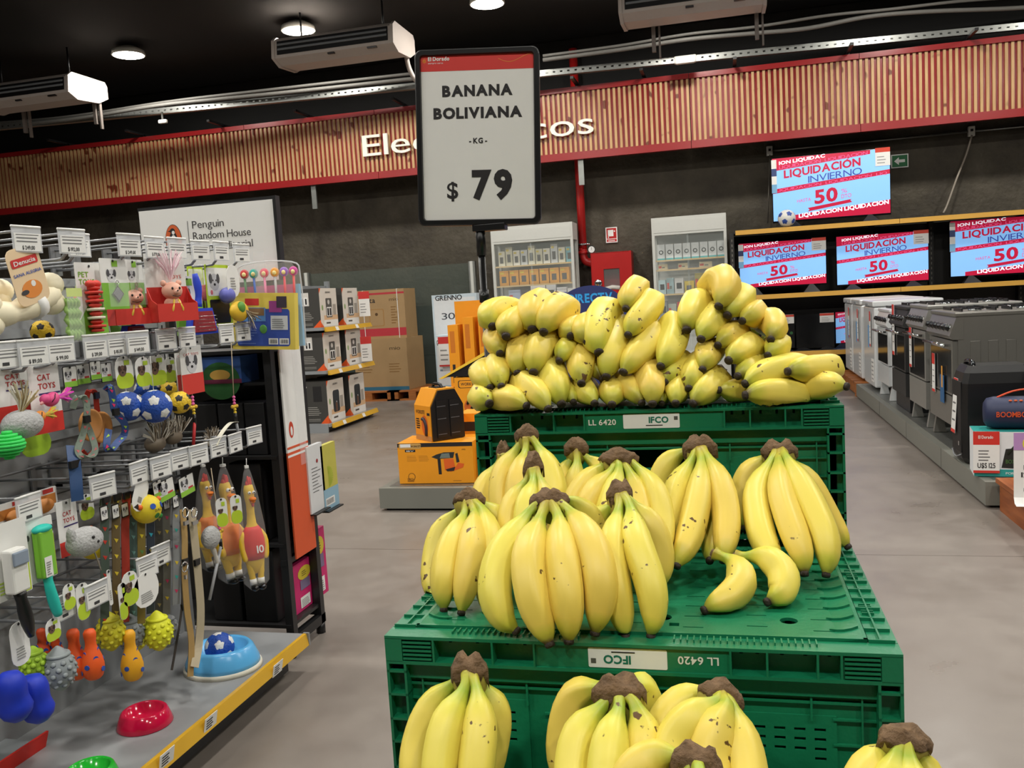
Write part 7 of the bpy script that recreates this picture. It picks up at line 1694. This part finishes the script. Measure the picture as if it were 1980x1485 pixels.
# party speaker
t = T('party_speaker', 'tall black party speaker with carry top on the plinth edge', 'speaker', (1.475, 5.55, ZP), 0)
a = at(1832, 700, Y=5.5); 
hs = .56; pr = [(-.165, -.14), (-.19, -.1), (-.19, .1), (-.165, .14), (.165, .14), (.19, .1), (.19, -.1), (.165, -.14)]
b = MB(m='black_plastic'); rings = [(0, .88), (.03, .98), (.25, 1), (.46, .98), (.52, .9), (hs, .78)]; vs = []; n = len(pr)
for z, k in rings: vs += [(x*k, y*k, z) for x, y in pr]
b.add(vs, [(i*n+j, i*n+(j+1) % n, (i+1)*n+(j+1) % n, (i+1)*n+j) for i in range(len(rings)-1) for j in range(n)]+[list(range(n))[::-1], [(len(rings)-1)*n+j for j in range(n)]]); b.obj('cabinet', t)
MB(m='#0f0f10').box(-.192, -.186, -.1, .1, .06, .47, c=.002).obj('front_grille', t)
MB(m='black_gloss').tube(spline([(-.12, -.09, hs-.03), (-.12, -.06, hs+.015), (-.12, .06, hs+.015), (-.12, .09, hs-.03)], 10), .014, n=8).obj('carry_handle', t)
MB(m='#8a8c90').tube(spline([(-.193, -.1, .05), (-.2, 0, .025), (-.193, .1, .05)], 8), .004, n=6).cbox(-.194, -.06, .11, .002, .02, .025, 'chrome').obj('trim', t)
b = MB(m='paper'); b.push(Matrix.Translation((-.197, .03, .28)) @ Matrix.Rotation(.06, 4, 'Y')); b.box(-.001, .001, -.045, .045, -.12, .2).box(-.0018, -.001, -.045, .045, .12, .2, '#cf3126').box(-.0018, -.001, -.045, .045, -.12, -.1, '#cf3126'); [b.box(-.0018, -.001, -.03, .03, -.05+.05*i, -.04+.05*i, '#6a6a6a') for i in range(3)]; b.pop(); b.obj('price_slip', t)
# boombox carton, boombox, grey speaker, wooden bench at the frame edge
q = at(1886, 925, Z=ZP)
bw, bd, bh = .50, .2, .24
t = T('boombox_carton', 'white and teal boombox carton with a red price card on the plinth corner', 'box', (q.x+.02+bw/2, 5.16, ZP), math.radians(-8)); y = -bd/2
b = MB(m='#dfe3e6').box(-bw/2, bw/2, y, bd/2, 0, bh).box(-bw/2, bw/2, y, bd/2, bh, bh+.001, '#2e9a94').rect((-bw/2, y, 0), FX, FZ, bw, bh*.16, '#2e9a94').text('PORTABLE WIRELESS SPEAKER', (-bw*.2, y-.0008, bh*.05), FX, FZ, .012, 'paper', width=bw*.55)
b.tube([(-bw*.18, y-.001, bh*.5), (-bw*.05, y-.001, bh*.88), (bw*.2, y-.001, bh*.86), (bw*.3, y-.001, bh*.55)], .006, '#2a3020', n=6).prism([(-bw*.24, y-.002, bh*.2), (bw*.0, y-.002, bh*.17), (bw*.38, y-.002, bh*.3), (bw*.38, y-.002, bh*.56), (bw*.0, y-.002, bh*.66), (-bw*.2, y-.002, bh*.62)], (0, .001, 0), '#1f2320').disc((bw*.06, y-.003, bh*.36), (0, -1, 0), .02, '#6a3a8a', 16, .001, .045).text('BOX', (-bw*.2, y-.0032, bh*.3), FX, FZ, .02, '#4a7a3a', width=.045); b.obj('carton', t)
MB(m='paper').box(-bw/2-.005, -bw/2+.12, y-.012, y-.010, .02, bh*1.02).rect((-bw/2-.005, y-.012, bh*.72), FX, FZ, .125, bh*.3, '#cf3126').rect((-bw/2-.005, y-.012, .02), FX, FZ, .125, .014, '#cf3126').text('El Dorado', (-bw/2+.02, y-.0126, bh*.86), FX, FZ, .016, 'paper', bold=.018, width=.07).bars((-bw/2+.02, y-.012, bh*.36), FX, FZ, .075, bh*.28, 4, '#6a6a6a', .35).text('U$S 125', (-bw/2+.015, y-.0126, bh*.2), FX, FZ, .026, 'ink', bold=.018, width=.085).obj('price_card', t)
zb = ZP+bh+.002
t = T('boombox', 'navy blue cylindrical boombox with orange lettering on the teal carton', 'speaker', (q.x+.07+.26, 5.16, zb), math.radians(-8))
MB(m='#20294a').push(Matrix.Translation((0, 0, .088)) @ Matrix.Rotation(PI/2, 4, 'Y')).lathe([(.0, -.25), (.055, -.25), (.078, -.235), (.086, -.2), (.088, 0), (.086, .2), (.078, .235), (.055, .25), (0, .25)], n=28).obj('body', t)
MB(m='#d8562a').text('BOOMBOX', (-.2, -.089, .075), FX, (0, -.1, 1), .028, '#d8562a', bold=.018, width=.17, d=.002).obj('lettering', t)
bt = MB(m='#e06a3a')
for i in range(5): bt.push(Matrix.Translation((-.13+.025*i, -.058, .158))).ball((0, 0, 0), (.009, .004, .005), n=8, k=6).pop()
bt.obj('buttons', t)
MB(m='#cf4a24').strap(spline([(-.2, -.01, .165), (-.1, 0, .205), (.02, 0, .215), (.15, 0, .2)], 10), .025, .005, (0, 1, 0)).obj('strap', t)
t = T('grey_speaker', 'grey cylindrical speaker with pale band on a grey carton behind the boombox', 'speaker', (q.x+.60, 5.32, ZP), 0)
MB(m='#4c4d4e').box(-.15, .15, -.06, .1, 0, .44).obj('carton', t)
MB(m='#3c3d3e').push(Matrix.Translation((0, 0, .525)) @ Matrix.Rotation(PI/2, 4, 'Y')).lathe([(0, -.2), (.07, -.2), (.085, -.18), (.085, .2), (0, .2)], n=24).pop().push(Matrix.Translation((-.12, 0, .525)) @ Matrix.Rotation(PI/2, 4, 'Y')).lathe([(.086, -.02), (.088, -.02), (.088, .02), (.086, .02)], '#b0b0ac', n=24).pop().obj('body', t)
t = T('wooden_bench', 'reddish brown wooden display box at the plinth corner', 'bench', (1.30, 4.15, 0))
p_ = [at(1926, 930, Z=.165), at(1926, 1000, Z=0)]
x0 = 1.325; 
for i in range(4): MB(m='bench_wood').box(x0-1.30+i*.18, x0-1.30+i*.18+.176, -.5, .79, .145, .17).obj('top_plank', t)
for y in (-.5, .77): MB(m='bench_wood').box(x0-1.30+.02, x0-1.30+.7, y, y+.02, 0, .145).obj('end_panel', t)
MB(m='bench_wood').box(x0-1.30+.015, x0-1.30+.035, -.48, .77, 0, .145).obj('side_panel', t)
q2 = at(1966, 975, Z=.171)
t = T('price_stand', 'white and purple standing price sheet curling on the wooden display box', 'price card', (q2.x+.09, q2.y, .1705), -.1)
MB(m='paper').strap([(0, -.06, .002), (0, -.02, .006), (0, 0, .03), (0, 0, .33)], .2, .0015, (1, 0, 0)).rect((-.1, -.001, .25), FX, FZ, .2, .08, '#b58ac0', d=.001).disc((-.03, -.002, .28), (0, -1, 0), .035, '#d8cf4a', 16, .001).text('BLU', (-.06, -.001, .16), FX, FZ, .022, 'ink', width=.06, d=.001).text('12', (-.07, -.001, .125), FX, FZ, .022, 'ink', bold=.018, width=.03, d=.001).text('U', (-.06, -.001, .055), FX, FZ, .02, 'ink', width=.016, d=.001).obj('sheet', t)

# ================================================================== television shelving on the back wall
mat('shelf_black', '#23211f', rough=.5, var=.06); mat('edge_wood', '#d6a448', rough=.45, var=.05)
tvx0, tvx1 = .12, 5.2
ts = T('television_shelf', 'black wall shelving with yellow edge strips displaying televisions', 'shelf unit', ((tvx0+tvx1)/2, 11.6, 0)); to = V(ts.location)
MB(to, 'shelf_black').box(tvx0, tvx1, 11.82, 11.86, 0, 1.85).obj('back_panel', ts)
for x in (tvx0-.05, 1.75, 2.42, 3.4, 4.6):
    p = MB(to, 'shelf_black').box(x, x+.05, 11.70 if x > .5 else 11.25, 11.82, 0, 1.87)
    [p.box(x+.02, x+.03, 11.6995 if x > .5 else 11.2495, 11.70 if x > .5 else 11.25, .2+i*.06, .23+i*.06, '#77736a') for i in range(27)]
    p.obj('upright', ts)
for z, x1 in ((1.885, tvx1), (1.09, tvx1), (.38, tvx1)):
    MB(to, 'shelf_black').box(tvx0, x1, 11.22, 11.82, z-.03, z).obj('shelf', ts)
    for a, b_ in ((tvx0+.02, 2.0), (2.005, x1)): MB(to, 'edge_wood').box(a, b_, 11.195, 11.22, z-.05, z+.005).obj('edge_strip', ts)
def screen_mat():
    """backlit advertising picture: blue field"""
    mat('screen_blue', '#82b6ec', rough=.2, var=0, emit=.55); mat('screen_red', '#b31c3c', rough=.2, var=0, emit=.5); mat('screen_white', '#f2f0ff', rough=.2, var=0, emit=.6); mat('screen_pink', '#d9558a', rough=.2, var=0, emit=.5); mat('screen_navy', '#3a4a9a', rough=.2, var=0, emit=.5)
screen_mat()
def tv_ad(b, w, h, y):
    """sale picture drawn on the lit panel; origin bottom centre"""
    X_, Z_ = FX, FZ
    b.rect((-w/2, y, 0), X_, Z_, w, h, 'screen_blue', d=.0005)
    def clip(pts): return [(max(-w/2, min(w/2, x)), y-.001, max(0, min(h, z))) for x, z in pts]
    b.poly(clip([(-w/2, h*.80), (w*.34, h*.94), (w*.34, h), (-w/2, h)]), 'screen_red')
    b.poly(clip([(-w/2, h*.44), (w/2, h*.61), (w/2, h*.68), (-w/2, h*.51)]), 'screen_red')
    b.poly(clip([(-w*.38, 0), (w/2, 0), (w/2, h*.21), (-w*.38, h*.07)]), 'screen_red')
    dx, dz = V((1, 0, .15*h/w)).normalized(), V((0, 0, 1))
    dxx = (dx.x, 0, dx.z)
    b.text('LIQUIDACIÓN', (-w*.40, y-.0015, h*.68), dxx, Z_, h*.115, 'screen_red', bold=.035, width=w*.66, d=.0006)
    b.text('INVIERNO', (-w*.19, y-.0015, h*.572), dxx, Z_, h*.105, 'screen_navy', width=w*.46, d=.0006)
    b.text('50', (-w*.14, y-.0015, h*.235), dxx, Z_, h*.2, 'screen_red', bold=.035, width=w*.2, d=.0006)
    b.text('HASTA', (-w*.29, y-.0015, h*.27), dxx, Z_, h*.05, 'screen_pink', width=w*.12, d=.0006)
    b.text('%', (w*.09, y-.0015, h*.37), dxx, Z_, h*.06, 'screen_pink', width=w*.05, d=.0006).text('DTO', (w*.09, y-.0015, h*.285), dxx, Z_, h*.06, 'screen_pink', width=w*.085, d=.0006)
    b.poly([(-w*.2, y-.0016, h*.12), (w*.18, y-.0016, h*.215), (w*.165, y-.0016, h*.25), (w*.18, y-.0016, h*.265), (-w*.2, y-.0016, h*.175), (-w*.185, y-.0016, h*.15)], 'screen_red')
    b.text('LIQUIDACION LIQUIDACION', (-w*.28, y-.002, h*.03), dxx, Z_, h*.06, 'screen_white', bold=.035, width=w*.77, d=.0006)
    b.text('ION LIQUIDAC', (-w*.44, y-.002, h*.895), dxx, Z_, h*.05, 'screen_white', bold=.035, width=w*.4, d=.0006)
    b.text('LIQUIDACION  LIQUIDACION', (-w*.44, y-.002, h*.825), dxx, Z_, h*.05, 'screen_pink', width=w*.76, d=.0006)
    b.text('LIQUIDACION  LIQUIDACION  LIQ', (-w*.47, y-.002, h*.465), dxx, Z_, h*.042, 'screen_pink', width=w*.95, d=.0006)
def tv(label, xl, xr, yt, yb, Y, zb, lit=True, card=True, tag_left=True, picture=None):
    xm = (xl+xr)/2; a = at(xl, (yt+yb)/2, Y=Y); b_ = at(xr, (yt+yb)/2, Y=Y); zt = at(xm, yt, Y=Y).z
    w = b_.x-a.x; z0 = at(xm, yb, Y=Y).z; h = zt-z0
    t = T('television', label, 'television', ((a.x+b_.x)/2, Y, zb), 0, 'televisions on the black shelving'); dz = z0-zb
    MB(m='black_gloss').box(-w/2-.008, w/2+.008, 0, .05, dz-.02, dz+h+.008, c=.004).obj('casing', t)
    if lit:
        b = MB(m='screen_blue'); b.push(Matrix.Translation((0, 0, dz))); tv_ad(b, w, h, -.0005); b.pop(); b.obj('screen', t)
    else:
        b = MB(m='black_gloss').box(-w/2, w/2, -.001, 0, dz, dz+h)
        if picture:
            for i in range(26):
                rn = random.Random(i*7+int(xl)); b.disc((rn.uniform(-.46, .46)*w, -.0012-.00005*i, dz+rn.uniform(.06, .94)*h), (0, -1, 0), w*rn.uniform(.02, .035), rn.choice(picture), 9, .0003)
        b.obj('screen', t)
    for s in (-1, 1): MB(m='black_plastic').prism([(s*w*.33-.1, -.08, 0), (s*w*.33+.1, -.08, 0), (s*w*.33+.02, .0, dz), (s*w*.33-.02, 0, dz)], (0, .1, 0)).obj('foot', t)
    if card: MB(m='paper').box(w/2-.16, w/2+.005, -.006, -.004, dz+h*.74, dz+h+.01).rect((w/2-.16, -.006, dz+h*.95), FX, FZ, .165, h*.07, '#d0402c').bars((w/2-.14, -.006, dz+h*.78), FX, FZ, .12, h*.14, 3, '#9a9a9a', .3).obj('price_card', t)
    if tag_left: b = MB(m='paper').box(-w/2-.01, -w/2+.05, -.006, -.004, dz+h*.45, dz+h*.98).rect((-w/2-.01, -.006, dz+h*.72), FX, FZ, .06, h*.12, '#3a4a7a').rect((-w/2-.01, -.006, dz+h*.45), FX, FZ, .06, h*.14, '#7ab0d8'); b.obj('feature_label', t)
    return t
tv('large lit television showing a winter sale picture on top of the black shelving', 1494, 1721, 297, 420, 11.42, 1.8906)
tv('lit television with the sale picture at the shelving end beside the glass cabinet', 1430, 1597, 466, 552, 11.35, 1.0906)
tv('lit television with the sale picture between two others on the middle shelf', 1618, 1795, 452, 546, 11.35, 1.0906, tag_left=False)
tv('lit television with the sale picture at the wide end of the middle shelf', 1838, 2075, 420, 528, 11.35, 1.0906)
pic = ['#2f8a3a', '#5aa84a', '#3a6ac8', '#1f5a2a', '#7ac86a']
tv('television showing green leaves on the bottom shelf behind the bananas', 1430, 1535, 612, 672, 11.4, .3806, lit=False, picture=pic, tag_left=False)
tv('dark television on the bottom shelf beside the freezers', 1540, 1612, 608, 670, 11.45, .3806, lit=False, tag_left=False)
tv('lit television on the bottom shelf half hidden by the freezers', 1616, 1690, 602, 662, 11.58, .3806, tag_left=False, card=False)
# ball on the shelf
c = at(1521, 422, Y=11.27); r = .105
tb = T('football', 'white football with blue patches on the television shelf', 'ball', (c.x, 11.27, 1.8906), 0); patchball(tb, (0, 0, r), r, 'white_plastic', '#2a4a9a')

# ================================================================== glass cabinets
def cabinet(label, xl, xr, Y, ztop, side=False):
    a = at(xl, 430, Y=Y); b_ = at(xr, 430, Y=Y); w = b_.x-a.x; d = .38
    t = T('glass_cabinet', label, 'cabinet', ((a.x+b_.x)/2, Y+d/2, 0), 0, 'white glass cabinets'); y = -d/2
    f = 'white_metal'
    MB(m=f).box(-w/2, w/2, y, d/2, ztop-.22, ztop).box(-w/2+.03, w/2-.03, y-.004, y, ztop-.19, ztop-.04).obj('head_box', t)
    MB(m=f).box(-w/2, w/2, y, d/2, 0, .42).obj('base_box', t)
    for s in (-1, 1):
        for yy in (y, d/2-.035): MB(m=f).box(s*w/2-(.035 if s > 0 else 0), s*w/2+(.035 if s < 0 else 0), yy, yy+.035, .42, ztop-.22).obj('post', t)
        MB(m='glass').box(s*(w/2-.012)-.003, s*(w/2-.012)+.003, y+.035, d/2-.035, .42, ztop-.22).obj('side_pane', t)
    MB(m=f).box(-w/2+.035, w/2-.035, d/2-.012, d/2-.004, .42, ztop-.22).obj('back_panel', t)
    MB(m='glass').box(-w/2+.035, -.005, y+.004, y+.01, .43, ztop-.225).obj('sliding_pane', t); MB(m='glass').box(-.03, w/2-.035, y+.012, y+.018, .43, ztop-.225).obj('sliding_pane', t)
    return t, w, d
def cab_goods(t, w, d, z, items, label, group, depth=.12):
    """row of little boxes on a cabinet shelf; items: (width, height, colour, kind)"""
    x = -w/2+.05; o = V(t.location)
    MB(m='glass').box(-w/2+.035, w/2-.035, -d/2+.02, d/2-.02, z-.008, z).obj('glass_shelf', t)
    MB(m='#c9b183').box(-w/2+.035, w/2-.035, -d/2+.018, -d/2+.02, z-.02, z).obj('shelf_edge', t)
    for wi, hi, c, k in items:
        b = MB(m=c).box(-wi/2, wi/2, -depth/2, depth/2, 0, hi); y = -depth/2
        if k == 'ring': b.disc((0, y, hi*.5), (0, -1, 0), wi*.3, 'ink', 14, .001).disc((0, y-.0012, hi*.5), (0, -1, 0), wi*.17, c, 12, .001).rect((-wi*.5, y, 0), FX, FZ, wi, hi*.12, '#4ab0b0')
        elif k == 'pic': b.rect((-wi*.28, y, hi*.2), FX, FZ, wi*.5, hi*.42, '#5a5650').rect((-wi*.4, y, hi*.78), FX, FZ, wi*.4, hi*.12, '#d8c03a')
        elif k == 'dark': b.rect((-wi*.3, y, hi*.3), FX, FZ, wi*.6, hi*.4, 'ink')
        elif k == 'red': b.rect((-wi*.5, y, 0), FX, FZ, wi, hi*.5, '#d84a24').rect((-wi*.35, y-.001, hi*.15), FX, FZ, wi*.7, hi*.12, 'ink')
        elif k == 'flag': b.rect((-wi*.5, y, 0), FX, FZ, wi, hi*.3, '#c8402c').rect((-wi*.5, y, hi*.3), FX, FZ, wi, hi*.4, '#3a44a8')
        elif k == 'tag': b.rect((-wi*.45, y, hi*.3), FX, FZ, wi*.3, hi*.4, '#c8402c').bars((-wi*.1, y, hi*.3), FX, FZ, wi*.5, hi*.4, 1, '#6a6a60')
        b.thing('small_carton', label, 'box', (o.x+x+wi/2, o.y+(.02 if hi < .3 else .05), z+.0006), 0, group); x += wi+.012
rn = random.Random(5)
t, w, d = cabinet('white framed glass cabinet of bulbs and gadgets behind the sign pole', 947, 1106, 11.36, 2.17)
W_ = ['#e2ddc4', '#d8d3b8', '#e6e2d2', '#cfd2d0']
cab_goods(t, w, d, 1.66, [(.09, .2+.05*(i % 3 == 1), W_[i % 4] if i < 9 else '#7ab0b8', 'pic') for i in range(10)], 'small pale light bulb carton on the top glass shelf', 'bulb cartons in the bulb cabinet')
cab_goods(t, w, d, 1.40, [(.125, .2, '#d89a3a', 'pic') for i in range(7)], 'small orange tool carton on the middle glass shelf', 'orange cartons in the bulb cabinet')
cab_goods(t, w, d, 1.12, [(.1, .15, '#c9cac8', 'dark'), (.16, .22, '#a8b4c8', 'tag'), (.12, .1, '#b8845a', 'tag'), (.2, .27, '#e4e0da', 'red'), (.13, .27, '#d2d4d4', 'dark'), (.13, .22, '#d8d8d8', 'flag'), (.1, .2, '#e0e0dc', 'dark')], 'assorted gadget carton on the lower glass shelf', 'gadget cartons in the bulb cabinet')
cab_goods(t, w, d, .80, [(.2, .18, '#b0703a', 'pic') for i in range(4)], 'brown carton on the lowest glass shelf of the bulb cabinet', 'brown cartons in the bulb cabinet')
t, w, d = cabinet('white framed glass cabinet of earphones and watches beside the televisions', 1259, 1404, 11.36, 2.13)
cab_goods(t, w, d, 1.60, [(.095, .2, '#dfe3e2', 'ring') for i in range(8)], 'small white earphone pack with a dark ring on the top glass shelf', 'earphone packs in the watch cabinet')
cab_goods(t, w, d, 1.48, [(.12, .07, '#e3d2a8', 'tag'), (.11, .02, '#777777', 'n'), (.12, .07, '#e3d2a8', 'tag'), (.12, .02, '#777777', 'n'), (.16, .07, '#e3d2a8', 'tag')], 'cream price ticket standing on the narrow glass ledge', 'price tickets in the watch cabinet', .01)
cab_goods(t, w, d, 1.17, [(.09, .18, '#b8d4d8', 'dark'), (.09, .2, '#9ab4b8', 'tag'), (.11, .19, '#d0d0cc', 'dark'), (.12, .15, '#c8b03a', 'pic'), (.11, .24, '#a89a4a', 'tag'), (.1, .2, '#b0d0cc', 'dark'), (.1, .22, '#8a7a3a', 'pic')], 'assorted watch pack on the middle glass shelf', 'watch packs in the watch cabinet')
cab_goods(t, w, d, .86, [(.1, .22, '#8a8e90', 'dark'), (.1, .18, '#a8b0a4', 'tag'), (.13, .2, '#b8332e', 'dark'), (.16, .1, '#e3d2a8', 'tag'), (.13, .24, '#1f5a38', 'pic')], 'assorted phone accessory pack on the lower glass shelf', 'accessory packs in the watch cabinet')

# ---- round blue sign
c = at(1148, 560, Y=9.0); p = at(1140, 552, Y=9.0)
t = T('round_sign', 'dark blue rounded display header with light blue lettering behind the pile', 'sign', (p.x, 9.0, 0))
R_ = .37; zc = p.z-.27
b = MB(m='#24306a').disc((0, 0, zc), (0, -1, 0), R_, '#24306a', 40, .02, .27)
b.text('DIRECTV', (-.23, -.02, zc+.1), FX, FZ, .085, '#2aa0e8', bold=.035, width=.46).disc((-.2, -.0225, zc+.14), (0, -1, 0), .022, '#e8c84a', 14).rect((.0, -.02, zc-.0), FX, FZ, .24, .075, '#e8c84a', r=.01).text('prepago', (.02, -.0206, zc+.022), FX, FZ, .035, '#24306a', bold=.018, width=.2)
b.obj('header', t)
MB(m='#24306a').box(-.3, .3, 0, .4, 0, zc).obj('stand', t)
